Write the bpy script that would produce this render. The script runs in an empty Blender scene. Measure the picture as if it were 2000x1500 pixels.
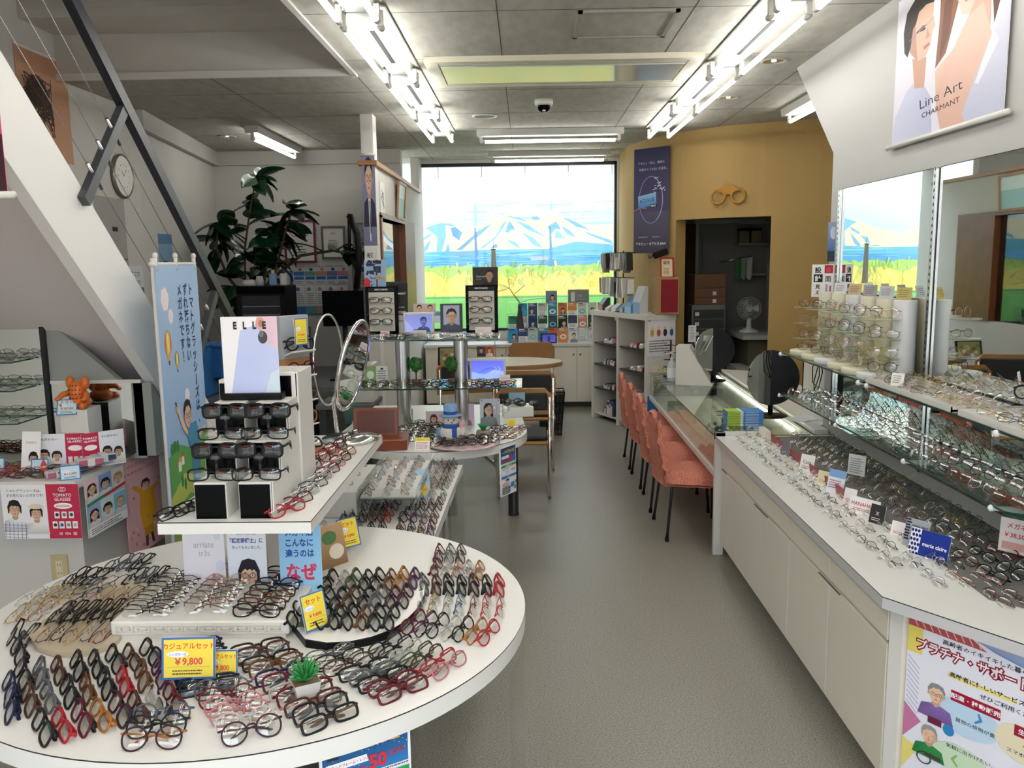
import bpy, bmesh, math, random
from mathutils import Vector, Matrix, Euler
random.seed(7)
S = bpy.context.scene
COL = S.collection
PI = math.pi
# ------------------------------------------------------------------ camera
F, YAW, PIT, ROL, CH = 1650.0, 0.01835, 0.1452, -0.0142, 1.65
_cy, _sy, _cp, _sp = math.cos(YAW), math.sin(YAW), math.cos(PIT), math.sin(PIT)
_fw = Vector((-_sy*_cp, _cy*_cp, -_sp)); _rt = Vector((_cy, _sy, 0)); _up = _rt.cross(_fw)
_c, _s = math.cos(ROL), math.sin(ROL)
_rt, _up = _c*_rt + _s*_up, -_s*_rt + _c*_up
CAM = Vector((0, 0, CH))
cd = bpy.data.cameras.new('camera'); cam = bpy.data.objects.new('camera', cd); COL.objects.link(cam)
cd.sensor_width = 36; cd.lens = F*36/2000; cd.clip_start = 0.05; cd.clip_end = 100
cam.matrix_world = Matrix(((_rt.x, _up.x, -_fw.x, 0), (_rt.y, _up.y, -_fw.y, 0), (_rt.z, _up.z, -_fw.z, CH), (0, 0, 0, 1)))
S.camera = cam
def at(px, py, x=None, y=None, z=None):
    """where the sight line through a pixel of the 2000x1500 photograph meets a plane of the room"""
    d = _fw + _rt*((px-1000)/F) - _up*((py-750)/F)
    t = (x-CAM.x)/d.x if x is not None else (y-CAM.y)/d.y if y is not None else (z-CAM.z)/d.z
    return CAM + d*t
# ------------------------------------------------------------------ light
S.view_settings.view_transform = 'Standard'; S.view_settings.look = 'None'
S.view_settings.exposure = 0.6; S.view_settings.gamma = 1.0
S.view_settings.use_curve_mapping = False
W = bpy.data.worlds.new('world'); S.world = W; W.use_nodes = True
wn = W.node_tree.nodes; wl = W.node_tree.links
bg = wn['Background']; bg.inputs[0].default_value = (0.78, 0.88, 1.0, 1); bg.inputs[1].default_value = 4.6
SUN = bpy.data.lights.new('sun', 'SUN'); SUN.energy = 5.0; SUN.angle = 0.01; SUN.color = (1, .95, .86)
so = bpy.data.objects.new('sun', SUN); COL.objects.link(so)
so.rotation_euler = Vector((0.30, 0.80, -1.44)).to_track_quat('-Z', 'Y').to_euler()
TUBE_E = 12.0          # glow of the ceiling tubes
for nm, loc, rot, sx, sz in (('shopfront_portal', (-.3, -1.45, 1.3), (PI/2, 0, 0), 4.4, 2.5), ('rear_window_portal', (-.12, 9.95, 1.7), (-PI/2, 0, 0), 2.3, 2.0)):
    L = bpy.data.lights.new(nm, 'AREA'); L.shape = 'RECTANGLE'; L.size = sx; L.size_y = sz; L.cycles.is_portal = True
    o = bpy.data.objects.new(nm, L); COL.objects.link(o); o.location = loc; o.rotation_euler = rot
cy = S.cycles
cy.max_bounces = 10; cy.diffuse_bounces = 4; cy.glossy_bounces = 5; cy.transmission_bounces = 8; cy.transparent_max_bounces = 40
cy.caustics_reflective = False; cy.caustics_refractive = False; cy.sample_clamp_indirect = 6.0; cy.sample_clamp_direct = 0
# ------------------------------------------------------------------ materials
def lin(h):
    h = h.lstrip('#')
    v = [int(h[i:i+2], 16)/255 for i in (0, 2, 4)]
    return tuple(c/12.92 if c <= .04045 else ((c+.055)/1.055)**2.4 for c in v)
_mats = {}
def mat(name, hexc='#808080', rough=.5, metal=0, var=0.0, scale=8, bump=0.0, emit=0, spec=None, coat=0, stretch=None, alpha=1):
    if name in _mats: return _mats[name]
    m = bpy.data.materials.new(name); m.use_nodes = True; _mats[name] = m
    n, l = m.node_tree.nodes, m.node_tree.links; p = n['Principled BSDF']
    c = lin(hexc); p.inputs['Base Color'].default_value = (*c, 1); p.inputs['Roughness'].default_value = rough; p.inputs['Metallic'].default_value = metal
    if spec is not None: p.inputs['Specular IOR Level'].default_value = spec
    if coat: p.inputs['Coat Weight'].default_value = coat
    if alpha < 1: p.inputs['Alpha'].default_value = alpha
    if emit: p.inputs['Emission Color'].default_value = (*c, 1); p.inputs['Emission Strength'].default_value = emit
    if var or bump:
        tc = n.new('ShaderNodeTexCoord'); mp = n.new('ShaderNodeMapping'); nz = n.new('ShaderNodeTexNoise')
        l.new(tc.outputs['Object'], mp.inputs[0]); l.new(mp.outputs[0], nz.inputs['Vector'])
        if stretch: mp.inputs['Scale'].default_value = stretch
        nz.inputs['Scale'].default_value = scale; nz.inputs['Detail'].default_value = 5
        if var:
            r = n.new('ShaderNodeValToRGB'); l.new(nz.outputs[0], r.inputs[0])
            r.color_ramp.elements[0].position = .3; r.color_ramp.elements[1].position = .7
            r.color_ramp.elements[0].color = (*[x*(1-var) for x in c], 1); r.color_ramp.elements[1].color = (*[min(1, x*(1+var)) for x in c], 1)
            l.new(r.outputs[0], p.inputs['Base Color'])
        if bump:
            b = n.new('ShaderNodeBump'); b.inputs['Strength'].default_value = bump; b.inputs['Distance'].default_value = .01
            l.new(nz.outputs[0], b.inputs['Height']); l.new(b.outputs[0], p.inputs['Normal'])
    return m
def clear(name, hexc, rough=0.0, ior=1.5, tint=1.0, gloss=1.0):
    """thin clear sheet: see-through with a Fresnel reflection"""
    if name in _mats: return _mats[name]
    m = bpy.data.materials.new(name); m.use_nodes = True; _mats[name] = m
    n, l = m.node_tree.nodes, m.node_tree.links; n.remove(n['Principled BSDF'])
    t = n.new('ShaderNodeBsdfTransparent'); g = n.new('ShaderNodeBsdfGlossy'); f = n.new('ShaderNodeFresnel'); x = n.new('ShaderNodeMixShader')
    t.inputs[0].default_value = (*lin(hexc), 1); g.inputs['Roughness'].default_value = rough; g.inputs['Color'].default_value = (gloss, gloss, gloss, 1)
    f.inputs[0].default_value = ior
    geo = n.new('ShaderNodeNewGeometry'); inv = n.new('ShaderNodeMath'); inv.operation = 'DIVIDE'; inv.inputs[0].default_value = 1; inv.inputs[1].default_value = ior
    mx = n.new('ShaderNodeMix'); l.new(geo.outputs['Backfacing'], mx.inputs[0]); mx.inputs[2].default_value = ior; mx.inputs[3].default_value = ior
    l.new(mx.outputs[0], f.inputs[0])
    # the Fresnel node inverts the index on back faces; feed it the inverse there so both sides act as a thin sheet
    l.new(inv.outputs[0], mx.inputs[3])
    l.new(f.outputs[0], x.inputs[0]); l.new(t.outputs[0], x.inputs[1]); l.new(g.outputs[0], x.inputs[2]); l.new(x.outputs[0], n['Material Output'].inputs[0])
    return m
def colmat(name, rough, emit=0, spec=.4):
    m = bpy.data.materials.new(name); m.use_nodes = True; _mats[name] = m
    n, l = m.node_tree.nodes, m.node_tree.links; p = n['Principled BSDF']; a = n.new('ShaderNodeAttribute'); a.attribute_name = 'Col'
    p.inputs['Roughness'].default_value = rough; p.inputs['Specular IOR Level'].default_value = spec
    if emit:
        p.inputs['Base Color'].default_value = (.01, .01, .01, 1); l.new(a.outputs[0], p.inputs['Emission Color']); p.inputs['Emission Strength'].default_value = emit
    else: l.new(a.outputs[0], p.inputs['Base Color'])
    return m
PAPER = colmat('printed_paper', .55); GLOSSY = colmat('glossy_print', .22); SCREEN = colmat('lit_screen', .2, .9); PAINT = colmat('mural_paint', .6)
white = mat('white_laminate', '#dcdad4', .35); wall_m = mat('wall_paint', '#d2cfc9', .8, var=.03, scale=3, bump=.04)
cream = mat('cream_laminate', '#e9e2d3', .4, var=.02, scale=2); steel = mat('brushed_steel', '#c9c9c9', .22, 1); chrome = mat('chrome', '#e6e6e6', .06, 1)
black = mat('black_plastic', '#0d0d0f', .4, spec=.2); blackgloss = mat('black_gloss', '#050507', .15, spec=.06); dark = mat('dark_grey', '#2b2c2f', .5)
wood = mat('light_wood', '#a8794b', .45, var=.18, scale=6, stretch=(1, 1, 12)); woodb = mat('brown_wood', '#7a4526', .4, var=.2, scale=6, stretch=(12, 1, 1))
glass = clear('shelf_glass', '#e9f4ef', ior=1.45); glassedge = mat('glass_edge', '#0f3f35', .15, spec=.8); acryl = clear('clear_acrylic', '#f4f6f6', ior=1.4)
mirror = mat('mirror_glass', '#e4e9e6', .015, 1)
# ------------------------------------------------------------------ mesh builder
class MB:
    def __init__(s): s.v = []; s.f = []; s.mi = []; s.sm = []
    def add(s, vs, fs, mi=0, smooth=False, M=None):
        o = len(s.v); s.v += [tuple(M @ Vector(p)) if M else tuple(p) for p in vs]
        for f in fs: s.f.append([i+o for i in f]); s.mi.append(mi); s.sm.append(smooth)
        return s
    def box(s, x0, x1, y0, y1, z0, z1, mi=0, M=None, b=0):
        if b:
            b = min(b, (x1-x0)*.45, (y1-y0)*.45, (z1-z0)*.45); vs = []; X = (x0, x1); Y = (y0, y1); Z = (z0, z1); idx = {}
            for i in (0, 1):
                for j in (0, 1):
                    for k in (0, 1):
                        sx, sy, sz = (1-2*i)*b, (1-2*j)*b, (1-2*k)*b
                        for a, p in enumerate(((X[i], Y[j]+sy, Z[k]+sz), (X[i]+sx, Y[j], Z[k]+sz), (X[i]+sx, Y[j]+sy, Z[k]))):
                            idx[i, j, k, a] = len(vs); vs.append(p)
            fs = [[idx[0, 0, 0, 0], idx[0, 0, 1, 0], idx[0, 1, 1, 0], idx[0, 1, 0, 0]], [idx[1, 0, 0, 0], idx[1, 1, 0, 0], idx[1, 1, 1, 0], idx[1, 0, 1, 0]],
                  [idx[0, 0, 0, 1], idx[1, 0, 0, 1], idx[1, 0, 1, 1], idx[0, 0, 1, 1]], [idx[0, 1, 0, 1], idx[0, 1, 1, 1], idx[1, 1, 1, 1], idx[1, 1, 0, 1]],
                  [idx[0, 0, 0, 2], idx[0, 1, 0, 2], idx[1, 1, 0, 2], idx[1, 0, 0, 2]], [idx[0, 0, 1, 2], idx[1, 0, 1, 2], idx[1, 1, 1, 2], idx[0, 1, 1, 2]]]
            for k in (0, 1):
                for j in (0, 1): fs.append([idx[0, j, k, 1], idx[0, j, k, 2], idx[1, j, k, 2], idx[1, j, k, 1]])
                for i in (0, 1): fs.append([idx[i, 0, k, 0], idx[i, 0, k, 2], idx[i, 1, k, 2], idx[i, 1, k, 0]])
            for i in (0, 1):
                for j in (0, 1): fs.append([idx[i, j, 0, 0], idx[i, j, 0, 1], idx[i, j, 1, 1], idx[i, j, 1, 0]])
            for i in (0, 1):
                for j in (0, 1):
                    for k in (0, 1): fs.append([idx[i, j, k, 0], idx[i, j, k, 1], idx[i, j, k, 2]])
            return s.add(vs, fs, mi, False, M)
        vs = [(x0, y0, z0), (x1, y0, z0), (x1, y1, z0), (x0, y1, z0), (x0, y0, z1), (x1, y0, z1), (x1, y1, z1), (x0, y1, z1)]
        return s.add(vs, [[0, 3, 2, 1], [4, 5, 6, 7], [0, 1, 5, 4], [1, 2, 6, 5], [2, 3, 7, 6], [3, 0, 4, 7]], mi, False, M)
    def prism(s, pts, h0, h1, mi=0, ax='z', M=None, side=None):
        """polygon pts extruded along an axis"""
        n = len(pts); g = {'z': lambda a, b, h: (a, b, h), 'y': lambda a, b, h: (a, h, b), 'x': lambda a, b, h: (h, a, b)}[ax]
        s.add([g(*p, h0) for p in pts]+[g(*p, h1) for p in pts], [list(range(n))[::-1], list(range(n, 2*n))], mi, False, M)
        return s.add([g(*p, h0) for p in pts]+[g(*p, h1) for p in pts], [[i, (i+1) % n, n+(i+1) % n, n+i] for i in range(n)], mi if side is None else side, n > 16, M)
    def tube(s, path, r, n=8, mi=0, caps=True, closed=False, M=None, flat=1.0):
        P = [Vector(p) for p in path]; k = len(P); R = r if isinstance(r, (list, tuple)) else [r]*k
        vs = []; up = None
        for i, p in enumerate(P):
            t = (P[(i+1) % k]-P[i-1]) if closed or 0 < i < k-1 else (P[1]-P[0] if i == 0 else P[-1]-P[-2])
            t.normalize()
            if up is None: up = Vector((0, 0, 1)) if abs(t.z) < .9 else Vector((1, 0, 0))
            a = t.cross(up)
            if a.length < 1e-6: a = t.cross(Vector((0, 1, 0.01)))
            a.normalize(); b = a.cross(t); up = b
            for j in range(n):
                w = 2*PI*j/n; vs.append(p+(a*math.cos(w)+b*math.sin(w)*flat)*R[i])
        fs = [[i*n+j, i*n+(j+1) % n, ((i+1) % k)*n+(j+1) % n, ((i+1) % k)*n+j] for i in range(k if closed else k-1) for j in range(n)]
        if caps and not closed: fs += [list(range(n))[::-1], [(k-1)*n+j for j in range(n)]]
        return s.add(vs, fs, mi, n > 4, M)
    def cyl(s, c, r, z0, z1, n=24, mi=0, M=None, r2=None):
        return s.lathe([(0, z0), (r, z0), (r if r2 is None else r2, z1), (0, z1)], c, n, mi, M, smooth=False)
    def lathe(s, prof, c=(0, 0), n=24, mi=0, M=None, smooth=True, a0=0, a1=2*PI):
        vs = []; full = abs(a1-a0-2*PI) < 1e-6; m = n if full else n+1
        for r, z in prof:
            for j in range(m):
                w = a0+(a1-a0)*j/n; vs.append((c[0]+r*math.cos(w), c[1]+r*math.sin(w), z))
        fs = [[i*m+j, i*m+(j+1) % m, (i+1)*m+(j+1) % m, (i+1)*m+j] for i in range(len(prof)-1) for j in range(n)]
        return s.add(vs, fs, mi, smooth, M)
    def ell(s, c, r, n=16, mi=0, M=None):
        vs = [(c[0], c[1], c[2]-r[2])]; k = n//2
        for i in range(1, k):
            a = -PI/2+PI*i/k
            for j in range(n):
                w = 2*PI*j/n; vs.append((c[0]+r[0]*math.cos(a)*math.cos(w), c[1]+r[1]*math.cos(a)*math.sin(w), c[2]+r[2]*math.sin(a)))
        vs.append((c[0], c[1], c[2]+r[2])); L = len(vs)-1
        fs = [[0, 1+(j+1) % n, 1+j] for j in range(n)]+[[L, L-n+j, L-n+(j+1) % n] for j in range(n)]
        fs += [[1+i*n+j, 1+i*n+(j+1) % n, 1+(i+1)*n+(j+1) % n, 1+(i+1)*n+j] for i in range(k-2) for j in range(n)]
        return s.add(vs, fs, mi, True, M)
    def mesh(s, name, mats):
        me = bpy.data.meshes.new(name); me.from_pydata(s.v, [], s.f)
        for m in (mats if isinstance(mats, (list, tuple)) else [mats]): me.materials.append(m)
        me.polygons.foreach_set('material_index', s.mi); me.polygons.foreach_set('use_smooth', s.sm); me.validate(); me.update(); return me
def tag(o, label=None, cat=None, group=None, kind=None):
    if label: o['label'] = label
    if cat: o['category'] = cat
    if group: o['group'] = group
    if kind: o['kind'] = kind
    return o
def link(name, me, parent=None, loc=None, rot=None):
    o = bpy.data.objects.new(name, me); COL.objects.link(o)
    if parent: o.parent = parent
    if loc is not None: o.location = loc
    if rot is not None: o.rotation_euler = rot
    return o
def obj(name, mb, mats, parent=None, loc=None, rot=None, label=None, cat=None, group=None, kind=None):
    return tag(link(name, mb.mesh(name, mats), parent, loc, rot), label, cat, group, kind)
def thing(name, label, cat, loc=(0, 0, 0), rotz=0, group=None):
    return tag(link(name, None, None, loc, (0, 0, rotz)), label, cat, group)
def struct(name, mb, mats, **k): return obj(name, mb, mats, kind='structure', **k)
def copytree(o, parent=None):
    c = o.copy(); COL.objects.link(c)
    if parent: c.parent = parent
    for ch in list(o.children): copytree(ch, c)
    return c
def B(*a, **k): return MB().box(*a, **k)
def arc(cx, cy, r, a0, a1, n): return [(cx+r*math.cos(a0+(a1-a0)*i/n), cy+r*math.sin(a0+(a1-a0)*i/n)) for i in range(n+1)]
def wrap(p, q):
    """planar rotation about z taking local +x to the direction p->q"""
    return math.atan2(q[1]-p[1], q[0]-p[0])
# ------------------------------------------------------------------ printed matter
_gl = {}
def glyphs(s, bold):
    k = (s, bold)
    if k not in _gl:
        c = bpy.data.curves.new('lettering', 'FONT'); c.body = s; c.resolution_u = 1 if len(s) > 12 else 2; c.offset = bold
        o = bpy.data.objects.new('lettering', c); m = bpy.data.meshes.new_from_object(o)
        _gl[k] = ([tuple(v.co[:2]) for v in m.vertices], [list(p.vertices) for p in m.polygons])
        bpy.data.objects.remove(o); bpy.data.curves.remove(c); bpy.data.meshes.remove(m)
    return _gl[k]
class Print:
    """flat artwork drawn in design units (y down); built as one sheet facing -y with its foot at z = 0"""
    def __init__(s, w, h, W, H, bg='#ffffff', th=.002):
        s.w, s.h, s.W, s.H, s.th = w, h, W, H, th; s.v = []; s.f = []; s.c = []; s.k = 0
        s.box(bg)
    def box(s, bg):
        w, h, t = s.w/2, s.h, s.th
        s.v += [(-w, 0, 0), (w, 0, 0), (w, t, 0), (-w, t, 0), (-w, 0, h), (w, 0, h), (w, t, h), (-w, t, h)]
        s.f += [[0, 3, 2, 1], [4, 5, 6, 7], [0, 1, 5, 4], [1, 2, 6, 5], [2, 3, 7, 6], [3, 0, 4, 7]]; s.c += [[lin(bg)]*4]*6
    def P(s, x, y): return ((x/s.W-.5)*s.w, -s.k*4e-5, (1-y/s.H)*s.h)
    def poly(s, pts, c, c2=None):
        """polygon; with c2 the colour runs from c (first half of the points) to c2"""
        s.k += 1; o = len(s.v); n = len(pts)
        W, H = s.W, s.H
        s.v += [s.P(min(max(x, 0), W), min(max(y, 0), H)) for x, y in pts]; s.f.append(list(range(o, o+n)))
        a = lin(c); b = lin(c2) if c2 else a
        s.c.append([a if i < n/2 else b for i in range(n)]); return s
    def rect(s, x0, y0, x1, y1, c, c2=None): return s.poly([(x0, y0), (x1, y0), (x1, y1), (x0, y1)], c, c2)
    def ell(s, cx, cy, rx, ry, c, n=20, a0=0, a1=360, rot=0):
        cr, sr = math.cos(math.radians(rot)), math.sin(math.radians(rot)); pts = []
        m = n if a1-a0 >= 360 else n+1
        for i in range(m):
            w = math.radians(a0+(a1-a0)*i/n); x, y = rx*math.cos(w), ry*math.sin(w); pts.append((cx+x*cr-y*sr, cy+x*sr+y*cr))
        return s.poly(pts, c)
    def ring(s, cx, cy, rx, ry, t, c, n=18, a0=0, a1=360, rot=0):
        s.k += 1; cr, sr = math.cos(math.radians(rot)), math.sin(math.radians(rot)); q = []
        for i in range(n+1):
            w = math.radians(a0+(a1-a0)*i/n)
            for d in (0, t):
                x, y = (rx-d)*math.cos(w), (ry-d)*math.sin(w); q.append(s.P(min(max(cx+x*cr-y*sr, 0), s.W), min(max(cy+x*sr+y*cr, 0), s.H)))
        o = len(s.v); s.v += q; col = lin(c)
        for i in range(n): s.f.append([o+2*i, o+2*i+1, o+2*i+3, o+2*i+2]); s.c.append([col]*4)
        return s
    def line(s, pts, t, c):
        s.k += 1; n = len(pts); col = lin(c); q = []
        for i, (x, y) in enumerate(pts):
            a = pts[max(i-1, 0)]; b = pts[min(i+1, n-1)]; dx, dy = b[0]-a[0], b[1]-a[1]; L = math.hypot(dx, dy) or 1
            ti = t*(1 if n < 3 or 0 < i < n-1 else .6)
            for sg in (1, -1): q.append(s.P(min(max(x-dy/L*ti/2*sg, 0), s.W), min(max(y+dx/L*ti/2*sg, 0), s.H)))
        o = len(s.v); s.v += q
        for i in range(n-1): s.f.append([o+2*i, o+2*i+1, o+2*i+3, o+2*i+2]); s.c.append([col]*4)
        return s
    def text(s, t, x, y, size, c, al='l', bold=0.0, vert=False, rot=0, sx=1.0, gap=0):
        """baseline at (x, y); vert stacks the characters downward"""
        if vert:
            for i, ch in enumerate(t):
                if ch != ' ': s.text(ch, x, y+size*(i+1)*(1+gap), size, c, 'c', bold, rot=90 if ch in 'ー' else 0)
            return s
        V, Fs = glyphs(t, bold)
        if not V: return s
        s.k += 1; o = len(s.v); x0 = min(v[0] for v in V); x1 = max(v[0] for v in V)
        off = {'l': 0, 'c': -(x0+x1)/2, 'r': -x1}[al]; col = lin(c); cr, sr = math.cos(math.radians(rot)), math.sin(math.radians(rot))
        for vx, vy in V:
            a, b = (vx+off)*size*sx, -vy*size
            if rot == 90: a, b = (vx+off)*size*sx, (-vy+.38)*size; a, b = -b, a-.38*size
            else: a, b = a*cr-b*sr, a*sr+b*cr
            s.v.append(s.P(min(max(x+a, 0), s.W), min(max(y+b, 0), s.H)))
        for f in Fs: s.f.append([o+i for i in f]); s.c.append([col]*len(f))
        return s
    def lines(s, x0, x1, y, n, dy, c, t=.4, ragged=.25, rnd=None):
        """small print, as rows of dashes"""
        r = rnd or random.Random(int(x0*7+y*13))
        for i in range(n):
            x = x0; e = x1-(x1-x0)*ragged*r.random()
            while x < e:
                d = (x1-x0)*(.03+.07*r.random()); s.rect(x, y+i*dy, min(x+d, e), y+i*dy+dy*t, c); x += d+(x1-x0)*.015
        return s
    def person(s, cx, cy, r, hair='#1b1714', skin='#e3b99b', cloth='#59647a', style='short', glasses='#2a1a18', turn=0.0, body=True, bodyw=2.0):
        """head of radius r centred at (cx, cy), neck and shoulders below, printed in flat tones"""
        def dk(h, f): return '#%02x%02x%02x' % tuple(int(max(0, min(255, int(h[i:i+2], 16)*f))) for i in (1, 3, 5))
        t = turn*r
        if style in ('long', 'bob'):
            L = 2.3 if style == 'long' else 1.15
            s.poly([(cx-r*.95, cy-r*.2), (cx-r*.7, cy-r*1.1), (cx, cy-r*1.38), (cx+r*.7, cy-r*1.1), (cx+r*.95, cy-r*.2), (cx+r*1.05, cy+r*L), (cx-r*1.05, cy+r*L)], hair)
        if body:
            b = bodyw
            s.poly([(cx-r*.38, cy+r*.8), (cx+r*.38, cy+r*.8), (cx+r*.5, cy+r*1.6), (cx-r*.5, cy+r*1.6)], dk(skin, .85))
            s.poly([(cx-r*.5, cy+r*1.35), (cx, cy+r*1.75), (cx+r*.5, cy+r*1.35), (cx+r*b*.8, cy+r*1.75), (cx+r*b, cy+r*3.4), (cx-r*b, cy+r*3.4), (cx-r*b*.8, cy+r*1.75)], cloth, dk(cloth, .85))
        s.ell(cx-r*.82, cy+r*.08, r*.16, r*.24, dk(skin, .85)); s.ell(cx+r*.82, cy+r*.08, r*.16, r*.24, dk(skin, .85))
        s.poly([(cx-r*.8, cy-r*.5), (cx-r*.5, cy-r*1.05), (cx, cy-r*1.2), (cx+r*.5, cy-r*1.05), (cx+r*.8, cy-r*.5), (cx+r*.78, cy+r*.3), (cx+r*.55, cy+r*.85), (cx+t*.3+r*.2, cy+r*1.14), (cx+t*.3-r*.2, cy+r*1.14), (cx-r*.55, cy+r*.85), (cx-r*.78, cy+r*.3)], skin)
        s.poly([(cx+r*.8, cy-r*.5), (cx+r*.78, cy+r*.3), (cx+r*.55, cy+r*.85), (cx+t*.3+r*.2, cy+r*1.14), (cx+r*.42, cy+r*.4), (cx+r*.5, cy-r*.3)], dk(skin, .9))
        if style == 'short':
            s.poly([(cx-r*.86, cy+r*.05), (cx-r*.98, cy-r*.6), (cx-r*.6, cy-r*1.3), (cx+r*.1, cy-r*1.48), (cx+r*.7, cy-r*1.25), (cx+r*.98, cy-r*.55), (cx+r*.86, cy+r*.05), (cx+r*.76, cy-r*.45), (cx+r*.5, cy-r*.72), (cx+r*.2, cy-r*.9), (cx-r*.1, cy-r*.72), (cx-r*.3, cy-r*.86), (cx-r*.5, cy-r*.55), (cx-r*.74, cy-r*.4)], hair)
        elif style == 'bangs' or style == 'bob':
            s.poly([(cx-r*1.0, cy+r*.7), (cx-r*1.06, cy-r*.4), (cx-r*.65, cy-r*1.25), (cx, cy-r*1.42), (cx+r*.65, cy-r*1.25), (cx+r*1.06, cy-r*.4), (cx+r*1.0, cy+r*.7), (cx+r*.8, cy+r*.5), (cx+r*.74, cy-r*.25), (cx+r*.5, cy-r*.5), (cx+r*.3, cy-r*.36), (cx+r*.1, cy-r*.55), (cx-r*.15, cy-r*.38), (cx-r*.35, cy-r*.56), (cx-r*.55, cy-r*.4), (cx-r*.74, cy-r*.25), (cx-r*.8, cy+r*.5)], hair)
        else:
            s.poly([(cx-r*.92, cy+r*.5), (cx-r*1.0, cy-r*.5), (cx-r*.6, cy-r*1.28), (cx, cy-r*1.42), (cx+r*.6, cy-r*1.28), (cx+r*1.0, cy-r*.5), (cx+r*.92, cy+r*.5), (cx+r*.72, cy-r*.35), (cx+r*.15, cy-r*.98), (cx-r*.72, cy-r*.2)], hair)
        for sg in (-1, 1):
            ex = cx+t*.35+sg*r*.36
            s.ell(ex, cy+r*.02, r*.15, r*.07, '#f4efe9', 10); s.ell(ex, cy+r*.02, r*.07, r*.07, '#20150f', 8)
            s.poly([(ex-r*.18, cy-r*.2), (ex, cy-r*.26), (ex+r*.18, cy-r*.2), (ex, cy-r*.2)], dk(hair, 1.2))
            if glasses: s.ring(ex, cy+r*.04, r*.31, r*.22, r*.05, glasses, 14)
        if glasses: s.rect(cx+t*.35-r*.07, cy-r*.04, cx+t*.35+r*.07, cy+r*.01, glasses)
        s.poly([(cx+t*.5, cy+r*.05), (cx+t*.5+r*.13, cy+r*.42), (cx+t*.5-r*.1, cy+r*.45)], dk(skin, .82))
        s.poly([(cx+t*.4-r*.24, cy+r*.68), (cx+t*.4, cy+r*.64), (cx+t*.4+r*.24, cy+r*.68), (cx+t*.4, cy+r*.8)], '#b4605a')
        return s
    def specs(s, cx, cy, w, c='#2a2326', t=None):
        t = t or w*.025
        for sg in (-1, 1): s.ring(cx+sg*w*.27, cy, w*.2, w*.14, t, c, 16)
        s.line([(cx-w*.07, cy-w*.03), (cx, cy-w*.06), (cx+w*.07, cy-w*.03)], t, c); s.line([(cx+w*.47, cy-w*.05), (cx+w*.62, cy-w*.14)], t, c); return s
    def mesh(s, name, m=None):
        me = bpy.data.meshes.new(name); me.from_pydata(s.v, [], s.f); me.materials.append(m or PAPER)
        ca = me.color_attributes.new('Col', 'FLOAT_COLOR', 'CORNER'); buf = []
        for cs in s.c:
            for c in cs: buf += [*c, 1.0]
        ca.data.foreach_set('color', buf); return me
    def put(s, name, loc, rz=0, tilt=0, label=None, cat=None, group=None, m=None, parent=None, roll=0):
        o = link(name, s.mesh(name, m), parent); o.matrix_local = Matrix.Translation(loc) @ Matrix.Rotation(rz, 4, 'Z') @ Matrix.Rotation(-tilt, 4, 'X') @ Matrix.Rotation(roll, 4, 'Y')
        return tag(o, label, cat, group)
def face_to(p, q):
    """heading for a sheet whose lower edge runs from p (its left end as read) to q"""
    return math.atan2(q[1]-p[1], q[0]-p[0])
# ------------------------------------------------------------------ the setting
ZC = 2.79
floor_m = mat('speckled_vinyl', '#8b877c', .36, var=.45, scale=160, bump=.05)
struct('floor', B(-3.4, 3.4, -1.6, 10, -.1, 0), floor_m)
ceil_m = mat('ceiling_board', '#b3b0a6', .85, var=.12, scale=18, bump=.12, stretch=(1, .35, 1)); joint = mat('ceiling_joint', '#4c4a44', .9)
m = MB(); m.prism([(-1.035, -1.6), (3.4, -1.6), (3.4, 10), (-1.3, 10), (-3.4, 10), (-3.4, 5.37), (-1.035, 5.37)], ZC, ZC+.12)
for k in range(-2, 4):
    x = -.12+.91*k; m.box(x-.0025, x+.0025, 5.4 if x < -1.2 else -1.5, 9.8, ZC-.0008, ZC+.001, 1)
for k in range(-6, 7):
    y = 4.1+.91*k; m.box(-1.03 if y < 5.37 else -3.2, 3, y-.002, y+.002, ZC-.0008, ZC+.001, 1)
struct('ceiling', m, [ceil_m, joint])
m = MB(); m.box(-2.87, -1.035, 5.362, 5.45, ZC+.0005, 3.05); m.box(-2.87, -1.036, 5.0, 5.44, 3.051, 3.1); m.box(-2.87, -1.037, 5.002, 5.1, 3.101, 3.62)
m.box(-1.034, -1.0, -1.5, 5.37, ZC+.1205, 3.62); m.box(-3.4, -1.0, -1.6, 5.1, 3.62, 3.74)
struct('ceiling_stairwell', m, mat('stairwell_paint', '#c9c4be', .85, var=.03))
m = B(-1.05, -1.02, -1.5, 5.4, ZC-.012, ZC+.02); m.box(-2.87, -1.03, 5.345, 5.361, ZC-.012, ZC+.03); struct('trim_1', m, white)
struct('roof', B(-3.5, 3.5, -1.6, 10.05, 3.75, 6.9), wall_m)  # unseen block, raised this high to keep sky light off the mural
m = MB(); m.box(-3.0, -2.87, -1.6, 6.4, 0, 3.62); m.prism([(-2.87, 6.4), (-3.2, 8.88), (-3.4, 8.88), (-3.4, 6.4)], 0, ZC); struct('wall_left', m, wall_m)
struct('wall_back', B(-3.4, -1.27, 8.85, 8.97, 0, ZC), wall_m)
m = MB(); m.prism([(-2.86, 6.4), (-3.19, 8.86), (-3.19+.05, 8.86), (-2.81, 6.4)], ZC-.14, ZC-.0015); m.box(-3.15, -1.28, 8.81, 8.85, ZC-.14, ZC-.0015); struct('trim_2', m, wall_m)
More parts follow.
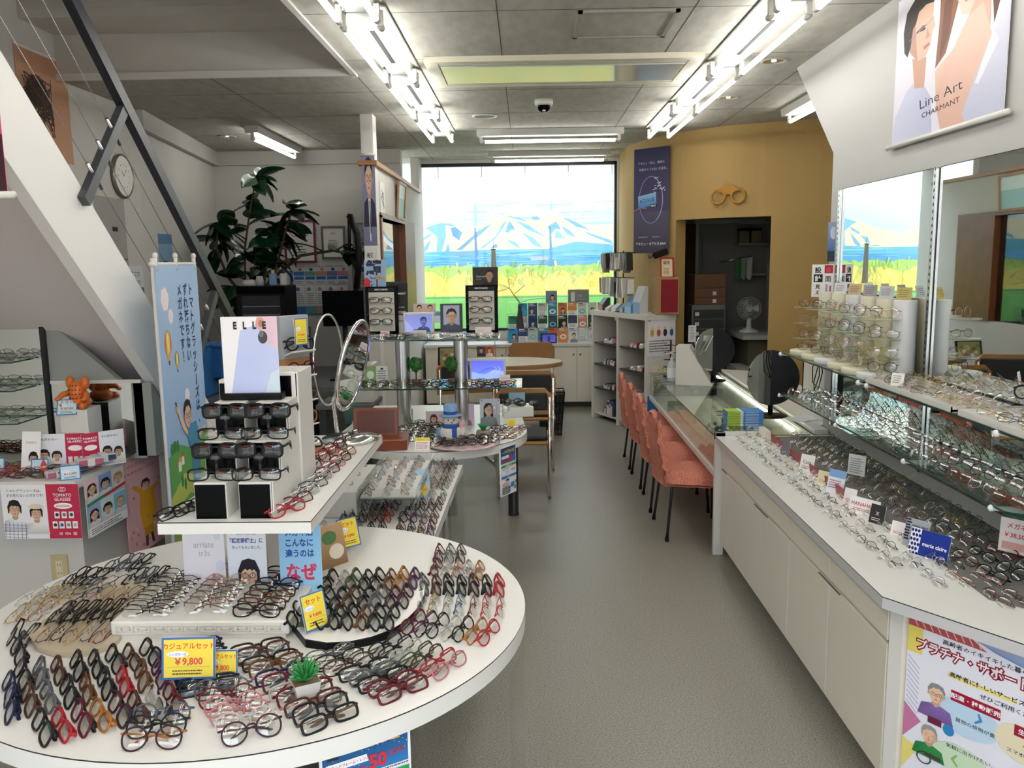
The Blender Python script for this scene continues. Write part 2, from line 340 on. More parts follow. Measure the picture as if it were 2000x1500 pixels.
# partition beside the rear window, with a framed opening
m = MB(); X0, X1 = -1.27, -1.18
m.box(X0, X1, 6.9, 9.9, 0, 1.0); m.box(X0, X1, 6.9, 9.9, 2.01, 2.40); m.box(X0, X1, 9.0, 9.9, 1.0, 2.01); m.box(X0, X1, 9.6, 9.9, 2.4, ZC)
struct('wall_partition', m, wall_m)
struct('column', B(-1.275, -1.175, 6.75, 6.9, 0, ZC, b=.004), mat('column_paint', '#dcdad6', .7, var=.02))
struct('trim_3', B(-1.3, -1.15, 6.72, 9.6, 2.40, 2.435), wood)
w1 = struct('window_1', MB().box(X0-.01, X1+.015, 6.94, 7.0, 1.0, 2.03).box(X0-.01, X1+.015, 6.94, 9.0, 2.01, 2.05).box(X0-.01, X1+.015, 8.3, 9.0, 1.0, 2.01), woodb)
obj('window_pane', B(-1.232, -1.226, 7.0, 8.3, 1.0, 2.01), clear('dark_pane', '#8a8f8c', ior=2.2), w1)
# right-hand mirror wall
m = MB().prism([(-1.5, 0), (4.73, 0), (4.73, 2.2), (5.42, ZC), (5.42, ZC+.05), (-1.5, ZC+.05)], 1.67, 1.73, ax='x'); struct('wall_right', m, mat('white_panel', '#b6b4b1', .45, var=.015, scale=2))
struct('wall_outer', MB().box(3.3, 3.4, -1.6, 10, 0, 3.75).box(1.02, 3.3, 9.95, 10.05, 0, ZC).box(1.73, 3.3, 1.0, 1.1, 0, ZC), wall_m)
# curved ochre wall with a doorway
yel = mat('ochre_paint', '#b4955b', .75, var=.04, scale=2)
cv = [(1.075, 9.95), (1.04, 9.25), (1.085, 8.8), (1.2, 8.4), (1.40, 8.03), (1.47, 7.95), (1.75, 7.68), (2.02, 7.54), (2.13, 7.49), (2.5, 7.38), (3.3, 7.22)]
def strip(m, pts, t, z0, z1):
    q = []
    for i, p in enumerate(pts):
        a, b = Vector(pts[max(i-1, 0)]), Vector(pts[min(i+1, len(pts)-1)]); d = (b-a).normalized(); q.append((p[0]-d.y*t*-1*-1, p[1]+d.x*t))
    for i in range(len(pts)-1): m.prism([pts[i], pts[i+1], q[i+1], q[i]], z0, z1)
def dense(pts, n=4):
    out = []
    for i in range(len(pts)-1):
        p0, p1, p2, p3 = [Vector(pts[min(max(i+k, 0), len(pts)-1)]) for k in (-1, 0, 1, 2)]
        for j in range(n):
            t = j/n; out.append(tuple(.5*((2*p1)+(p2-p0)*t+(2*p0-5*p1+4*p2-p3)*t*t+(3*p1-p0-3*p2+p3)*t**3)))
    return out+[pts[-1]]
D = dense(cv); i0 = 4*4; i1 = 8*4
m = MB(); strip(m, D[:i0+1], .12, 0, ZC); strip(m, D[i1:], .12, 0, ZC); strip(m, D[i0:i1+1], .12, 2.0, ZC); struct('wall_ochre', m, yel)
struct('door_1', MB().prism([D[i0], (D[i0][0]+.02, D[i0][1]+.02), (D[i0][0]+.10, D[i0][1]+.13), (D[i0][0]+.08, D[i0][1]+.11)], 0, 2.0), yel)
# rear window and what is outside
blk = mat('window_bar', '#17181a', .4)
m = MB(); m.box(-1.25, 1.04, 9.86, 9.92, 2.715, 2.75); m.box(1.02, 1.045, 9.86, 9.92, .86, 2.75); m.box(-1.25, -1.225, 9.86, 9.92, .86, 2.75); m.box(-1.25, 1.04, 9.86, 9.92, .84, .87)
w2 = struct('window_2', m, blk); obj('window_pane', B(-1.225, 1.02, 9.885, 9.893, .87, 2.715), clear('window_glass', '#fbfdfd', ior=1.45), w2)
m = MB(); m.box(1.045, 1.075, 9.84, 9.95, .86, ZC); m.box(-1.27, 1.05, 9.84, 9.95, 2.75, ZC); struct('trim_4', m, white)
struct('wall_sill', B(-1.27, 1.06, 9.88, 10, 0, .86), wall_m)
struct('ground_outside', B(-14, 14, -14, 18, -.2, -.11), mat('asphalt', '#9a968e', .9, var=.1))
YM = 12.5; x0 = at(790, 480, y=YM).x; x1 = at(1220, 480, y=YM).x; z0 = at(1000, 620, y=YM).z; z1 = at(1000, 300, y=YM).z
ppm = 2000/(x1-x0); zpm = 1488/(z1-z0)
OX, OY = 900, 100; Wd, Hd = 2000+1800, 1488+OY+int(z0*zpm*.9)
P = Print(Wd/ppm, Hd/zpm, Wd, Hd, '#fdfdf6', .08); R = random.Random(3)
def mp(pts): return [(x+OX, y+OY) for x, y in pts]
P.poly(mp([(-900, 480), (300, 470), (700, 430), (2900, 400), (2900, 900), (-900, 900)]), '#d6f0ea', '#bfe3e6')
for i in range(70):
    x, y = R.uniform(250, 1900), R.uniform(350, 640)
    if x < 560 and y < 950-x*1.05: continue  # upper corner left white: sun glare painted into the mural
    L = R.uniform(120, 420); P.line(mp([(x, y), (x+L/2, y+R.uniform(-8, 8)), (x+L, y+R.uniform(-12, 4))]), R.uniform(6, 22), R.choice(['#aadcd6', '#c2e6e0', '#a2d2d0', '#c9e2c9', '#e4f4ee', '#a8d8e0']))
for x in (640, 1325): P.rect(OX+x, OY+230, OX+x+22, OY+900, '#a9d3e2')
cr = '#ecd9b4'; bl = '#6b9fc2'; b2 = '#86b7cf'
P.poly(mp([(-900, 800), (-500, 640), (-200, 760), (60, 700), (190, 640), (380, 615), (520, 660), (640, 650), (700, 640), (860, 560), (960, 530), (1130, 600), (1190, 550), (1290, 575), (1380, 540), (1500, 600), (1640, 640), (1800, 650), (1900, 640), (2300, 560), (2900, 700), (2900, 900), (-900, 900)]), cr)
for q in ([(190, 655), (330, 612), (430, 618), (470, 650), (380, 632), (380, 740), (340, 870), (290, 870), (300, 740), (250, 690)], [(425, 655), (470, 650), (530, 700), (500, 770), (440, 730)],
          [(90, 800), (160, 770), (110, 840), (60, 850)], [(150, 860), (250, 750), (210, 850), (170, 880)], [(160, 750), (260, 690), (240, 730), (170, 770)], [(470, 860), (640, 720), (700, 660), (660, 740), (520, 860)],
          [(370, 870), (400, 790), (415, 870)], [(650, 700), (800, 620), (700, 720), (590, 790)], [(680, 850), (830, 740), (900, 620), (940, 590), (880, 700), (760, 840)], [(900, 690), (960, 600), (1020, 690), (980, 680), (940, 710)],
          [(1000, 590), (1130, 640), (1300, 760), (1260, 740), (1130, 690)], [(1060, 700), (1180, 760), (1260, 850), (1180, 830)], [(940, 560), (1000, 545), (1130, 610), (1030, 590)], [(1150, 580), (1200, 550), (1240, 590), (1190, 600)],
          [(1300, 660), (1380, 610), (1430, 690), (1380, 680), (1340, 720)], [(1400, 640), (1500, 690), (1560, 760), (1480, 730)], [(1430, 570), (1560, 620), (1700, 700), (1560, 660)], [(1380, 690), (1450, 740), (1470, 770), (1370, 760)],
          [(780, 850), (830, 790), (850, 840)], [(930, 770), (1010, 790), (1060, 850), (1000, 830)], [(1620, 700), (1880, 790), (1900, 830), (1700, 750)], [(-700, 800), (-500, 660), (-420, 800)], [(2200, 760), (2300, 600), (2460, 780)]):
    P.poly(mp(q), R.choice([bl, b2, '#7badca']))
for q in ([(385, 640), (410, 650), (470, 800), (440, 790)], [(700, 860), (830, 760), (960, 590), (900, 740), (780, 850)], [(1000, 640), (1120, 760), (1160, 850), (1080, 850), (1010, 760)], [(1400, 620), (1500, 760), (1440, 750)]):
    P.poly(mp(q), '#fdf5e2')
P.poly(mp([(-900, 880), (100, 890), (700, 860), (1300, 860), (1560, 795), (1900, 830), (2900, 850), (2900, 1060), (-900, 1060)]), '#6fb0c2', '#63a7bf')
P.poly(mp([(-900, 960), (300, 950), (1300, 960), (2900, 930), (2900, 1060), (-900, 1060)]), '#63a6d4', '#5b9fd6')
for i in range(120):
    x, y = R.uniform(-300, 2200), R.uniform(870, 1010); L = R.uniform(100, 420)
    P.line(mp([(x, y), (x+L/2, y+R.uniform(-6, 6)), (x+L, y+R.uniform(-6, 6))]), R.uniform(4, 14), R.choice(['#86c8d2', '#6fb4cf', '#579ad2', '#8fd0d6', '#69acd6', '#5aa3c4']))
P.poly(mp([(1140, 930), (1300, 925), (1310, 960), (1150, 965)]), '#a8b0b8')
for x in (640, 1320): P.poly(mp([(x, 660), (x+12, 660), (x+28, 1010), (x+2, 1010)]), '#4f8fd6')
P.poly(mp([(-900, 1010)]+[(x, 1010+R.uniform(-14, 14)) for x in range(-880, 2900, 40)]+[(2900, 1010), (2900, 1900), (-900, 1900)]), '#a9c763')
P.poly(mp([(-900, 1100)]+[(x, 1090+30*math.sin(x*.021)+R.uniform(-16, 16)) for x in range(-880, 2900, 30)]+[(2900, 1100), (2900, 1290), (-900, 1290)]), '#e3d06a')
for i in range(220):
    x, y = R.uniform(-300, 2200), R.uniform(1020, 1290); c = R.choice(['#a9c763', '#93b957', '#b7cd70', '#c8d57b']) if y < 1095 else R.choice(['#e6d26a', '#ecdd8c', '#d6c65c', '#cfd077', '#e2c95c'])
    P.line(mp([(x, y), (x+R.uniform(-25, 25), y-R.uniform(25, 70))]), R.uniform(8, 24), c)
for i in range(46):
    x, y = R.uniform(0, 1900), R.uniform(1020, 1260); q = [(x, y)]
    for k in range(3): x += R.uniform(-30, 30); y -= R.uniform(10, 34); q.append((x, y))
    P.line(mp(q), R.uniform(3, 7), R.choice(['#7f9a4e', '#6d8a55', '#a8a04e', '#8aa7a0']))
P.rect(0, OY+1285, Wd, Hd, '#7dbb63', '#5d9c55'); P.rect(0, OY+1295, Wd, OY+1302, '#4c7a55')
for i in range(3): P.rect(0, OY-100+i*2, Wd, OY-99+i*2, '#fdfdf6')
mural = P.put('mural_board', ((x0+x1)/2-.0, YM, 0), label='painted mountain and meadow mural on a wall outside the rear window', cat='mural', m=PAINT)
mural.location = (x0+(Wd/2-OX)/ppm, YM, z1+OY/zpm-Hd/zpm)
zt = z1+OY/zpm
m = MB(); m.box(-9, 9, YM-.12, YM-.02, zt-OY/zpm*.95-.12, zt+.5)
for k in range(-6, 7): m.box(k*.62-.004, k*.62+.004, YM-.124, YM-.119, zt-.5, zt+.5, 1)
struct('wall_alley', m, [mat('alley_concrete', '#8c8c96', .9, var=.12, scale=5), dark])
struct('wall_alley_lower', B(-9, 9, YM+.1, YM+.3, -.15, zt), wall_m)
# shopfront behind the photographer
m = MB(); m.box(-3.4, -2.86, -1.6, -1.5, -.1, 3.75); m.box(1.9, 3.4, -1.6, -1.5, -.1, 3.75); m.box(-2.86, 1.9, -1.6, -1.5, 2.5, 3.75); struct('wall_front', m, wall_m)
m = MB()
for x in (-2.86, -1.05, .4, 1.85): m.box(x, x+.05, -1.58, -1.52, 0, 2.5)
m.box(-2.86, 1.9, -1.58, -1.52, 2.44, 2.5); w3 = struct('window_3', m, blk)
obj('window_pane', B(-2.86, 1.9, -1.552, -1.548, 0, 2.44), _mats['window_glass'], w3)
film = bpy.data.materials.new('orange_film'); film.use_nodes = True; n, l = film.node_tree.nodes, film.node_tree.links; n.remove(n['Principled BSDF'])
a, b, x = n.new('ShaderNodeBsdfTranslucent'), n.new('ShaderNodeBsdfDiffuse'), n.new('ShaderNodeMixShader'); a.inputs[0].default_value = b.inputs[0].default_value = (*lin('#f08a45'), 1)
x.inputs[0].default_value = .35; l.new(a.outputs[0], x.inputs[1]); l.new(b.outputs[0], x.inputs[2]); l.new(x.outputs[0], n['Material Output'].inputs[0])
obj('window_film', B(-2.8, -1.15, -1.544, -1.541, 1.75, 2.38), film, w3)
struct('wall_across_street', B(-14, 14, -12, -11.6, -.1, 3.2), mat('facade', '#b9b4ab', .9, var=.1))
# back room behind the doorway
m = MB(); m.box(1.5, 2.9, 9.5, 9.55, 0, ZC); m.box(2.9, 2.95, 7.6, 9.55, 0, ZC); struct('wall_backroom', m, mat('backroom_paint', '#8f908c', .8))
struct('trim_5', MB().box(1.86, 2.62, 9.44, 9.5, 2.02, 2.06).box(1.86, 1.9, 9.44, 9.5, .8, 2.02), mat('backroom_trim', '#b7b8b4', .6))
# ------------------------------------------------------------------ ceiling: lamps, vents, camera
tube_m = mat('lit_tube', '#fffdf8', .3, emit=TUBE_E); lampw = mat('lamp_white', '#b9b9b2', .35); sock = mat('lamp_socket', '#c9c8c2', .4)
def batten(label, loc, rz, twin, group, length=1.24):
    t = thing('ceiling_light', label, 'ceiling light', loc, rz, group)
    h = length/2; m = MB()
    if twin:
        m.prism([(-.075, 0), (-.062, -.05), (.062, -.05), (.075, 0)], -h, h, ax='y'); m.box(-.012, .012, -.33, .33, -.0515, -.05, 1)
        for s in (-1, 1): m.prism([(s*.07, -.004), (s*.105, -.018), (s*.108, -.012), (s*.07, 0)][::s], -h+.03, h-.03, ax='y')
    else: m.prism([(-.06, 0), (-.05, -.055), (.05, -.055), (.06, 0)], -h, h, ax='y')
    obj('housing', m, [lampw, dark], t)
    for s in ((-1, 1) if twin else (0,)):
        x = s*.083; z = -.098 if twin else -.1
        obj('tube', MB().tube([(x, -h+.07, z), (x, h-.07, z)], .014, 10), tube_m, t)
        for e in (-1, 1):
            obj('socket', MB().tube([(x, e*(h-.072), z), (x, e*(h-.03), z)], .0155, 10).box(x-.012, x+.012, e*(h-.035)-.012, e*(h-.035)+.012, z, -.03), sock, t)
    return t
ords = ['nearest the rear window', 'second from the rear window', 'third from the rear window', 'fourth from the rear window', 'fifth from the rear window', 'sixth from the rear window', 'nearest the shopfront']
for i in range(7): batten(f'twin tube ceiling light over the wall counter, {ords[i]}', (1.165, 7.02-1.265*i, ZC), 0, True, 'twin tube lights above the wall counter')
for i in range(7): batten(f'twin tube ceiling light beside the stairwell edge, {ords[i]}', (-.72, 7.07-1.265*i, ZC), 0, True, 'twin tube lights beside the stairwell')
for i, w in enumerate(('over the camera side of the round table', 'between the shopfront and the round table', 'close to the shopfront glass')): batten(f'added twin tube fill light set crosswise {w}', (.22, 1.15-.85*i, ZC), PI/2, True, 'added fill lights at the front')  # unseen lights added to brighten the front of the shop
batten('single tube ceiling light set crosswise in front of the rear window alcove', (.225, 7.69, ZC), PI/2, False, 'crosswise lights at the rear', 1.29)
batten('single tube ceiling light set crosswise right against the rear window', (.26, 9.2, ZC), PI/2, False, 'crosswise lights at the rear', 1.29)
batten('single tube ceiling light over the leafy plant corner', (-2.275, 7.92, ZC), 0, False, None, 1.4)
batten('single tube ceiling light half hidden behind the white wall panel', (2.07, 6.25, ZC), 0, False, None, 1.3)
hot = mat('lamp_glow', '#fff3df', .3, emit=1.2)
for (x, y), w in (((1.47, 5.21), 'beside the white wall panel'), ((1.47, 6.34), 'in front of the ochre wall'), ((-2.67, 7.79), 'over the left wall corner')):
    t = thing('downlight', f'small round recessed ceiling downlight {w}'.replace('left wall', 'plant'), 'downlight', (x, y, ZC), 0, 'recessed downlights')
    obj('ring', MB().lathe([(.078, -.001), (.074, -.007), (.062, -.006), (.06, .0)], n=28), lampw, t)
    obj('reflector', MB().lathe([(.06, -.003), (.03, -.0015), (0, -.001)], n=20), chrome, t)
    obj('bulb', MB().ell((0, 0, -.004), (.016, .016, .004), 10), hot, t)
t = thing('ceiling_speaker', 'round white ceiling speaker with a grey grille', 'speaker', (-.313, 6.94, ZC))
obj('rim', MB().lathe([(.1, -.001), (.097, -.008), (.08, -.008), (.078, -.002)], n=32), lampw, t); obj('grille', MB().lathe([(.079, -.005), (0, -.006)], n=32), mat('grille_grey', '#77756f', .6, var=.3, scale=300), t)
t = thing('security_camera', 'white dome security camera with a dark lens bowl', 'security camera', (.142, 6.31, ZC))
obj('housing', MB().lathe([(0, 0), (.066, 0), (.066, -.03), (.058, -.042), (.05, -.042)], n=28), white, t)
obj('dome', MB().lathe([(.05, -.04), (.047, -.062), (.036, -.078), (.018, -.088), (0, -.091)], n=24), blackgloss, t); obj('lens', MB().ell((.0, -.028, -.078), (.014, .014, .014), 10), chrome, t)
t = thing('air_conditioner', 'long ceiling air conditioner panel with a pale cover', 'air conditioner', (.226, 5.315, ZC))
acm = mat('ac_cream', '#d9d3bf', .45); ac2 = mat('ac_cover', '#cfd3cf', .12, coat=.5)
m = MB(); a, b = .79, .355
m.box(-a, -a+.075, -b, b, -.03, 0); m.box(a-.075, a, -b, b, -.03, 0); m.box(-a+.075, a-.075, -b, -b+.06, -.0305, 0); m.box(-a+.075, a-.075, b-.06, b, -.0305, 0); obj('frame', m, acm, t)
obj('cover', MB().box(-a+.08, a-.08, -b+.13, b-.13, -.034, -.004, b=.006), ac2, t)
for s in (-1, 1):
    obj('louvre', MB().box(-a+.08, a-.08, s*(b-.095)-.014, s*(b-.095)+.014, -.03, -.024), acm, t)
obj('cavity', B(-a+.076, a-.076, -b+.061, b-.061, -.012, -.002), blk, t)
m = MB(); x0, x1, y0, y1 = .255, .728, 4.12, 4.59
for q in ((x0, x1, y0, y0+.022), (x0, x1, y1-.022, y1), (x0, x0+.022, y0, y1), (x1-.022, x1, y0, y1)): m.box(*q, ZC-.012, ZC)
t = tag(obj('ceiling_hatch', m, mat('hatch_frame', '#9d9a92', .5)), 'square inspection hatch with a grey frame in the ceiling', 'hatch'); obj('panel', B(x0+.02, x1-.02, y0+.02, y1-.02, ZC-.006, ZC-.001), ceil_m, t)
# ------------------------------------------------------------------ staircase
st_w = mat('stair_white', '#f0eeeb', .5); st_s = mat('stair_soffit', '#e0d8d7', .8); rail_m = mat('rail_black', '#23252d', .35)
t = thing('staircase', 'white staircase rising toward the shopfront with a dark steel handrail', 'staircase', (-1.65, 5.3, 0))
def L(y, z): return (y-5.3, z)
k = .907; zt = lambda y: 2.33-k*(y-2.761)
m = MB().prism([L(5.33, 0), L(4.95, 0), L(1.32, zt(1.32)-.37), L(1.32, zt(1.32))], -.05, 0, ax='x'); obj('stringer', m, st_w, t)
m = MB().prism([L(4.9, .30), L(4.9, .25), L(1.32, zt(1.32)-.14), L(1.32, zt(1.32)-.10)], -1.2, -.05, ax='x'); obj('soffit', m, st_s, t)
for i in range(14):
    y = 5.0-i*.27; z = zt(y)-.015
    obj('step', B(-1.2, -.05, y-5.3-.07, y-5.3+.02, z-.035, z), st_s, t)
r0, r1 = (5.05, 1.0), (1.5, 4.07)
m = MB()
def slab(m, p, q, w, x0, x1):
    d = Vector((q[0]-p[0], q[1]-p[1])).normalized(); n = Vector((-d.y, d.x))*w/2
    m.prism([(p[0]+n.x, p[1]+n.y), (p[0]-n.x, p[1]-n.y), (q[0]-n.x, q[1]-n.y), (q[0]+n.x, q[1]+n.y)], x0, x1, ax='x')
slab(m, L(*r0), L(*r1), .055, .001, .036); obj('handrail', m, rail_m, t)
posts = [(3.555, 2.301), (4.45, 1.53), (2.66, 3.07)]
for y, z in posts:
    m = MB(); slab(m, L(y+.0, z), L(y-.389, z-.412), .045, .002, .032); p = obj('post', m, mat('post_grey', '#4a4b4f', .4), t)
    for j, f in enumerate((.3, .53, .76)):
        cyy, cz = y-.389*f-5.3, z-.412*f; d = Vector((.74, -.67)); q = MB().tube([(.017, cyy-d.x*.065, cz-d.y*.065), (.017, cyy+d.x*.065, cz+d.y*.065)], .0075, 8); obj('cable_end', q, steel, p)
for f in (.3, .53, .76):
    a = (5.0-.389*f, 1.055-.412*f); b = (1.5-.389*f, 4.07-.412*f); obj('cable', MB().tube([(.017, a[0]-5.3, a[1]), (.017, b[0]-5.3, b[1])], .0016, 6), steel, t)
# ------------------------------------------------------------------ big furniture
tabw = mat('table_white', '#e9e7e2', .28, var=.015, scale=4); edgek = mat('black_edge_line', '#15161a', .4); shade = mat('dark_plinth', '#3a3835', .6)
grey_mat = mat('grey_felt', '#6e6c68', .9, var=.1, scale=60)
TZ = .72; TC = (-.735, 2.187); TR = .722
def edged_top(name, pts, z0, z1, parent, body=tabw):
    m = MB().prism(pts, z0, z1-.003); m.prism([(p[0], p[1]) for p in pts], z1-.003, z1, 1, side=2); return obj(name, m, [body, tabw, edgek], parent)
t = thing('display_table', 'large round white display table covered with rows of eyeglasses', 'table', (0, 0, 0))
edged_top('tabletop', arc(*TC, TR, 0, 2*PI, 96)[:-1], TZ-.045, TZ, t)
obj('pedestal', MB().cyl(TC, .26, 0, TZ-.045, 40), shade, t); obj('base', MB().cyl(TC, .4, 0, .02, 40), shade, t)
# tier shelf above it
t = thing('tier_shelf', 'raised white shelf board on a steel post above the round table', 'shelf', (0, 0, 0))
sl = [(-.95, 2.07), (-.556, 2.07), (-.556, 3.15), (-.95, 3.15)]
edged_top('board', sl, .968, 1.0, t)
for y in (2.5, 2.98): obj('post', MB().cyl((-.85, y), .038, TZ if y < 2.8 else .672, .968, 28), steel, t)
# low rectangular display unit between the round tables
t = thing('display_unit', 'rectangular white display table with a slanting row of glasses beside the aisle', 'table', (0, 0, 0))
edged_top('tabletop', [(-1.0, 2.72), (-.345, 2.72), (-.318, 3.995), (-1.0, 3.995)], .632, .672, t)
for x, y in ((-.4, 2.85), (-.39, 3.85), (-.93, 3.85)): obj('leg', MB().cyl((x, y), .022, 0, .632, 20), steel, t)
obj('panel', B(-.95, -.9, 2.95, 3.9, 0, .632), shade, t)
vin = clear('clear_vinyl', '#eef1f1', .05, ior=1.35)
for nm, pts, lab in (('vinyl_sheet', [(-.33, 2.95), (-.32, 3.2), (-.335, 3.5), (-.31, 3.9)], 'clear vinyl sheet hanging from the aisle edge of the rectangular display table'),
                     ('vinyl_sheet', [(-.05, 1.86), (-.02, 1.98), (-.015, 2.1)], 'clear vinyl sheet hanging from the rim of the large round table')):
    m = MB(); n = len(pts); zt_ = .655 if pts[0][1] > 2.5 else .69
    m.add([(x, y, z) for z in (zt_, zt_-.38) for x, y in pts], [[i, i+1, n+i+1, n+i] for i in range(n-1)], 0, True); tag(obj(nm, m, vin), lab, 'vinyl sheet', 'clear vinyl sheets')
# second round table
T2 = (-.52, 4.58)
t = thing('display_table', 'second white display table with a snowman and glass shelves on top', 'table', (0, 0, 0))
edged_top('tabletop', [(-.06, 5.45), (-1.0, 5.45)]+arc(*T2, .515, PI*.98, PI*2.06, 48), .675, TZ, t)
for x, y in ((-.1, 5.36), (-.9, 5.36), (-.75, 4.4)): obj('leg', MB().cyl((x, y), .034, 0, .675, 24).cyl((x, y), .036, 0, .012, 24), mat('dark_steel', '#55565a', .25, .9), t)
t = thing('glass_stand', 'two tier glass shelf stand on thick steel posts on the second table', 'shelf', (0, 0, 0))
for x in (-.705, -.375): obj('post', MB().cyl((x, 4.75), .04, TZ, 1.222, 32), steel, t)
def gshelf(name, pts, z, parent, th=.008): return obj(name, MB().prism(pts, z-th, z, 0, side=1), [glass, glassedge], parent)
gshelf('glass_shelf', [(-.92, 4.58), (-.15, 4.58), (-.15, 4.92), (-.92, 4.92)], 1.23, t); gshelf('glass_shelf', [(-1.07, 4.58), (-.03, 4.58), (-.03, 4.95), (-1.07, 4.95)], .96, t)
# wall counter
t = thing('wall_counter', 'long white wall counter with drawers and doors, topped with eyeglasses', 'counter', (0, 0, 0))
cp = [(1.03, 4.56), (1.013, 2.33), (1.24, 2.02), (1.60, 1.53), (1.67, 1.45), (1.67, 4.56)]
edged_top('countertop', cp, .645, .68, t, mat('counter_edge', '#c9c8c9', .3))
cpi = [(1.085, 4.55), (1.085, 2.36), (1.26, 2.10), (1.62, 1.6), (1.66, 1.56), (1.66, 4.55)]
obj('carcass', MB().prism(cpi, .075, .645), cream, t); obj('plinth', MB().prism([(1.16, 4.5), (1.16, 2.4), (1.32, 2.16), (1.66, 1.7), (1.66, 4.5)], 0, .075), shade, t)
ys = [4.53, 4.215, 3.757, 3.335, 2.88, 2.395]
for i in range(5):
    y1, y0 = ys[i]-.0015, ys[i+1]+.0015
    obj('drawer', B(1.062, 1.085, y0, y1, .515, .642, b=.0012), cream, t)
    dr = obj('door', B(1.062, 1.085, y0, y1, .08, .503, b=.0012), cream, t)
    ym = y0+.05 if i % 2 else y1-.05
    obj('finger_pull', B(1.059, 1.064, ym-.055, ym+.055, .5005, .5035), mat('pull_grey', '#6f6d68', .5), dr)
obj('gap_shade', B(1.0835, 1.0865, 2.39, 4.53, .08, .643), mat('gap_shadow', '#4a463e', .8), t)  # dark sheet added to paint shade into the drawer and door seams
obj('corner_strip', MB().prism([(1.063, 2.385), (1.085, 2.352), (1.105, 2.365), (1.085, 2.392)], .08, .642), white, t)
# mirrors, standards and glass shelves on the mirror wall
for y0, y1, lab in ((3.53, 4.545, 'tall wall mirror reflecting the painted mountains'), (1.35, 3.49, 'wide wall mirror reflecting the framed opening and the pillar')):
    o = tag(obj('wall_mirror', B(1.662, 1.669, y0, y1, .74, 1.995), mirror), lab, 'mirror')
    obj('edge', MB().box(1.6605, 1.669, y0, y1, 1.995, 1.998), dark, o)
for y, lab in ((4.56, 'at the far end of the mirrors'), (3.51, 'between the two wall mirrors')):
    m = MB().box(1.648, 1.669, y-.012, y+.012, .74, 1.995)
    for k in range(44): m.box(1.6472, 1.6485, y-.003, y+.003, .78+k*.028, .792+k*.028, 1)
    tag(obj('shelf_standard', m, [steel, blk]), f'slotted steel shelf standard {lab}', 'standard', 'slotted shelf standards')
t = thing('glass_wall_shelf', 'upper glass wall shelf holding trays and display cylinders', 'shelf', (0, 0, 0), 0, 'glass wall shelves')
gshelf('glass_panel', [(1.40, 1.5), (1.655, 1.5), (1.655, 3.49), (1.40, 3.49)], 1.13, t); gshelf('glass_panel', [(1.40, 3.51), (1.655, 3.51), (1.655, 4.69), (1.40, 4.69)], 1.13, t)
brk = mat('bracket_white', '#e8e8e6', .3)
for y in (1.9, 2.5, 3.47, 3.56, 4.66): obj('bracket', MB().prism([(1.655, 1.08), (1.655, 1.121), (1.405, 1.121), (1.405, 1.112)], y-.006, y+.006, ax='y').ell((1.40, y, 1.118), (.012, .012, .012), 10), brk, t)
t = thing('glass_wall_shelf', 'lower glass wall shelf crowded with eyeglasses, below the display cylinders', 'shelf', (0, 0, 0), 0, 'glass wall shelves')
gshelf('glass_panel', [(1.40, 2.43), (1.45, 2.36), (1.655, 2.30), (1.655, 4.69), (1.40, 4.69)], .90, t)
for y in (2.5, 3.1, 3.8, 4.66): obj('bracket', MB().prism([(1.655, .85), (1.655, .891), (1.405, .891), (1.405, .882)], y-.006, y+.006, ax='y').ell((1.40, y, .888), (.011, .011, .011), 10), brk, t)
# glass showcase with chairs
t = thing('showcase', 'long glass showcase counter with a lit interior in front of the pink chairs', 'showcase', (0, 0, 0))
fr = mat('showcase_frame', '#d8d6cf', .35); pink = mat('showcase_apron', '#b89484', .5)
obj('glass_top', MB().prism([(1.035, 4.6), (1.56, 4.6), (1.64, 7.22), (1.06, 7.24)], .668, .676, 0, side=1), [clear('case_glass', '#eef4f1', ior=1.45), glassedge], t)
obj('glass_front', MB().prism([(1.035, 4.62), (1.041, 4.62), (1.066, 7.22), (1.06, 7.22)], .47, .668), _mats['case_glass'], t)
obj('glass_end', B(1.06, 1.6, 7.215, 7.221, .47, .668), _mats['case_glass'], t)
obj('deck', MB().prism([(1.03, 4.6), (1.6, 4.6), (1.66, 7.24), (1.055, 7.24)], .445, .47), fr, t)
obj('frame_rail', MB().prism([(1.028, 4.6), (1.046, 4.6), (1.071, 7.24), (1.053, 7.24)], .462, .48), white, t)
for p in ((1.062, 7.215), (1.04, 4.62)): obj('corner_post', B(p[0]-.006, p[0]+.006, p[1]-.006, p[1]+.006, .47, .674), steel, t)
obj('back_panel', MB().prism([(1.555, 4.6), (1.575, 4.6), (1.655, 7.24), (1.635, 7.24)], .47, .672), fr, t)
obj('lower_panel', MB().prism([(1.25, 4.62), (1.6, 4.62), (1.62, 7.2), (1.28, 7.2)], .0, .445), pink, t)
obj('end_panel', B(1.03, 1.085, 4.565, 4.60, 0, .70, b=.002), white, t); obj('end_rail', B(1.03, 1.30, 4.565, 4.60, .66, .70), white, t)
obj('light_strip', MB().prism([(1.52, 4.8), (1.535, 4.8), (1.61, 7.1), (1.595, 7.1)], .652, .666), mat('strip_light', '#fffbe8', .3, emit=5), t)
t = thing('back_counter', 'plain white counter behind the glass showcase', 'counter', (0, 0, 0))
obj('top', MB().prism([(1.585, 4.61), (1.66, 4.61), (1.66, 4.75), (2.0, 4.8), (2.05, 7.0), (1.67, 7.24)], .672, .70), white, t); obj('body', MB().prism([(1.67, 4.75), (1.98, 4.85), (2.0, 6.95), (1.7, 7.2)], 0, .672), cream, t)
orange_c = mat('coral_seersucker', '#d98670', .95, var=.22, scale=90, bump=.9); legm = mat('chair_leg', '#4a4648', .25, .8)
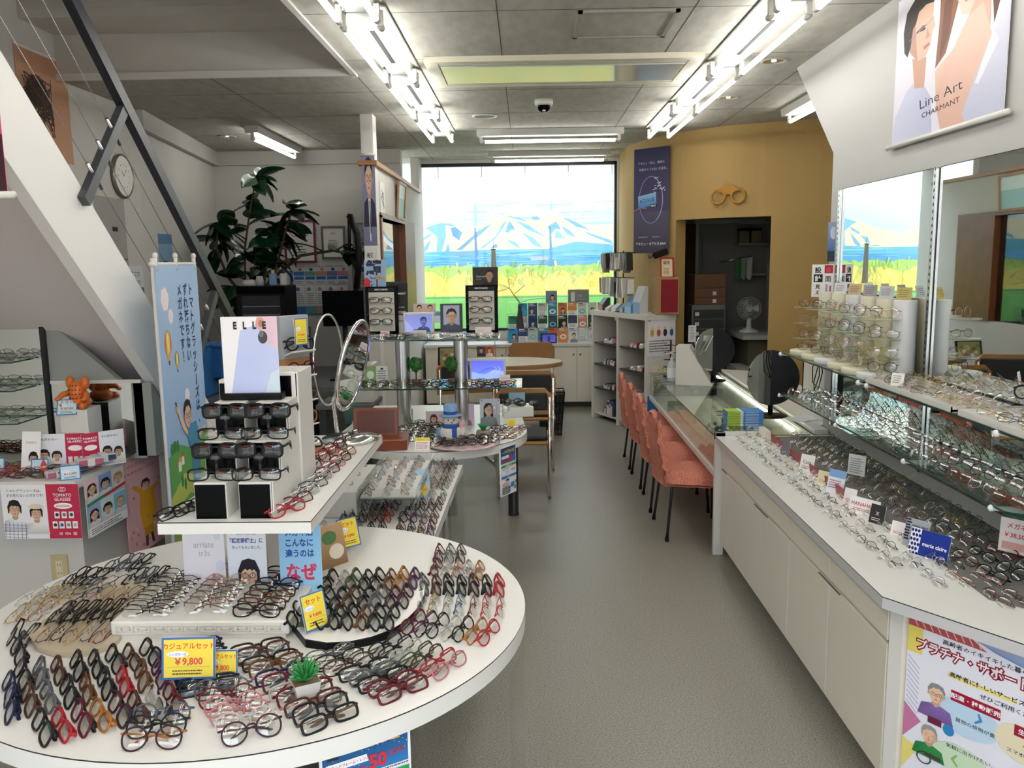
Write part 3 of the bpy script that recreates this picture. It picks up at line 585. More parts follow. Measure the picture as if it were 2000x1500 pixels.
def chair():
    t = thing('showcase_chair', 'coral chair', 'chair', (0, 0, 0), 0, 'coral chairs at the showcase')
    def sheet(rows, th):
        m = MB(); n = len(rows[0]); V = [p for r in rows for p in r]; o = len(V); V2 = []
        for r in range(len(rows)):
            for c in range(n):
                a = Vector(rows[min(r+1, len(rows)-1)][c])-Vector(rows[max(r-1, 0)][c]); b = Vector(rows[r][min(c+1, n-1)])-Vector(rows[r][max(c-1, 0)]); nn = a.cross(b).normalized()*th; V2.append(tuple(Vector(rows[r][c])+nn))
        R = len(rows); fs = []
        for r in range(R-1):
            for c in range(n-1): q = [r*n+c, r*n+c+1, (r+1)*n+c+1, (r+1)*n+c]; fs += [q[::-1], [i+o for i in q]]
        ed = [r*n for r in range(R)]+[(R-1)*n+c for c in range(1, n)]+[r*n+n-1 for r in range(R-2, -1, -1)]+[c for c in range(n-2, 0, -1)]
        for i in range(len(ed)): a, b = ed[i], ed[(i+1) % len(ed)]; fs.append([a, b, b+o, a+o])
        m.add(V+V2, fs, 0, True); return m
    rn = random.Random(5); rows = []
    for i in range(15):
        u = i/14; z = .33+.42*u; wv = .205*(1-.28*u**2.2); row = []
        for j in range(11):
            v = j/5-1; row.append((.02-.05*u+.03*(1-v*v)*(-1)*.9*(1-u)+.012*math.sin(i*2.6)*(1 if i % 2 else .3)+rn.uniform(-.004, .004), v*wv, z+(-.03*(v*v) if i == 14 else 0)+.0*v))
        rows.append(row)
    obj('backrest', sheet(rows, .03), orange_c, t)
    rows = []
    for i in range(9):
        u = i/8; row = []
        for j in range(11):
            v = j/5-1; row.append((.0+.40*u, v*(.215+.01*math.sin(i*3)), .395+.02*(1-v*v)-.02*u+rn.uniform(-.003, .003)+(-.05 if abs(v) == 1 else 0)))
        rows.append(row)
    obj('seat', sheet(rows, -.035), orange_c, t)
    for x in (.04, .36):
        for s in (-1, 1):
            x2 = x-.035 if x < .1 else x+.02
            lg = obj('leg', MB().tube([(x, s*.17, .375), (x, s*.175, .34), (x2, s*.215, .01)], .009, 10), legm, t); obj('foot_cap', MB().cyl((x2, s*.215), .012, 0, .025, 12), black, lg)
    return t
c0 = chair()
cl = ['coral pleated chair nearest the wall counter', 'coral pleated chair second from the wall counter', 'coral pleated chair third from the wall counter', 'coral pleated chair at the far end by the white bookcase']
for i in range(4):
    c = c0 if i == 0 else copytree(c0); c.location = (.80, 5.02+.575*i, 0); c.scale = (1, 1, 1.0); c.rotation_euler.z = (.03, -.03, .02, -.02)[i]; c['label'] = cl[i]
# white open bookcase standing at an angle
t = thing('bookcase', 'white open bookcase with small packets on its shelves beside the showcase', 'bookcase', (0, 0, 0))
p0, p1 = Vector((.675, 8.82)), Vector((1.115, 7.86)); bkd = (p1-p0).normalized(); nrm = Vector((-bkd.y, bkd.x)); BD = .32; BL = (p1-p0).length
if nrm.x < 0: nrm = -nrm
def bk(u, v): q = p0+bkd*u+nrm*v; return (q.x, q.y)
def bb(u0, u1, v0, v1, z0, z1, m=None): return (m or MB()).prism([bk(u0, v0), bk(u1, v0), bk(u1, v1), bk(u0, v1)][::-1], z0, z1)
bkw = mat('bookcase_white', '#dcd8ce', .45); bkin = mat('bookcase_inner', '#b9b1a3', .6)
for u in (0, BL/2-.02, BL-.035): obj('upright', bb(u, u+.035, 0, BD, 0, 1.08), bkw, t)
obj('top', bb(-.01, BL+.01, -.01, BD, 1.08, 1.13), bkw, t); obj('back_panel', bb(.01, BL-.01, BD-.012, BD, 0, 1.08), bkin, t)
BKZ = [.06, .33, .58, .80]
for k in (0, 1):
    for z in BKZ: obj('shelf', bb(.03+k*(BL/2-.02), BL/2-.015+k*(BL/2-.02), .015, BD-.01, z-.012, z), mat('glass_dark_shelf', '#3d3b37', .3) if z > .1 else bkw, t)
# back cabinet below the rear window
t = thing('back_cabinet', 'low cream cabinet below the rear window with brochures on top', 'cabinet', (0, 0, 0))
obj('top', B(-1.15, 1.0, 9.38, 9.84, .695, .725), white, t); obj('body', B(-1.14, .99, 9.42, 9.84, .06, .695), cream, t); obj('plinth', B(-1.14, .99, 9.47, 9.84, 0, .06), shade, t)
for i, (a, b) in enumerate(((-.70, -.245), (-.24, .235), (.24, .555), (.56, .985))):
    dr = obj('door', B(a, b, 9.405, 9.42, .07, .685, b=.002), cream, t); kx = b-.035 if i in (0, 2) else a+.035; obj('knob', MB().ell((kx, 9.395, .60), (.01, .012, .01), 10), mat('knob_brown', '#5b4a39', .4), dr)
# alcove under the stairs: mirrors and the children's display counter
t = thing('display_counter', 'white corner display counter under the staircase with small colourful glasses', 'counter', (0, 0, 0))
cpt = [(-2.85, 3.26), (-1.815, 3.26), (-1.785, 3.85), (-2.85, 3.85)]
obj('top', MB().prism(cpt, .765, .80), white, t); obj('body', MB().prism([(-2.85, 3.36), (-1.86, 3.36), (-1.83, 3.84), (-2.85, 3.84)], 0, .765), wall_m, t)
struct('wall_alcove', MB().box(-2.85, -1.70, 3.66, 3.70, .80, 1.15).prism([(-2.85, 1.15), (-1.80, 1.15), (-2.11, 1.43), (-2.85, 1.43)], 3.66, 3.70, ax='y').prism([(3.86, 0), (4.93, 0), (3.66, 1.14), (3.66, .81), (3.86, .81)], -1.74, -1.66, ax='x'), mat('alcove_grey', '#9aa09a', .7))
o = tag(obj('alcove_mirror', B(-2.10, -1.745, 3.652, 3.659, .80, 1.14), mirror), 'low mirror strip behind the children glasses under the stairs', 'mirror'); obj('trim', B(-2.10, -1.70, 3.645, 3.659, 1.14, 1.155), white, o)
o = tag(obj('alcove_mirror', B(-2.85, -2.125, 3.652, 3.659, .80, 1.40), mirror), 'tall mirror with a black edge at the far corner under the stairs', 'mirror'); obj('trim', B(-2.85, -2.10, 3.645, 3.659, 1.40, 1.415), white, o); obj('edge', B(-2.125, -2.105, 3.64, 3.659, .80, 1.40), blk, o)
t = thing('alcove_shelf', 'glass shelves in front of the tall mirror under the stairs', 'shelf', (0, 0, 0))
for z in (1.0, 1.14, 1.26): gshelf('glass_shelf', [(-2.84, 3.42), (-2.15, 3.46), (-2.15, 3.645), (-2.84, 3.645)], z, t, .006)
# ------------------------------------------------------------------ eyeglasses
lensm = clear('lens', '#f1f1ee', ior=1.85); lensd = clear('lens_dark', '#55524e', ior=1.62); lensb = clear('lens_blue', '#b9c4d8', ior=1.75)
FC = {'black': '#141416', 'brown': '#4a2c20', 'tortoise': '#5d3a1d', 'wine red': '#5c1422', 'red': '#a81f28', 'navy': '#171c3d', 'grey': '#5a5b60', 'purple': '#4b2146', 'pink': '#b3757a', 'clear': '#c9c6c2', 'amber': '#a4692d', 'green': '#3d4a35', 'blue': '#2f5b8c', 'plum': '#3a1e2b'}
MC = {'silver': '#c4c4c6', 'gold': '#c9a35c', 'gunmetal': '#56565c', 'bronze': '#7c5a48', 'rose': '#b98c80', 'dark metal': '#26262a'}
def fmat(c):
    if c in MC: return mat('metal_'+c.replace(' ', '_'), MC[c], .2, 1)
    if c == 'clear': return mat('frame_clear', FC[c], .15, alpha=.55)
    return mat('frame_'+c.replace(' ', '_'), FC[c], .28, spec=.22)
SH = {'oval': (.052, .033, 2.3), 'rectangular': (.053, .030, 3.6), 'round': (.048, .043, 2.1), 'square': (.052, .038, 3.2), 'slim': (.052, .026, 3.0)}
_gm = {}
def outline(w, h, n, e, sgn):
    pts = []
    for i in range(n):
        a = 2*PI*i/n; c, s = math.cos(a), math.sin(a)
        x = w/2*math.copysign(abs(c)**(2/e), c); z = h/2*math.copysign(abs(s)**(2/e), s)
        z *= 1-.12*(x*sgn/(w/2))*(-1 if z < 0 else .3)
        pts.append((x, z))
    return pts
def gparts(shape, thick, fold, lo=False):
    """meshes of one pair: rims with bridge, lens outline for each eye, two temples"""
    k = (shape, thick, fold, lo)
    if k in _gm: return _gm[k]
    w, h, e = SH[shape]; n = 12 if lo else 22; r = {0: .0011, 1: .0020, 2: .0029}[thick]; ts = 4 if lo else 6; cx = w/2+.009
    rim = MB(); L = []
    def bow(x): return .055*x*x*14
    for s in (-1, 1):
        o = outline(w, h, n, e, s)
        P = [(s*cx+x, bow(s*cx+x), z) for x, z in o]
        if thick == 0 and not lo: rim.tube(P[:n//2+1], r, ts)
        else: rim.tube(P, r, ts, closed=True)
        lm = MB(); q = (.99,) if lo else (.99, .75, .5, .25); V = [(s*cx+x*u, bow(s*cx+x*u)-.003*(1-u*u), z*u) for u in q for x, z in o]+[(s*cx, bow(cx)-.003, 0)]; nq = len(q)
        lm.add(V, [[j*n+i, j*n+(i+1) % n, (j+1)*n+(i+1) % n, (j+1)*n+i] for j in range(nq-1) for i in range(n)]+[[(nq-1)*n+i, (nq-1)*n+(i+1) % n, nq*n] for i in range(n)], 0, True); L.append(lm)
    rim.tube([(-.0105, bow(.01)+.0, h*.16), (-.004, -.001, h*.25), (.004, -.001, h*.25), (.0105, bow(.01), h*.16)], r*1.05, ts)
    T = []; W = cx+w/2
    for s in (-1, 1):
        tm = MB(); y0 = bow(W); hz = h*.25
        tm.tube([(s*(W-.004), y0, hz), (s*(W+.003), y0+.004, hz), (s*(W+.004), y0+.010, hz)], r*1.3, ts)
        if fold == 'open':
            tm.tube([(s*(W+.004), y0+.008, hz), (s*(W+.002), y0+.06, hz), (s*(W-.004), y0+.098, hz), (s*(W-.010), y0+.120, hz-.014), (s*(W-.014), y0+.138, hz-.032)], [r*1.1, r*1.0, r*1.0, r*1.5, r*1.3], ts, flat=1.0)
        else:
            dy = .012 if s < 0 else .017
            tm.tube([(s*(W+.004), y0+.009, hz), (s*(W-.02), dy+y0*.5, hz-.002), (-s*(W-.055), dy+.001, hz-.006), (-s*(W-.03), dy+.006, hz-.012), (-s*(W-.008), dy+.016, hz-.024)], [r*1.1, r*1.0, r*1.0, r*1.5, r*1.3], ts)
        T.append(tm)
    nose = MB()
    if not lo and thick < 2:
        for s in (-1, 1): nose.ell((s*.0085, .004, -.002), (.0018, .0016, .0045), 8)
        o = len(rim.v); rim.v += nose.v; rim.f += [[i+o for i in f] for f in nose.f]; rim.mi += nose.mi; rim.sm += nose.sm
    _gm[k] = (rim, L, T); return _gm[k]
_gmesh = {}
def gmesh(shape, thick, fold):
    k = (shape, thick, fold)
    if k not in _gmesh:
        rim, L, T = gparts(*k); d = fmat('black')
        _gmesh[k] = (rim.mesh('rims', d), [l.mesh('lens', lensm) for l in L], [q.mesh('temple', d) for q in T])
    return _gmesh[k]
def own(o, m): o.material_slots[0].link = 'OBJECT'; o.material_slots[0].material = m
_proto = {}
def pose(pos, heading, tilt, h, zrest):
    """stand the pair on its lower rim, front leaning back by tilt; heading is the direction of its own +x"""
    return Matrix.Translation(pos) @ Matrix.Rotation(heading, 4, 'Z') @ Matrix.Rotation(-tilt, 4, 'X') @ Matrix.Translation((0, 0, h/2+.002))
def pair(pos, heading, shape='oval', col='black', thick=1, fold='fold', tilt=.75, temple=None, lens=None, label='', group=None):
    k = (shape, thick, fold)
    if k not in _proto:
        a, L, T = gmesh(*k); root = link('eyeglasses', a); root['category'] = 'eyeglasses'
        for l in L: link('lens', l, root)
        for q in T: link('temple', q, root)
        _proto[k] = root; r = root
    else: r = copytree(_proto[k])
    r.matrix_world = pose(pos, heading, tilt, SH[shape][1], 0); r.name = 'eyeglasses'
    fm = fmat(col); tm = fmat(temple) if temple else fm
    own(r, fm)
    for c in r.children:
        if c.name.startswith('temple'): own(c, tm)
        else: own(c, lens or lensm)
    r['label'] = label
    if group: r['group'] = group
    return r
class Mass:
    """the many small far pairs, kept as one body of stock"""
    def __init__(s): s.mb = MB(); s.mats = []
    def mi(s, m):
        if m not in s.mats: s.mats.append(m)
        return s.mats.index(m)
    def pair(s, pos, heading, shape='oval', col='silver', thick=0, fold='fold', tilt=.75, temple=None, lens=None):
        rim, L, T = gparts(shape, thick, fold, True); M = pose(pos, heading, tilt, SH[shape][1], 0)
        for part, m in [(rim, fmat(col))]+[(l, lens or lensm) for l in L]+[(q, fmat(temple or col)) for q in T]: s.mb.add(part.v, part.f, s.mi(m), True, M)
MASS = Mass()
ORD = ['first', 'second', 'third', 'fourth', 'fifth', 'sixth', 'seventh', 'eighth', 'ninth', 'tenth', 'eleventh', 'twelfth', 'thirteenth', 'fourteenth', 'fifteenth', 'sixteenth', 'seventeenth', 'eighteenth', 'nineteenth', 'twentieth']
_gr = random.Random(11)
def row(first, last, n, z, where=None, group=None, cols=('black',), shapes=('oval',), thick=1, tilt=.55, jit=.03, fold='fold', temples=(None,), lens=None, flip=False, start='from the near end', off=.016):
    """n pairs in file: first/last = (px, py, qx, qy), the pixels of the two lens centres of the end pairs; where=None adds to the mass"""
    zz = z+off; A0, B0, A1, B1 = at(*first[:2], z=zz), at(*first[2:], z=zz), at(*last[:2], z=zz), at(*last[2:], z=zz)
    for i in range(n):
        t = i/max(n-1, 1); a, b = A0.lerp(A1, t), B0.lerp(B1, t); mid = (a+b)/2; mid.z = z
        hd = math.atan2(b.y-a.y, b.x-a.x)+_gr.uniform(-jit, jit)+(PI if flip else 0)
        c = cols[i % len(cols)]; sh = shapes[i % len(shapes)]; tc = temples[i % len(temples)]; tl = tilt+_gr.uniform(-.06, .06)
        if where is None: MASS.pair(mid, hd, sh, c, thick, fold, tl, tc, lens)
        else:
            lb = f'{c} {sh} eyeglasses, {ORD[i]} {start} {where}' if n > 1 else f'{c} {sh} eyeglasses {where}'
            if len(lb.replace('-', ' ').split()) > 16: lb = lb.replace(f'{c} {sh} eyeglasses', f'{c} frames')
            if len(lb.split()) > 16: lb = lb.replace('in the ', 'in ', 1)
            if len(lb.split()) > 16: lb = lb.replace(' from the black tray', '')
            pair(mid, hd, sh, c, thick, fold, tl, tc, lens, lb, group)
# ------------------------------------------------------------------ stock on the tables
def Z(ox, oy, s, q): return tuple((ox if i % 2 == 0 else oy)+v/s for i, v in enumerate(q))
za = lambda *q: Z(0, 1230, 5.556, q)
G = 'eyeglasses on the round table'
dk = ('black', 'brown', 'black', 'wine red', 'black', 'navy', 'brown', 'black'); SQ = ('rectangular', 'square', 'oval')
row(za(345, 400, 360, 550), za(1540, 230, 1600, 290), 7, TZ, 'in the row against the beige tray', G, ('grey', 'brown', 'black', 'black', 'black', 'brown', 'black'), ('square', 'rectangular'), 2, start='away from the wall outlet')
row(za(220, 700, 260, 850), za(1640, 400, 1690, 540), 8, TZ, 'in the middle row of the angled block', G, ('brown', 'grey', 'black', 'tortoise', 'black', 'red', 'tortoise', 'purple'), ('square', 'rectangular'), 2, start='from the table rim')
row(za(350, 1010, 420, 1150), za(1780, 690, 1850, 810), 8, TZ, 'in the outermost row of the angled block', G, ('black', 'red', 'wine red', 'amber', 'plum', 'brown', 'clear', 'wine red'), ('square', 'rectangular', 'square', 'oval'), 2, temples=('black', None, 'black', None), start='from the table rim')
row(za(20, 590, 35, 700), za(150, 450, 180, 550), 2, TZ, 'at the picture edge below the outlet wall', G, ('navy', 'black'), ('square',), 2, start='pair')
row(za(25, 760, 45, 920), za(110, 190, 150, 320), 2, TZ, 'set apart by the table rim under the outlet wall', G, ('navy', 'black'), ('square',), 2, start='pair')
zb = lambda *q: Z(300, 1200, 5, q)
row(zb(390, 740, 700, 690), zb(230, 350, 550, 290), 9, TZ, 'in the navy file below the price card', G, ('black', 'navy', 'navy', 'black', 'navy', 'black', 'navy', 'black', 'navy'), ('rectangular', 'slim'), 2, lens=lensb, start='up')
row(zb(810, 1215, 1130, 1130), zb(450, 790, 860, 750), 6, TZ, 'in the pink round file at the rim', G, ('plum', 'clear', 'pink', 'pink', 'wine red', 'grey'), ('round',), 1, start='up from the rim')
row(za(1450, 1245, 1790, 1225), za(1570, 980, 1880, 960), 3, TZ, 'of the three round ones at the very rim', G, ('plum', 'black', 'grey'), ('round',), 1, temples=('amber', 'black', 'blue'), start='nearest the rim,')
row(zb(1590, 1085, 1900, 960), zb(860, 370, 1180, 300), 11, TZ, 'in the long dark file toward the succulent', G, ('black', 'black', 'brown', 'wine red', 'clear', 'wine red', 'navy', 'tortoise', 'black', 'brown', 'black'), ('rectangular', 'square'), 2, temples=('tortoise', 'grey', 'pink', None), start='up from the rim')
zc = lambda *q: Z(560, 1240, 5.882, q)
row(zc(1200, 700, 1540, 565), zc(770, 450, 1080, 355), 5, TZ, 'in the file above the sale poster', G, ('wine red', 'wine red', 'black', 'grey', 'black'), ('rectangular', 'oval'), 2, start='up from the rim')
row(zc(570, 400, 900, 300), zc(340, 285, 690, 185), 3, TZ, 'of three beside the succulent pot', G, ('brown', 'black', 'grey'), ('oval',), 1, start='going up')
row(zc(1090, 180, 1270, 60), zc(1850, 400, 1980, 310), 7, TZ, 'in the rim row right of the sale poster'.replace('right of', 'past'), G, ('black', 'black', 'clear', 'green', 'brown', 'red', 'pink'), ('oval', 'rectangular'), 1, start='out from the tray')
zd = lambda *q: Z(780, 1040, 5.768, q)
K = ('wine red', 'purple', 'black', 'clear', 'black', 'amber', 'red')
row(zd(130, 1065, 270, 940), zd(1000, 1190, 1115, 1050), 7, TZ, 'in the second fan row at the aisle', G, K, ('oval', 'rectangular'), 1, start='from the black tray')
row(zd(290, 860, 330, 710), zd(1190, 890, 1220, 775), 7, TZ, 'in the third fan row at the aisle', G, ('clear', 'gold', 'silver', 'blue', 'wine red', 'red', 'red'), ('oval', 'square'), 0, start='from the black tray')
row(zd(330, 640, 340, 510), zd(1180, 650, 1190, 525), 7, TZ, 'in the fourth fan row at the aisle', G, ('grey', 'brown', 'black', 'black', 'plum', 'black', 'red'), ('square', 'oval'), 2, start='from the black tray')
row(zd(440, 430, 480, 345), zd(940, 460, 965, 370), 5, TZ, 'in the fifth fan row at the aisle', G, ('wine red', 'clear', 'rose', 'silver', 'amber'), ('oval',), 1, start='from the black tray')
row(zd(490, 280, 515, 180), zd(740, 275, 755, 190), 3, TZ, 'in the farthest fan row at the aisle', G, ('wine red', 'grey', 'plum'), ('square',), 1, start='from the slanting unit')
# black-edged round plate
ze = lambda *q: Z(560, 1080, 6.667, q)
PZ = TZ+.022; pts = []
for q in ((60, 900), (240, 1120), (520, 1165), (820, 1150), (1100, 1090), (1350, 1000), (1520, 900), (1680, 740), (1790, 540), (1800, 420), (1700, 260), (1200, 140), (700, 200), (400, 420)): pts.append(tuple(at(*ze(*q), z=PZ)[:2]))
edged_top('plate', pts, TZ, PZ, thing('display_plate', 'black edged display plate holding dark frames beside the succulent', 'tray', (0, 0, 0)), black)
G2 = 'dark frames on the black edged plate'
row(ze(130, 890, 220, 715), ze(1380, 920, 1470, 750), 8, PZ, 'in the outer row on the black edged plate', G2, ('black', 'green', 'black', 'black', 'black', 'tortoise', 'black', 'black'), ('square', 'oval'), 2, start='from the succulent')
row(ze(500, 650, 600, 530), ze(1570, 630, 1650, 480), 7, PZ, 'in the middle row on the black edged plate', G2, ('black', 'black', 'brown', 'black', 'grey', 'plum', 'plum'), ('square', 'rectangular'), 2, start='from the price card')
row(ze(570, 420, 660, 300), ze(1690, 380, 1740, 260), 8, PZ, 'in the inner row on the black edged plate', G2, ('black', 'clear', 'green', 'black', 'black', 'tortoise', 'amber', 'purple'), ('square', 'oval'), 2, start='from the price card')
# white stepped box with a key pattern
zf = lambda *q: Z(200, 1060, 4.762, q)
yb = at(390, 1250, z=TZ).y; zt_ = at(390, 1214, y=yb).z; xl, xr = at(214, 1214, y=yb).x, at(563, 1214, y=yb).x; yk = at(420, 1128, z=zt_).y
t = thing('display_box', 'white display box with a raised key pattern on its front edge', 'box', (0, 0, 0)); bw = mat('box_white', '#e3e0d8', .45)
obj('body', MB().box(xl, xr, yb, yk, TZ+.012, zt_, b=.004).box(xl+.02, xr-.01, yb+.006, yk, TZ, TZ+.012), bw, t)
m = MB(); w = (xr-xl-.03)/10; zl, zh = TZ+.022, zt_-.010; gr = zh-zl
for i in range(10):
    x = xl+.015+i*w
    for q in ((0, .9, .9, 1), (.8, .9, .35, .9), (.3, .9, .35, .45), (.3, .4, .35, .7), (0, .08, .0, .9), (0, 1, 0, .1)): m.box(x+q[0]*w, x+q[1]*w, yb-.0025, yb+.001, zl+q[2]*gr, zl+q[3]*gr)
obj('key_pattern', m, mat('box_relief', '#d3cec2', .5), t)
G3 = 'frames on the key pattern box'
row(zf(250, 650, 530, 640), zf(620, 300, 880, 290), 9, zt_, 'in the file nearest the tray on the key pattern box', G3, ('dark metal', 'dark metal', 'gunmetal', 'dark metal', 'gunmetal', 'dark metal', 'dark metal', 'gunmetal', 'black'), ('oval', 'rectangular'), 0, start='up')
row(zf(860, 620, 1050, 615), zf(1130, 290, 1330, 285), 7, zt_, 'in the middle round file on the key pattern box', G3, ('bronze', 'bronze', 'gunmetal', 'bronze', 'rose', 'gold', 'bronze'), ('round',), 0, start='up')
row(zf(1290, 640, 1540, 645), zf(1590, 280, 1820, 280), 7, zt_, 'in the dark file nearest the plate on the key pattern box', G3, ('black', 'brown', 'tortoise', 'black', 'navy', 'black', 'black'), ('oval', 'rectangular'), 1, start='up')
# beige oval tray with rimless frames
zg = lambda *q: Z(0, 1060, 5.882, q); pts = [tuple(at(*zg(*q), z=TZ+.014)[:2]) for q in ((330, 1060), (420, 1190), (620, 1255), (900, 1260), (1150, 1210), (1330, 1140), (1700, 600), (1750, 480), (1500, 430), (1250, 500), (700, 760), (420, 940))]
obj('body', MB().prism(pts, TZ+.001, TZ+.014), mat('beige_tray', '#c3b49c', .4), thing('display_tray', 'beige oval tray under the rimless frames beside the key pattern box', 'tray', (0, 0, 0)))
G4 = 'rimless and metal frames by the outlet wall'; RM = ('gold', 'silver', 'rose', 'gunmetal', 'gold')
TR_ = TZ+.014
row(zg(560, 950, 430, 1050), zg(1200, 950, 1080, 1060), 5, TR_, 'in the front row on the beige tray', G4, ('rose', 'gunmetal', 'gold', 'silver', 'rose'), ('slim', 'oval'), 0, temples=('bronze', 'black', 'gold', 'purple', 'wine red'), start='from the outlet wall')
row(zg(690, 740, 550, 840), zg(1290, 710, 1170, 830), 5, TR_, 'in the second row on the beige tray', G4, ('gunmetal', 'black', 'black', 'black', 'black'), ('oval',), 1, start='from the outlet wall')
row(zg(180, 750, 60, 850), zg(480, 730, 340, 830), 3, TZ, 'in the gold row left of the beige tray'.replace('left of', 'just outside'), G4, ('gold', 'gold', 'rose'), ('slim',), 0, start='from the table rim')
row(zg(380, 560, 220, 650), zg(1480, 560, 1330, 650), 8, TZ+.007, 'in the third row behind the beige tray', G4, ('silver', 'gold', 'gold', 'gold', 'gunmetal', 'rose', 'gold', 'bronze'), ('slim', 'oval'), 0, start='from the outlet wall')
row(zg(590, 500, 440, 580), zg(1320, 430, 1180, 500), 6, TZ, 'in the fourth row behind the beige tray', G4, ('silver', 'gold', 'silver', 'black', 'rose', 'gunmetal'), ('oval',), 0, start='from the outlet wall')
row(zg(900, 330, 730, 430), zg(1150, 340, 950, 440), 3, TZ, 'of the dark trio under the wall outlet', G4, ('black', 'black', 'black'), ('oval',), 1, start='from the outlet')
row(zg(1400, 170, 1220, 260), zg(1660, 160, 1480, 270), 3, TZ, 'of the trio beside the pink poster', G4, ('grey', 'grey', 'black'), ('oval',), 1, start='from the outlet')
row(zg(1580, 330, 1400, 440), zg(1830, 310, 1680, 430), 3, TZ, 'of the trio by the white banner pole', G4, ('black', 'grey', 'black'), ('oval',), 1, start='from the outlet')
row(zg(130, 960, 50, 1120), zg(290, 1010, 180, 1130), 2, TZ, 'of the pair at the rim before the beige tray', G4, ('black', 'gunmetal'), ('round', 'oval'), 1, start='from the rim')
# along the edge of the tier shelf
zh_ = lambda *q: Z(320, 600, 3, q); G5 = 'frames on the tier shelf'
row(zh_(690, 1195, 790, 1160), zh_(1040, 870, 1130, 830), 9, 1.0, 'along the edge of the tier shelf', G5, ('red', 'wine red', 'silver', 'gunmetal', 'silver', 'wine red', 'pink', 'black', 'amber'), ('oval', 'rectangular'), 1, start='from the corner')
row(zh_(830, 940, 890, 920), zh_(1080, 770, 1160, 740), 6, 1.0, 'in the inner file on the tier shelf', G5, ('black', 'wine red', 'red', 'wine red', 'black', 'gunmetal'), ('oval', 'square'), 1, start='from the white boxes')
row(zh_(60, 1200, 130, 1175), zh_(140, 1175, 200, 1150), 2, 1.0, 'lying beside the black fronted boxes', G5, ('black', 'dark metal'), ('rectangular',), 1, start='pair')
# stair of black fronted boxes with sunglasses
t = thing('display_riser', 'stair of white display boxes with black glossy fronts on the tier shelf', 'riser', (0, 0, 0))
x0s = ((-.862, -.778), (-.747, -.662))
for x0, x1 in x0s:
    for k in range(3):
        y = 2.10+.088*k; bx = obj('box', B(x0, x1, y, y+.10, 1.0, 1.095+.09*k, b=.0015), white, t); obj('front_panel', B(x0+.003, x1-.003, y-.003, y+.001, 1.0+.0 if k == 0 else 1.006+.09*k, 1.090+.09*k), blackgloss, bx)
bx = obj('box', B(-.752, -.652, 2.37, 2.52, 1.0, 1.345, b=.0015), white, t); obj('front_panel', B(-.748, -.672, 2.366, 2.372, 1.20, 1.335), blackgloss, bx)
bx = obj('box', B(-.88, -.79, 2.37, 2.52, 1.0, 1.325, b=.0015), white, t); obj('front_panel', B(-.877, -.793, 2.366, 2.372, 1.19, 1.315), blackgloss, bx)
obj('side_sheet', MB().prism([(2.10, 1.0), (2.52, 1.0), (2.52, 1.34), (2.37, 1.34), (2.37, 1.275), (2.28, 1.275), (2.28, 1.185), (2.19, 1.185), (2.19, 1.095), (2.10, 1.095)], -.66, -.657, ax='x'), white, t)
G6 = 'dark frames on the black fronted boxes'
for i, (x0, x1) in enumerate(x0s):
    side = ('column beside the blue banner', 'column beside the white side panel')[i]; xm = (x0+x1)/2
    for k in range(2):
        zb_ = 1.095+.09*k; y = 2.105+.088*k
        pair(Vector((xm, y+.01, zb_)), .04, 'rectangular', 'black', 1, 'open', .12, None, None, f'black frames lying low on the {("bottom", "second")[k]} box, {side}', G6)
        st_ = pair(Vector((xm, y+.045, zb_+.052)), .03, 'square', ('black', 'black')[k], 2, 'open', .08, None, lensd, f'black thick sunglasses raised on the {("bottom", "second")[k]} box, {side}', G6)
        s_ = tag(obj('glasses_stand', MB().tube([(xm, y+.05, zb_), (xm, y+.05, zb_+.045), (xm, y+.046, zb_+.065)], .004, 8).cyl((xm, y+.05), .016, zb_, zb_+.004, 16).box(xm-.012, xm+.012, y+.04, y+.052, zb_+.05, zb_+.06), acryl), f'clear nose stand on the {("bottom", "second")[k]} box, {side}', 'stand', 'clear nose stands')
# ------------------------------------------------------------------ wall counter
G7 = 'metal frames on the wall counter'; CZ = .68
MIX = ('silver', 'gunmetal', 'silver', 'rose', 'dark metal', 'gunmetal', 'silver', 'gold', 'gunmetal', 'silver', 'silver', 'rose')
for nr, fr_, n, nm in (((1714, 1084, 1734, 1098), (1431, 853, 1441, 861), 12, 'in the file along the counter edge'), ((1756, 1084, 1777, 1100), (1449, 844.5, 1456, 851), 12, 'in the second file from the counter edge'), ((1801, 1082, 1821, 1097), (1469, 844, 1476, 849), 12, 'in the third file from the counter edge')):
    row(nr, fr_, n, CZ, nm, G7, MIX, ('round', 'oval', 'oval'), 0, .85, temples=('dark metal', 'black', 'gunmetal'), start='from the near corner')
row((1843, 1082, 1861, 1101), (1843, 1082, 1861, 1101), 1, CZ, 'beside the blue sign on the counter', G7, ('black',), ('oval',), 0, .85)
row((1800, 1117, 1822, 1133), (1899, 1119, 1925, 1133), 3, CZ, 'in the angled row at the counter corner', G7, ('silver', 'rose', 'pink'), ('oval',), 0, .85, start='from the corner')
row((1922, 1155, 1948, 1172), (1967, 1159, 1993, 1173), 2, CZ, 'at the very corner above the service poster', G7, ('wine red', 'brown'), ('oval',), 0, .85, start='pair')
m_ = obj('mat', MB().prism([(1.30, 2.30), (1.66, 1.95), (1.66, 4.52), (1.34, 4.52)], CZ, CZ+.004), grey_mat, thing('counter_mat', 'grey felt mat under the inner rows of the wall counter', 'mat', (0, 0, 0)))
G8 = 'frames on the grey counter mat'
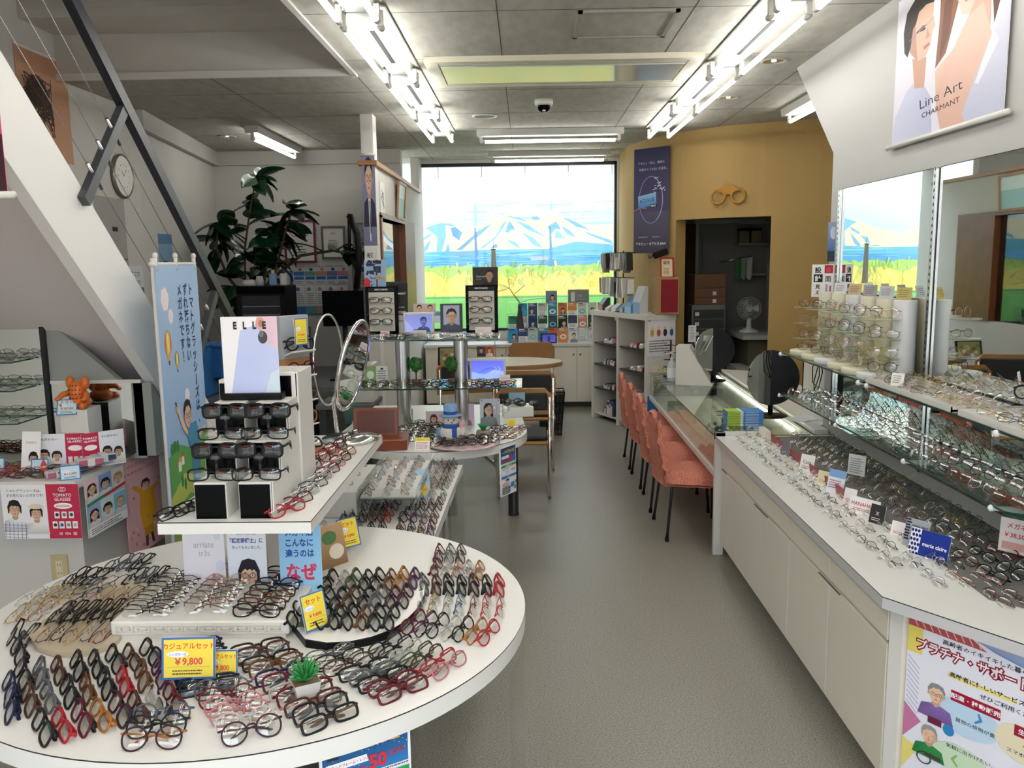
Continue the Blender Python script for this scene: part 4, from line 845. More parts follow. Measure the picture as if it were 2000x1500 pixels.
for j, x in enumerate((1.37, 1.44, 1.515, 1.59)):
    for i in range(14 if j else 13):
        y = 2.44+.155*i+.03*j+_gr.uniform(-.01, .01); c = _gr.choice(('black', 'brown', 'gunmetal', 'dark metal', 'wine red', 'bronze', 'silver', 'gold', 'rose') if y > 2.9 else ('black', 'wine red', 'black', 'brown', 'dark metal'))
        if y > 4.5: continue
        hd = -PI/2+.12+_gr.uniform(-.1, .1)
        if i < 4 and j < 3: pair(Vector((x, y, CZ+.004)), hd, _gr.choice(('oval', 'square', 'round')), c, 1 if i < 2 else 0, 'fold', .8, None, None, f'{c} frames, {ORD[i]} in the {ORD[j]} file on the grey counter mat', G8)
        else: MASS.pair(Vector((x, y, CZ+.004)), hd, _gr.choice(('oval', 'rectangular', 'round')), c, 0, 'fold', .85)
for j, x in enumerate((1.44, 1.53, 1.61)):
    for i in range(15):
        y = 2.50+.148*i+.02*j
        if y > 4.62: continue
        MASS.pair(Vector((x, y, .90)), -PI/2+.15+_gr.uniform(-.15, .15), _gr.choice(('round', 'oval', 'square')), _gr.choice(('silver', 'dark metal', 'gunmetal', 'black', 'silver', 'rose', 'navy', 'red')), 0, 'fold', .55)
for j, x in enumerate((1.44, 1.51, 1.58)):
    for i in range(6): MASS.pair(Vector((x, 2.82+.125*i, 1.147)), -PI/2+.2+_gr.uniform(-.2, .2), _gr.choice(('oval', 'round', 'rectangular')), _gr.choice(('silver', 'rose', 'gunmetal', 'gold', 'silver')), 0, 'fold', .7)
    for i in range(3): MASS.pair(Vector((x, 2.36+.13*i, 1.147)), -PI/2+.4+_gr.uniform(-.2, .2), 'oval', _gr.choice(('rose', 'gold', 'gunmetal', 'silver')), 0, 'fold', .6)
    for i in range(2): MASS.pair(Vector((x, 2.0+.13*i, 1.15)), -PI/2+.5+_gr.uniform(-.2, .2), 'slim', _gr.choice(('black', 'brown', 'black')), 1, 'fold', .6)
# ------------------------------------------------------------------ slanting unit between the round tables
zk = lambda *q: Z(600, 870, 5.769, q); UZ = .672; G9 = 'frames on the rectangular display table'
for k, (a, b, n, nm) in enumerate((((870, 1280, 905, 1185), (1330, 1270, 1380, 1190), 5, 'first'), ((965, 1115, 1000, 1030), (1400, 1110, 1405, 1030), 5, 'second'), ((1070, 975, 1120, 885), (1430, 975, 1450, 890), 4, 'third'), ((1120, 810, 1180, 745), (1460, 830, 1490, 760), 4, 'fourth'), ((1230, 690, 1255, 620), (1520, 680, 1535, 620), 4, 'fifth'))):
    row(zk(*a), zk(*b), n, UZ, f'in the {nm} row along the aisle edge', G9, _gr.sample(['black', 'brown', 'black', 'wine red', 'black', 'grey', 'purple', 'tortoise'], 5), ('square', 'oval', 'rectangular'), 1, start='across')
for a, b, n in (((1315, 580, 1345, 510), (1560, 580, 1580, 520), 3), ((1400, 450, 1430, 400), (1590, 450, 1620, 400), 4), ((1400, 370, 1430, 320), (1640, 370, 1660, 320), 4), ((1470, 275, 1490, 230), (1660, 275, 1680, 230), 4), ((1500, 225, 1515, 190), (1690, 225, 1700, 190), 4)): row(zk(*a), zk(*b), n, UZ, cols=('silver', 'rose', 'black', 'brown'), shapes=('oval', 'round'), thick=0)
for a, b, n, c in (((330, 1390, 380, 1290), (640, 1370, 690, 1270), 5, ('rose', 'silver', 'pink', 'grey')), ((420, 1120, 460, 1050), (765, 1120, 800, 1050), 4, ('grey', 'black', 'grey')), ((470, 980, 500, 900), (870, 970, 900, 890), 4, ('brown', 'grey', 'black', 'black')), ((440, 830, 480, 750), (940, 820, 980, 740), 6, ('black', 'brown', 'black', 'tortoise', 'brown', 'red')), ((440, 690, 480, 620), (1020, 690, 1060, 610), 6, ('brown', 'black', 'grey', 'black', 'black', 'brown')), ((60, 1100, 100, 1020), (200, 960, 240, 880), 3, ('black', 'gold', 'silver'))): row(zk(*a), zk(*b), n, UZ, cols=c, shapes=('oval', 'square'), thick=1)
ty0, ty1 = 3.10, 3.70; t = thing('acrylic_tray', 'raised clear acrylic tray with a white liner full of small frames', 'tray', (0, 0, 0))
obj('liner', B(-.64, -.43, ty0, ty1, .762, .768), white, t); obj('tray', MB().box(-.645, -.425, ty0-.004, ty0, .755, .80).box(-.645, -.425, ty1, ty1+.004, .755, .80).box(-.649, -.645, ty0, ty1, .755, .80).box(-.425, -.421, ty0, ty1, .755, .80).box(-.645, -.425, ty0, ty1, .755, .761), acryl, t)
obj('support', MB().box(-.62, -.612, ty0+.03, ty1-.03, .672, .755).box(-.455, -.447, ty0+.03, ty1-.03, .68, .755), acryl, t)
for i in range(5):
    for j in range(3): MASS.pair(Vector((-.60+.07*j, ty0+.07+.115*i, .768)), PI/2+_gr.uniform(-.15, .15), _gr.choice(('round', 'oval')), _gr.choice(('rose', 'bronze', 'brown', 'wine red', 'silver')), 0, 'fold', .8)
obj('block', B(-.80, -.665, 3.15, 3.6, .672, .775, b=.003), white, thing('display_block', 'plain white block with a few metal frames beside the acrylic tray', 'block', (0, 0, 0)))
for i in range(3): MASS.pair(Vector((-.71, 3.22+.15*i, .775)), PI/2-.3, 'round', ('gunmetal', 'black', 'silver')[i], 0, 'fold', .7)
# ------------------------------------------------------------------ second table and its glass shelves
R2 = random.Random(4)
for i in range(7):
    for j in range(3): MASS.pair(Vector((-.66+.0*i+.09*j, 4.32+.075*i, TZ)), R2.uniform(-.2, .2), 'oval', R2.choice(('black', 'dark metal', 'brown', 'green')), 1, 'fold', .7)
for i in range(5):
    for j in range(2): MASS.pair(Vector((-.22+.11*j+.02*i, 4.35+.07*i, TZ)), .6+R2.uniform(-.2, .2), 'slim', R2.choice(('black', 'wine red', 'brown', 'rose')), 1, 'fold', .7)
for x in (-1.0, -.92, -.78, -.62, -.55, -.47, -.30, -.22, -.13):
    for y in (4.63, 4.72): MASS.pair(Vector((x, y, .96)), R2.uniform(-.3, .3), 'oval', R2.choice(('black', 'brown', 'dark metal', 'bronze')), 1, 'fold', .6)
for x in (-.84, -.74, -.65, -.52, -.42, -.32, -.22):
    for y in (4.62, 4.70): MASS.pair(Vector((x, y, 1.23)), R2.uniform(-.3, .3), 'rectangular', R2.choice(('silver', 'gunmetal', 'black')), 0, 'fold', .6)
# children's counter under the stairs
for j in range(4):
    for i in range(9): MASS.pair(Vector((-2.68+.092*i, 3.31+.06*j, .80)), R2.uniform(-.15, .15), 'oval', R2.choice(('brown', 'wine red', 'amber', 'black', 'tortoise', 'red')), 1, 'fold', .8)
for j in range(5): MASS.pair(Vector((-1.87, 3.36+.09*j, .815)), PI/2, 'oval', R2.choice(('brown', 'navy', 'wine red')), 1, 'fold', .8)
for z in (1.0, 1.14, 1.26):
    for i in range(5): MASS.pair(Vector((-2.76+.13*i, 3.53, z)), R2.uniform(-.3, .3), 'oval', R2.choice(('black', 'brown', 'gunmetal')), 0, 'fold', .6)
# ------------------------------------------------------------------ left side: stair corner, plant corner
H2 = PI/2
P = Print(.5, .95, 50, 95, '#d8486c'); P.rect(0, 0, 50, 20, '#eeb7c0'); P.ell(20, 40, 9, 14, '#f0cfa0'); P.line([(0, 52), (25, 47), (50, 50)], .8, '#ffffff'); P.line([(0, 66), (25, 60), (50, 63)], .8, '#ffffff'); P.rect(0, 80, 50, 95, '#3c1a28'); P.lines(4, 46, 83, 4, 2.6, '#c8a0b0')
o = P.put('hanging_poster', (-1.63, 2.28, 1.85), 0, label='crimson hanging poster with a white lower rod by the staircase', cat='poster'); obj('rod', MB().tube([(-.27, 0, -.008), (.27, 0, -.008)], .01, 10), white, o)
P = Print(.55, .62, 55, 62, '#c99877'); P.ell(20, 40, 16, 26, '#3a241c'); P.ell(24, 46, 11, 15, '#d9a583'); P.rect(0, 0, 55, 1.5, '#e8e4de'); R = random.Random(2)
for i in range(60): P.line([(R.uniform(4, 36), R.uniform(14, 50)) for _ in range(2)], .8, R.choice(['#2a1914', '#4c2f24', '#5b3a2c']))
P.put('wall_poster', (-2.866, 5.2, 2.29), H2, label='brown portrait poster high on the wall behind the staircase', cat='poster')
t = thing('wall_clock', 'round wall clock with a pale dial behind the staircase cables', 'clock', (-2.868, 6.1, 2.28), H2)
obj('case', MB().lathe([(0, 0), (.15, 0), (.155, .02), (.142, .03), (.138, .022)], n=40, M=Matrix.Rotation(H2, 4, 'X')), mat('clock_case', '#8a8478', .3, .6), t)
P = Print(.19, .19, 28, 28, '#f2f0ea', .001)
for k in range(12): P.rect(13.6+12*math.sin(k*PI/6), 13.2-12*math.cos(k*PI/6), 14.4+12*math.sin(k*PI/6), 14.8-12*math.cos(k*PI/6), '#222222')
P.line([(14, 14), (9, 9)], .8, '#111111'); P.line([(14, 14), (20, 7)], .6, '#111111')
me = P.mesh('dial'); d = link('dial', me, t, (0, -.0235, -.095)); obj('face', MB().lathe([(0, .0222), (.139, .0222)], n=40, M=Matrix.Rotation(H2, 4, 'X')), mat('clock_face', '#f2f0ea', .4), t)
P = Print(.42, .62, 42, 62, '#a7a5a3'); P.text('ch', 24, 52, 9, '#3a3a3c'); P.rect(0, 42, 42, 43, '#b33a45'); P.rect(22, 20, 30, 23, '#2a2a2a'); P.put('wall_poster', (-2.866, 5.9, 1.5), H2, label='plain grey poster with a thin red line on the stair wall', cat='poster')
P = Print(.48, .62, 48, 62, '#86a9c6'); P.rect(0, 0, 48, 8, '#5f88ae'); P.text('踏み出て、', 5, 26, 6, '#1d2c3e'); P.text('どこまでも。', 9, 34, 6, '#1d2c3e'); P.person(36, 34, 9, style='long', cloth='#c9d6e2', glasses=None); P.put('wall_poster', (-2.92, 6.72, 1.28), H2-.12, label='pale blue poster of a dark haired woman on the far wall behind the stairs', cat='poster')
P = Print(.26, .7, 26, 70, '#dfe3e4'); P.rect(0, 16, 26, 22, '#2f7fa0'); P.text('スマホ', 6, 8, 5, '#222222'); P.text('LOOK!', 6, 14, 5, '#222222'); P.lines(3, 24, 26, 12, 3.4, '#5a6670'); P.person(5, 8, 3.2, body=False); P.put('wall_poster', (-2.866, 6.2, .95), H2, label='narrow white leaflet with a teal band low on the stair wall', cat='poster')
# nobori banner
t = thing('nobori_banner', 'tall pale blue banner with a leaping boy and hot air balloons on a white pole', 'banner', (-1.50, 3.64, 0), H2)
P = Print(.44, 1.32, 225, 570, '#9dbce0', .003); P.rect(0, 0, 225, 330, '#a9c4e4', '#9dbde6')
for x, y, r in ((38, 60, 17), (62, 92, 11), (120, 245, 11)):
    for k in range(7): P.ell(x+r*.6*math.cos(k), y+r*.7*math.sin(k), r*.6, r*.6, '#f3e4ea', 10)
for x, y, s in ((38, 140, 1), (78, 172, .62)):
    P.ell(x, y, 17*s, 24*s, '#d9694a' if s == 1 else '#5f8f56')
    for k in (-1, 1): P.ell(x+k*6*s, y, 4*s, 22*s, '#f0c95a')
    P.ell(x, y, 3*s, 23*s, '#f5e6a0'); P.poly([(x-8*s, y+20*s), (x+8*s, y+20*s), (x+4*s, y+30*s), (x-4*s, y+30*s)], '#e7b04f'); P.rect(x-4*s, y+31*s, x+4*s, y+39*s, '#8b5a3a')
P.text('トマトグラッシーズは、', 178, 30, 25, '#1a2a63', bold=.012, vert=True); P.text('ずれ落ちない', 146, 30, 25, '#1a2a63', bold=.012, vert=True); P.text('メガネです！', 114, 30, 25, '#1a2a63', bold=.012, vert=True)
P.poly([(0, 345), (60, 330), (130, 350), (225, 325), (225, 570), (0, 570)], '#62a95a', '#7ab356'); P.poly([(0, 420), (80, 385), (225, 440), (225, 570), (0, 570)], '#c9d36a', '#9dbd55'); P.poly([(0, 450), (100, 430), (225, 480), (225, 570), (0, 570)], '#6fb05c', '#c4c75a')
for x, y in ((20, 332), (34, 330), (48, 331), (190, 330), (205, 328), (60, 400), (75, 408)): P.ell(x, y, 7, 12, '#3f8a4a', 10)
P.rect(44, 362, 60, 380, '#fdf6ea'); P.poly([(42, 362), (52, 350), (62, 362)], '#e8a33c'); P.rect(62, 354, 76, 370, '#fdf6ea'); P.poly([(60, 354), (69, 344), (78, 354)], '#c9503c')
P.line([(62, 262), (52, 250), (60, 270)], 9, '#eec3a4'); P.line([(60, 262), (85, 300), (112, 322)], 13, '#eec3a4'); P.line([(150, 330), (180, 326), (212, 318)], 12, '#eec3a4')
P.poly([(112, 300), (158, 300), (172, 335), (160, 420), (118, 425), (122, 360), (104, 322)], '#4f93b8'); P.poly([(118, 420), (162, 415), (168, 470), (140, 478), (108, 480)], '#33608f')
P.line([(122, 470), (108, 510), (72, 548)], 20, '#eec3a4'); P.line([(152, 468), (165, 492), (150, 510)], 18, '#eec3a4'); P.ell(62, 556, 20, 9, '#e9eef6', rot=-20); P.ell(58, 560, 20, 6, '#2d4a86', rot=-20)
P.person(112, 282, 21, style='short', body=False); me = P.mesh('cloth'); link('cloth', me, t, (0, 0, .33))
obj('pole', MB().tube([(-.20, .012, 0), (-.205, .012, 1.68)], .011, 12).tube([(-.23, .012, 1.655), (.225, .012, 1.655)], .009, 10), white, t)
obj('foot', MB().box(-.3, .12, -.16, .16, 0, .02, b=.005), white, t)
for x in (-.2, 0, .2): obj('clip', MB().tube([(x, .004, 1.63), (x, .004, 1.69)], .009, 8).ell((x, .004, 1.69), (.012, .012, .014), 10), white, t)
# children's display: posters and stock under the stairs
P = Print(.315, .225, 152, 106, '#f3f2f4'); P.rect(88, 0, 152, 106, '#c72a4f'); P.text('トマトグラッシーズは、', 10, 15, 6.6, '#222222', bold=.01); P.text('ずれ落ちないメガネです！', 10, 24, 6.4, '#222222', bold=.01)
P.person(24, 48, 13, style='bangs', cloth='#f0f2f6', glasses='#8a5a50'); P.person(66, 56, 12, style='bangs', cloth='#f4f1ee', glasses='#8a5a50'); P.ell(66, 43, 15, 5, '#e5d9bd')
for k in range(6): P.line([(4+k*8, 74), (2+k*8, 106)], .7, '#3c4a86'); P.line([(0, 78+k*6), (46, 80+k*6)], .6, '#3c4a86')
P.ring(118, 10, 5, 4, .9, '#ffffff'); P.ring(123, 10, 5, 4, .9, '#ffffff'); P.text('TOMATO', 120, 24, 8.5, '#ffffff', 'c', .012); P.text('GLASSES', 120, 32, 8.5, '#ffffff', 'c', .012); P.ell(120, 42, 18, 6, '#ffffff'); P.lines(106, 134, 40, 2, 2.4, '#c72a4f', ragged=0)
for i in range(3): P.rect(102+i*14, 53, 112+i*14, 66, '#f6f0ee'); P.ell(107+i*14, 59, 3.4, 3.4, ['#333333', '#777777', '#1f5a44'][i])
for i in range(4): P.rect(97+i*13, 72, 107+i*13, 86, '#f6f0ee'); P.ell(102+i*13, 79, 3.4, 3.4, ['#2b2b2b', '#3a5aa0', '#999999', '#b8b8b8'][i])
P.text('CE', 108, 98, 6, '#ffffff', bold=.02); P.text('FDA', 120, 98, 6, '#ffffff', bold=.02); P.rect(136, 93, 143, 99, '#e8b8c4')
P.put('counter_poster', (-1.958, 3.253, .566), 0, label='white and crimson poster of two children in glasses on the corner counter front', cat='poster')
P = Print(.30, .235, 70, 110, '#e8e6e8'); cs = [('#f0c9cf', 'long'), ('#7e9fd0', 'bangs'), ('#d8d2cc', 'bangs'), ('#9fb4dd', 'long'), ('#cfe6e4', 'bangs'), ('#7fc4de', 'short')]
for i, (c, st) in enumerate(cs):
    x, y = (i % 3)*23.3, (i//3)*42+(8 if i > 2 else 0); P.rect(x, y, x+23.3, y+42, c); P.person(x+11.6, y+20, 8, style=st, cloth='#e9e4e4', hair=['#2a1c16', '#1a1512', '#b98a50'][i % 3])
P.poly([(0, 44), (70, 34), (70, 40), (0, 50)], '#2f8f72'); P.poly([(30, 42), (70, 34), (70, 40), (30, 46)], '#c9364a'); P.rect(0, 92, 70, 110, '#f4f3f3'); P.lines(4, 60, 96, 3, 4, '#555555'); P.put('counter_poster', (-1.782, 3.43, .555), H2-.05, label='poster with six portraits of children in glasses on the counter side', cat='poster')
P = Print(.36, .46, 75, 205, '#eeb9b8'); P.text('トマトグラッシーズは、', 37, 22, 7.4, '#c0574f', 'c', .01); P.text('ずれ落ちないメガネです！', 37, 36, 6.6, '#c0574f', 'c', .01)
P.line([(14, 62), (28, 78), (34, 90)], 9, '#e9a820'); P.line([(62, 78), (52, 84), (46, 92)], 9, '#e9a820'); P.poly([(26, 80), (52, 80), (56, 130), (50, 160), (28, 160), (24, 120)], '#e9a820'); P.rect(30, 158, 48, 178, '#d9951a'); P.line([(34, 176), (33, 198)], 5, '#5a3526'); P.line([(44, 176), (46, 198)], 5, '#5a3526'); P.person(38, 68, 8, style='bangs', body=False)
R = random.Random(9)
for i in range(26): x, y = R.uniform(5, 70), R.uniform(50, 200); P.ell(x, y, 2, 3, R.choice(['#e68f98', '#f6d6d4', '#d77f8a']), 8)
P.put('counter_poster', (-1.782, 3.79, .34), H2-.05, label='pink poster of a child in a yellow raincoat outfit on the counter side', cat='poster')
t = thing('wall_outlet', 'beige double wall outlet below the corner counter', 'outlet', (-1.965, 3.358, .40)); obj('plate', MB().box(-.036, .036, -.006, 0, -.06, .06, b=.003), mat('outlet_beige', '#c9b98f', .4), t)
m = MB().box(-.014, .014, -.0075, -.006, -.036, .036, b=.0005)
for z in (-.018, .018):
    for x in (-.006, .006): m.box(x-.001, x+.001, -.0082, -.007, z-.004, z+.004, 1)
obj('socket', m, [mat('outlet_ivory', '#e0d5b4', .4), blk], t)
def card(name, w, h, W, Hh, draw, loc, rz, label, cat, tilt=.25, bg='#ffffff', group=None, m=None, foot=True):
    P = Print(w, h, W, Hh, bg); draw(P); o = P.put(name, loc, rz, tilt, label, cat, group, m)
    if foot: obj('easel', MB().prism([(0, 0), (.03+.12*h, -.0+.0), (.0, h*.8)], -.004, .004, ax='x', M=Matrix.Translation((0, .003, 0))), acryl, o)
    return o
def price(kana, amount, ov='#f2d84a'):
    def f(P):
        W, Hh = P.W, P.H; P.rect(0, 0, W, Hh, '#3d6fae'); P.rect(4, 4, W-4, Hh-4, ov); P.text(kana, W/2, Hh*.27, W*.62/max(len(kana)*.5, 2.2)*.8 if kana else 5, '#d9432f', 'c', .02)
        P.ell(W*.30, Hh*.40, W*.2, Hh*.075, '#eef2fb'); P.text('レンズ付一式', W*.30, Hh*.43, W*.055, '#2c4aa0', 'c', .01); P.text(amount, W/2, Hh*.65, W*.17, '#d94a4f', 'c', .03); P.rect(W*.1, Hh*.70, W*.9, Hh*.705, '#8a7a30'); P.lines(W*.2, W*.8, Hh*.78, 2, Hh*.07, '#3a3a3a', ragged=.1)
    return f
# orange frog-like stand: two rounded dotted bodies
dm = mat('orange_figure', '#d9702a', .45); spot = mat('figure_spot', '#3b1a0c', .5)
t = thing('orange_figure', 'orange spotted crouching figure holding a price card on the children counter', 'figure', (-1.93, 3.55, 1.055), -.1)
m = MB().ell((0, 0, .062), (.035, .036, .05), 20).ell((0, .01, .02), (.05, .045, .03), 16); obj('body', m, dm, t); m = MB()
for a in range(5):
    for b in range(4): x = (a-2)*.013; z = .04+b*.018; r = 1-((z-.062)/.05)**2-(x/.035)**2; m.ell((x, -.036*math.sqrt(max(r, 0))-.0005, z), (.003, .0015, .0035), 8) if r > .1 else None
obj('spots', m, spot, t)
for s in (-1, 1):
    obj('arm', MB().tube([(s*.03, 0, .06), (s*.055, -.02, .055), (s*.06, -.045, .04)], [.014, .012, .010], 10).ell((s*.06, -.048, .04), (.012, .012, .010), 10), dm, t)
    obj('leg', MB().tube([(s*.025, -.01, .015), (s*.045, -.035, .012), (s*.05, -.055, .005)], [.018, .015, .012], 10), dm, t)
    lb = obj('ear', MB().ell((s*.034, .006, .102), (.018, .017, .03), 14), dm, t)
B3 = B(-1.99, -1.87, 3.50, 3.62, .80, 1.05, b=.002); t = tag(obj('display_box', B3, white), 'white display stand below the orange figure on the children counter', 'box')
card('price_card', .08, .07, 80, 70, price('トマト', '￥18,500', '#bfe0ea'), (-1.95, 3.485, 1.03), .25, 'small blue price card held by the orange figure', 'price card', .5, foot=False)
def tomato(flip):
    def f(P):
        P.rect(0, 0, 100, 100, '#eef0f4'); a = 60 if not flip else 0; P.rect(a, 0, a+40, 100, '#c72a4f'); P.text('TOMATO', a+20, 18, 8, '#ffffff', 'c', .02); P.text('GLASSES', a+20, 26, 8, '#ffffff', 'c', .02); P.ell(a+20, 42, 15, 8, '#ffffff')
        for i in range(3): P.rect(a+4+i*12, 66, a+13+i*12, 84, '#f3ecea')
        b = 0 if not flip else 42; P.text('ずれ落ちない', b+4, 18, 7, '#222222', bold=.01); P.person(b+16, 58, 11, style='bangs', cloth='#dfe4ee'); P.person(b+42, 62, 10, style='bangs', cloth='#f4efe9')
    return f
card('display_sign', .20, .15, 100, 100, tomato(False), (-1.985, 3.475, .80), .12, 'white and red sign with two children in front of the display stand', 'sign', .05, foot=False)
card('display_sign', .17, .15, 100, 100, tomato(True), (-1.82, 3.52, .80), .75, 'red and white sign angled beside the glasses cases', 'sign', .05, foot=False)
card('display_sign', .085, .17, 50, 100, lambda P: (P.text('TOMATO', 25, 30, 7, '#c72a4f', 'c'), P.person(32, 66, 12, style='bangs', cloth='#e8dccd')), (-2.09, 3.42, .80), -.1, 'slim white sign with one child leaning on the counter', 'sign', .2)
card('price_card', .075, .06, 75, 60, price('', '￥11,500', '#bfe0ea'), (-1.845, 3.285, .80), .5, 'blue price card at the counter corner', 'price card', .4)
card('price_card', .07, .06, 75, 60, price('', '￥14,500', '#bfe0ea'), (-2.04, 3.40, .80), .1, 'blue price card beside the red gnome', 'price card', .3)
card('price_card', .075, .06, 75, 60, price('', '￥13,500', '#bfe0ea'), (-2.24, 3.42, .80), .2, 'blue price card among the small glasses before the mirror', 'price card', .3)
t = thing('gnome_figure', 'tiny red gnome figure among the children glasses', 'figure', (-2.0, 3.37, .80)); obj('body', MB().ell((0, 0, .014), (.016, .016, .016), 12), mat('gnome_red', '#c8302a', .4), t); obj('head', MB().ell((0, 0, .036), (.010, .010, .010), 12), mat('gnome_skin', '#e6bd98', .5), t); obj('hat', MB().lathe([(.012, .040), (0, .068)], n=14), mat('gnome_red'), t)
case_m = mat('case_clear', '#d7dce2', .15, alpha=.75); inm = [mat('insert_pink', '#b9607a', .6), mat('insert_navy', '#37425f', .6)]
for i in range(6):
    x, y = -1.92+.05*(i % 3)+.02*(i//3), 3.335+.07*(i//3)+.03*(i % 3)
    t = thing('glasses_case', f'clear glasses case with a {("pink", "navy")[i % 2]} insert, {ORD[i]} in the fanned stack on the counter corner', 'case', (x, y, .80+.018*(i % 3)), .7, 'clear glasses cases'); obj('shell', MB().box(-.05, .05, -.028, .028, 0, .03, b=.008), case_m, t); obj('insert', MB().box(-.045, .045, -.0285, -.024, .005, .025), inm[i % 2], t); obj('band', B(-.014, .014, -.0292, .0292, -.0005, .0312), white, t)
# plant corner
leaf = mat('rubber_leaf', '#143a22', .25, var=.3, scale=4, coat=.2); stem = mat('plant_stem', '#4d4030', .7)
t = thing('rubber_plant', 'tall rubber plant with dark glossy leaves spreading across the back wall', 'plant', (-2.52, 7.7, 0))
obj('pot', MB().lathe([(0, 0), (.13, 0), (.17, .32), (.18, .34), (.16, .34), (.14, .28), (0, .28)], n=32), mat('plant_pot', '#3b3f45', .4), t); R = random.Random(21)
paths = [[(0, 0, .28), (-.03, .0, .9), (-.05, .02, 1.4), (-.02, 0, 1.8), (.05, 0, 2.15), (.12, 0, 2.42)], [(-.03, 0, .9), (.1, -.05, 1.3), (.28, -.05, 1.65), (.36, 0, 1.95), (.42, 0, 2.12)], [(-.05, 0, 1.35), (-.2, 0, 1.55), (-.28, .0, 1.8), (-.25, 0, 2.02)], [(.2, -.05, 1.5), (.5, -.06, 1.72), (.8, -.08, 1.76), (.97, -.1, 1.72)], [(-.02, 0, 1.1), (.12, 0, 1.4), (.18, 0, 1.75), (.22, 0, 1.95)], [(0, 0, .9), (-.1, -.1, 1.2), (-.12, -.12, 1.45)]]
def leafmesh(l, w):
    m = MB(); V = []; n = 7
    for i in range(n+1):
        u = i/n; ww = w*math.sin(PI*min(1, u**.85))**.75*(1 if 0 < i < n else .02); zz = -.25*l*u*u
        for j, a in ((0, -1), (1, -.5), (2, 0), (3, .5), (4, 1)): V.append((u*l, a*ww, zz+.18*w*(a*a)))
    m.add(V, [[i*5+j, i*5+j+1, (i+1)*5+j+1, (i+1)*5+j] for i in range(n) for j in range(4)], 0, True); return m
lm = [leafmesh(.20+.03*k, .056+.008*k).mesh('leaf', leaf) for k in range(3)]
for pi, p in enumerate(paths):
    st = obj('stem', MB().tube(p, [max(.006, .016-.002*i) for i in range(len(p))], 8), stem, t)
    cnt = (30, 30, 22, 16, 28, 20)[pi]; V = [Vector(q) for q in p]; clusters = [1.0]*8+[R.random()*.5+.45 for _ in range(cnt-8)]
    for c in clusters:
        s = c*(len(V)-1); i = min(int(s), len(V)-2); q = V[i].lerp(V[i+1], s-i)
        l = link('leaf', R.choice(lm), st); az = R.uniform(0, 2*PI); el = R.uniform(-.9, .7); l.matrix_local = Matrix.Translation(q) @ Matrix.Rotation(az, 4, 'Z') @ Matrix.Rotation(-el, 4, 'Y') @ Matrix.Rotation(R.uniform(-.8, .8), 4, 'X')
def framed(w, h, fc, draw, loc, label, rz=0, W=100, fw=.018, cat='framed certificate', bg='#e9e7e2', tilt=0):
    P = Print(w, h, W, W*h/w, bg); draw(P); o = P.put('framed_certificate' if 'cert' in cat else 'framed_picture', loc, rz, tilt, label, cat)
    m = MB()
    for q in ((-w/2-fw, -w/2+.002, -fw, h+fw), (w/2-.002, w/2+fw, -fw, h+fw)): m.box(q[0], q[1], -.012, .006, q[2], q[3])
    for q in ((-fw, .002), (h-.002, h+fw)): m.box(-w/2, w/2, -.012, .006, q[0], q[1])
    obj('frame', m, fc, o); return o
def cert(n):
    def f(P): P.lines(25, 75, P.H*.42, n, P.H*.05, '#4a4a4a'); P.text('賞 状', 50, P.H*.22, 10, '#2a2a2a', 'c')
    return f
def rings(P): P.ring(32, 34, 19, 19, 4, '#a39880', 28); P.ring(66, 33, 19, 19, 4, '#a39880', 28); P.lines(22, 70, 75, 5, 10, '#5a5a5a')
framed(.29, .40, mat('magenta_frame', '#7d2447', .4), rings, (-2.335, 8.83, 1.675), 'certificate with two gold rings in a magenta frame behind the plant')
framed(.21, .30, mat('silver_frame', '#8b8a86', .3, .7), cert(8), (-1.99, 8.835, 1.71), 'certificate in a thin silver frame beside the monitor arm')
framed(.22, .34, mat('silver_frame'), cert(6), (-1.66, 8.835, 1.7), 'grey certificate half hidden behind the white pillar', bg='#a9abb0')
P = Print(.63, .545, 120, 104, '#d5d6da'); P.text('自分にぴったりのメガネレンズが見つかります', 60, 9, 4.6, '#1c1c1c', 'c', .01); P.rect(0, 14, 6, 104, '#2c6fc0'); P.rect(6, 86, 120, 104, '#5d8fd0')
for i, c in enumerate(('#3d7fc6', '#5fa596', '#c98f74', '#7d7aa6', '#cf7f96')): x = 8+i*22; P.ell(x+13, 13, 3.5, 3, ['#b06a6a', '#2d3c78', '#c9806a', '#2d3c78', '#c97a6a'][i]); P.rect(x, 17, x+21, 25, c); P.rect(x+1, 27, x+20, 42, '#dfe3ea'); P.rect(x+1, 27, x+20, 33, '#2f6fbf'); P.lines(x+2, x+19, 36, 2, 3, '#4a4a66'); P.rect(x+1, 45, x+20, 84, '#e6e6e8'); P.ell(x+7, 52, 4, 4, c); P.lines(x+3, x+18, 60, 6, 4, '#8f8f99'); P.rect(x, 88, x+21, 100, c)
P.put('lens_chart', (-2.15, 8.845, 1.11), 0, label='wall chart comparing five lens types in blue and pink columns', cat='poster')
P = Print(.22, .28, 44, 56, '#dcd5c2'); P.rect(2, 2, 42, 14, '#c97083'); P.rect(4, 18, 20, 27, '#5f5f58'); P.rect(24, 18, 40, 27, '#6a6a62'); P.lines(4, 40, 32, 4, 5, '#7a7460'); P.put('wall_notice', (-1.44, 7.9, 1.42), 0, label='cream notice with a pink heading beside the pillar', cat='notice', parent=None)
o = bpy.data.objects.get('wall_notice'); tag(obj('pin_board', B(-1.62, -1.28, 7.905, 7.93, .75, 1.72, b=.003), mat('pinboard', '#9a9c98', .8)), 'grey pin board standing behind the monitor', 'board')
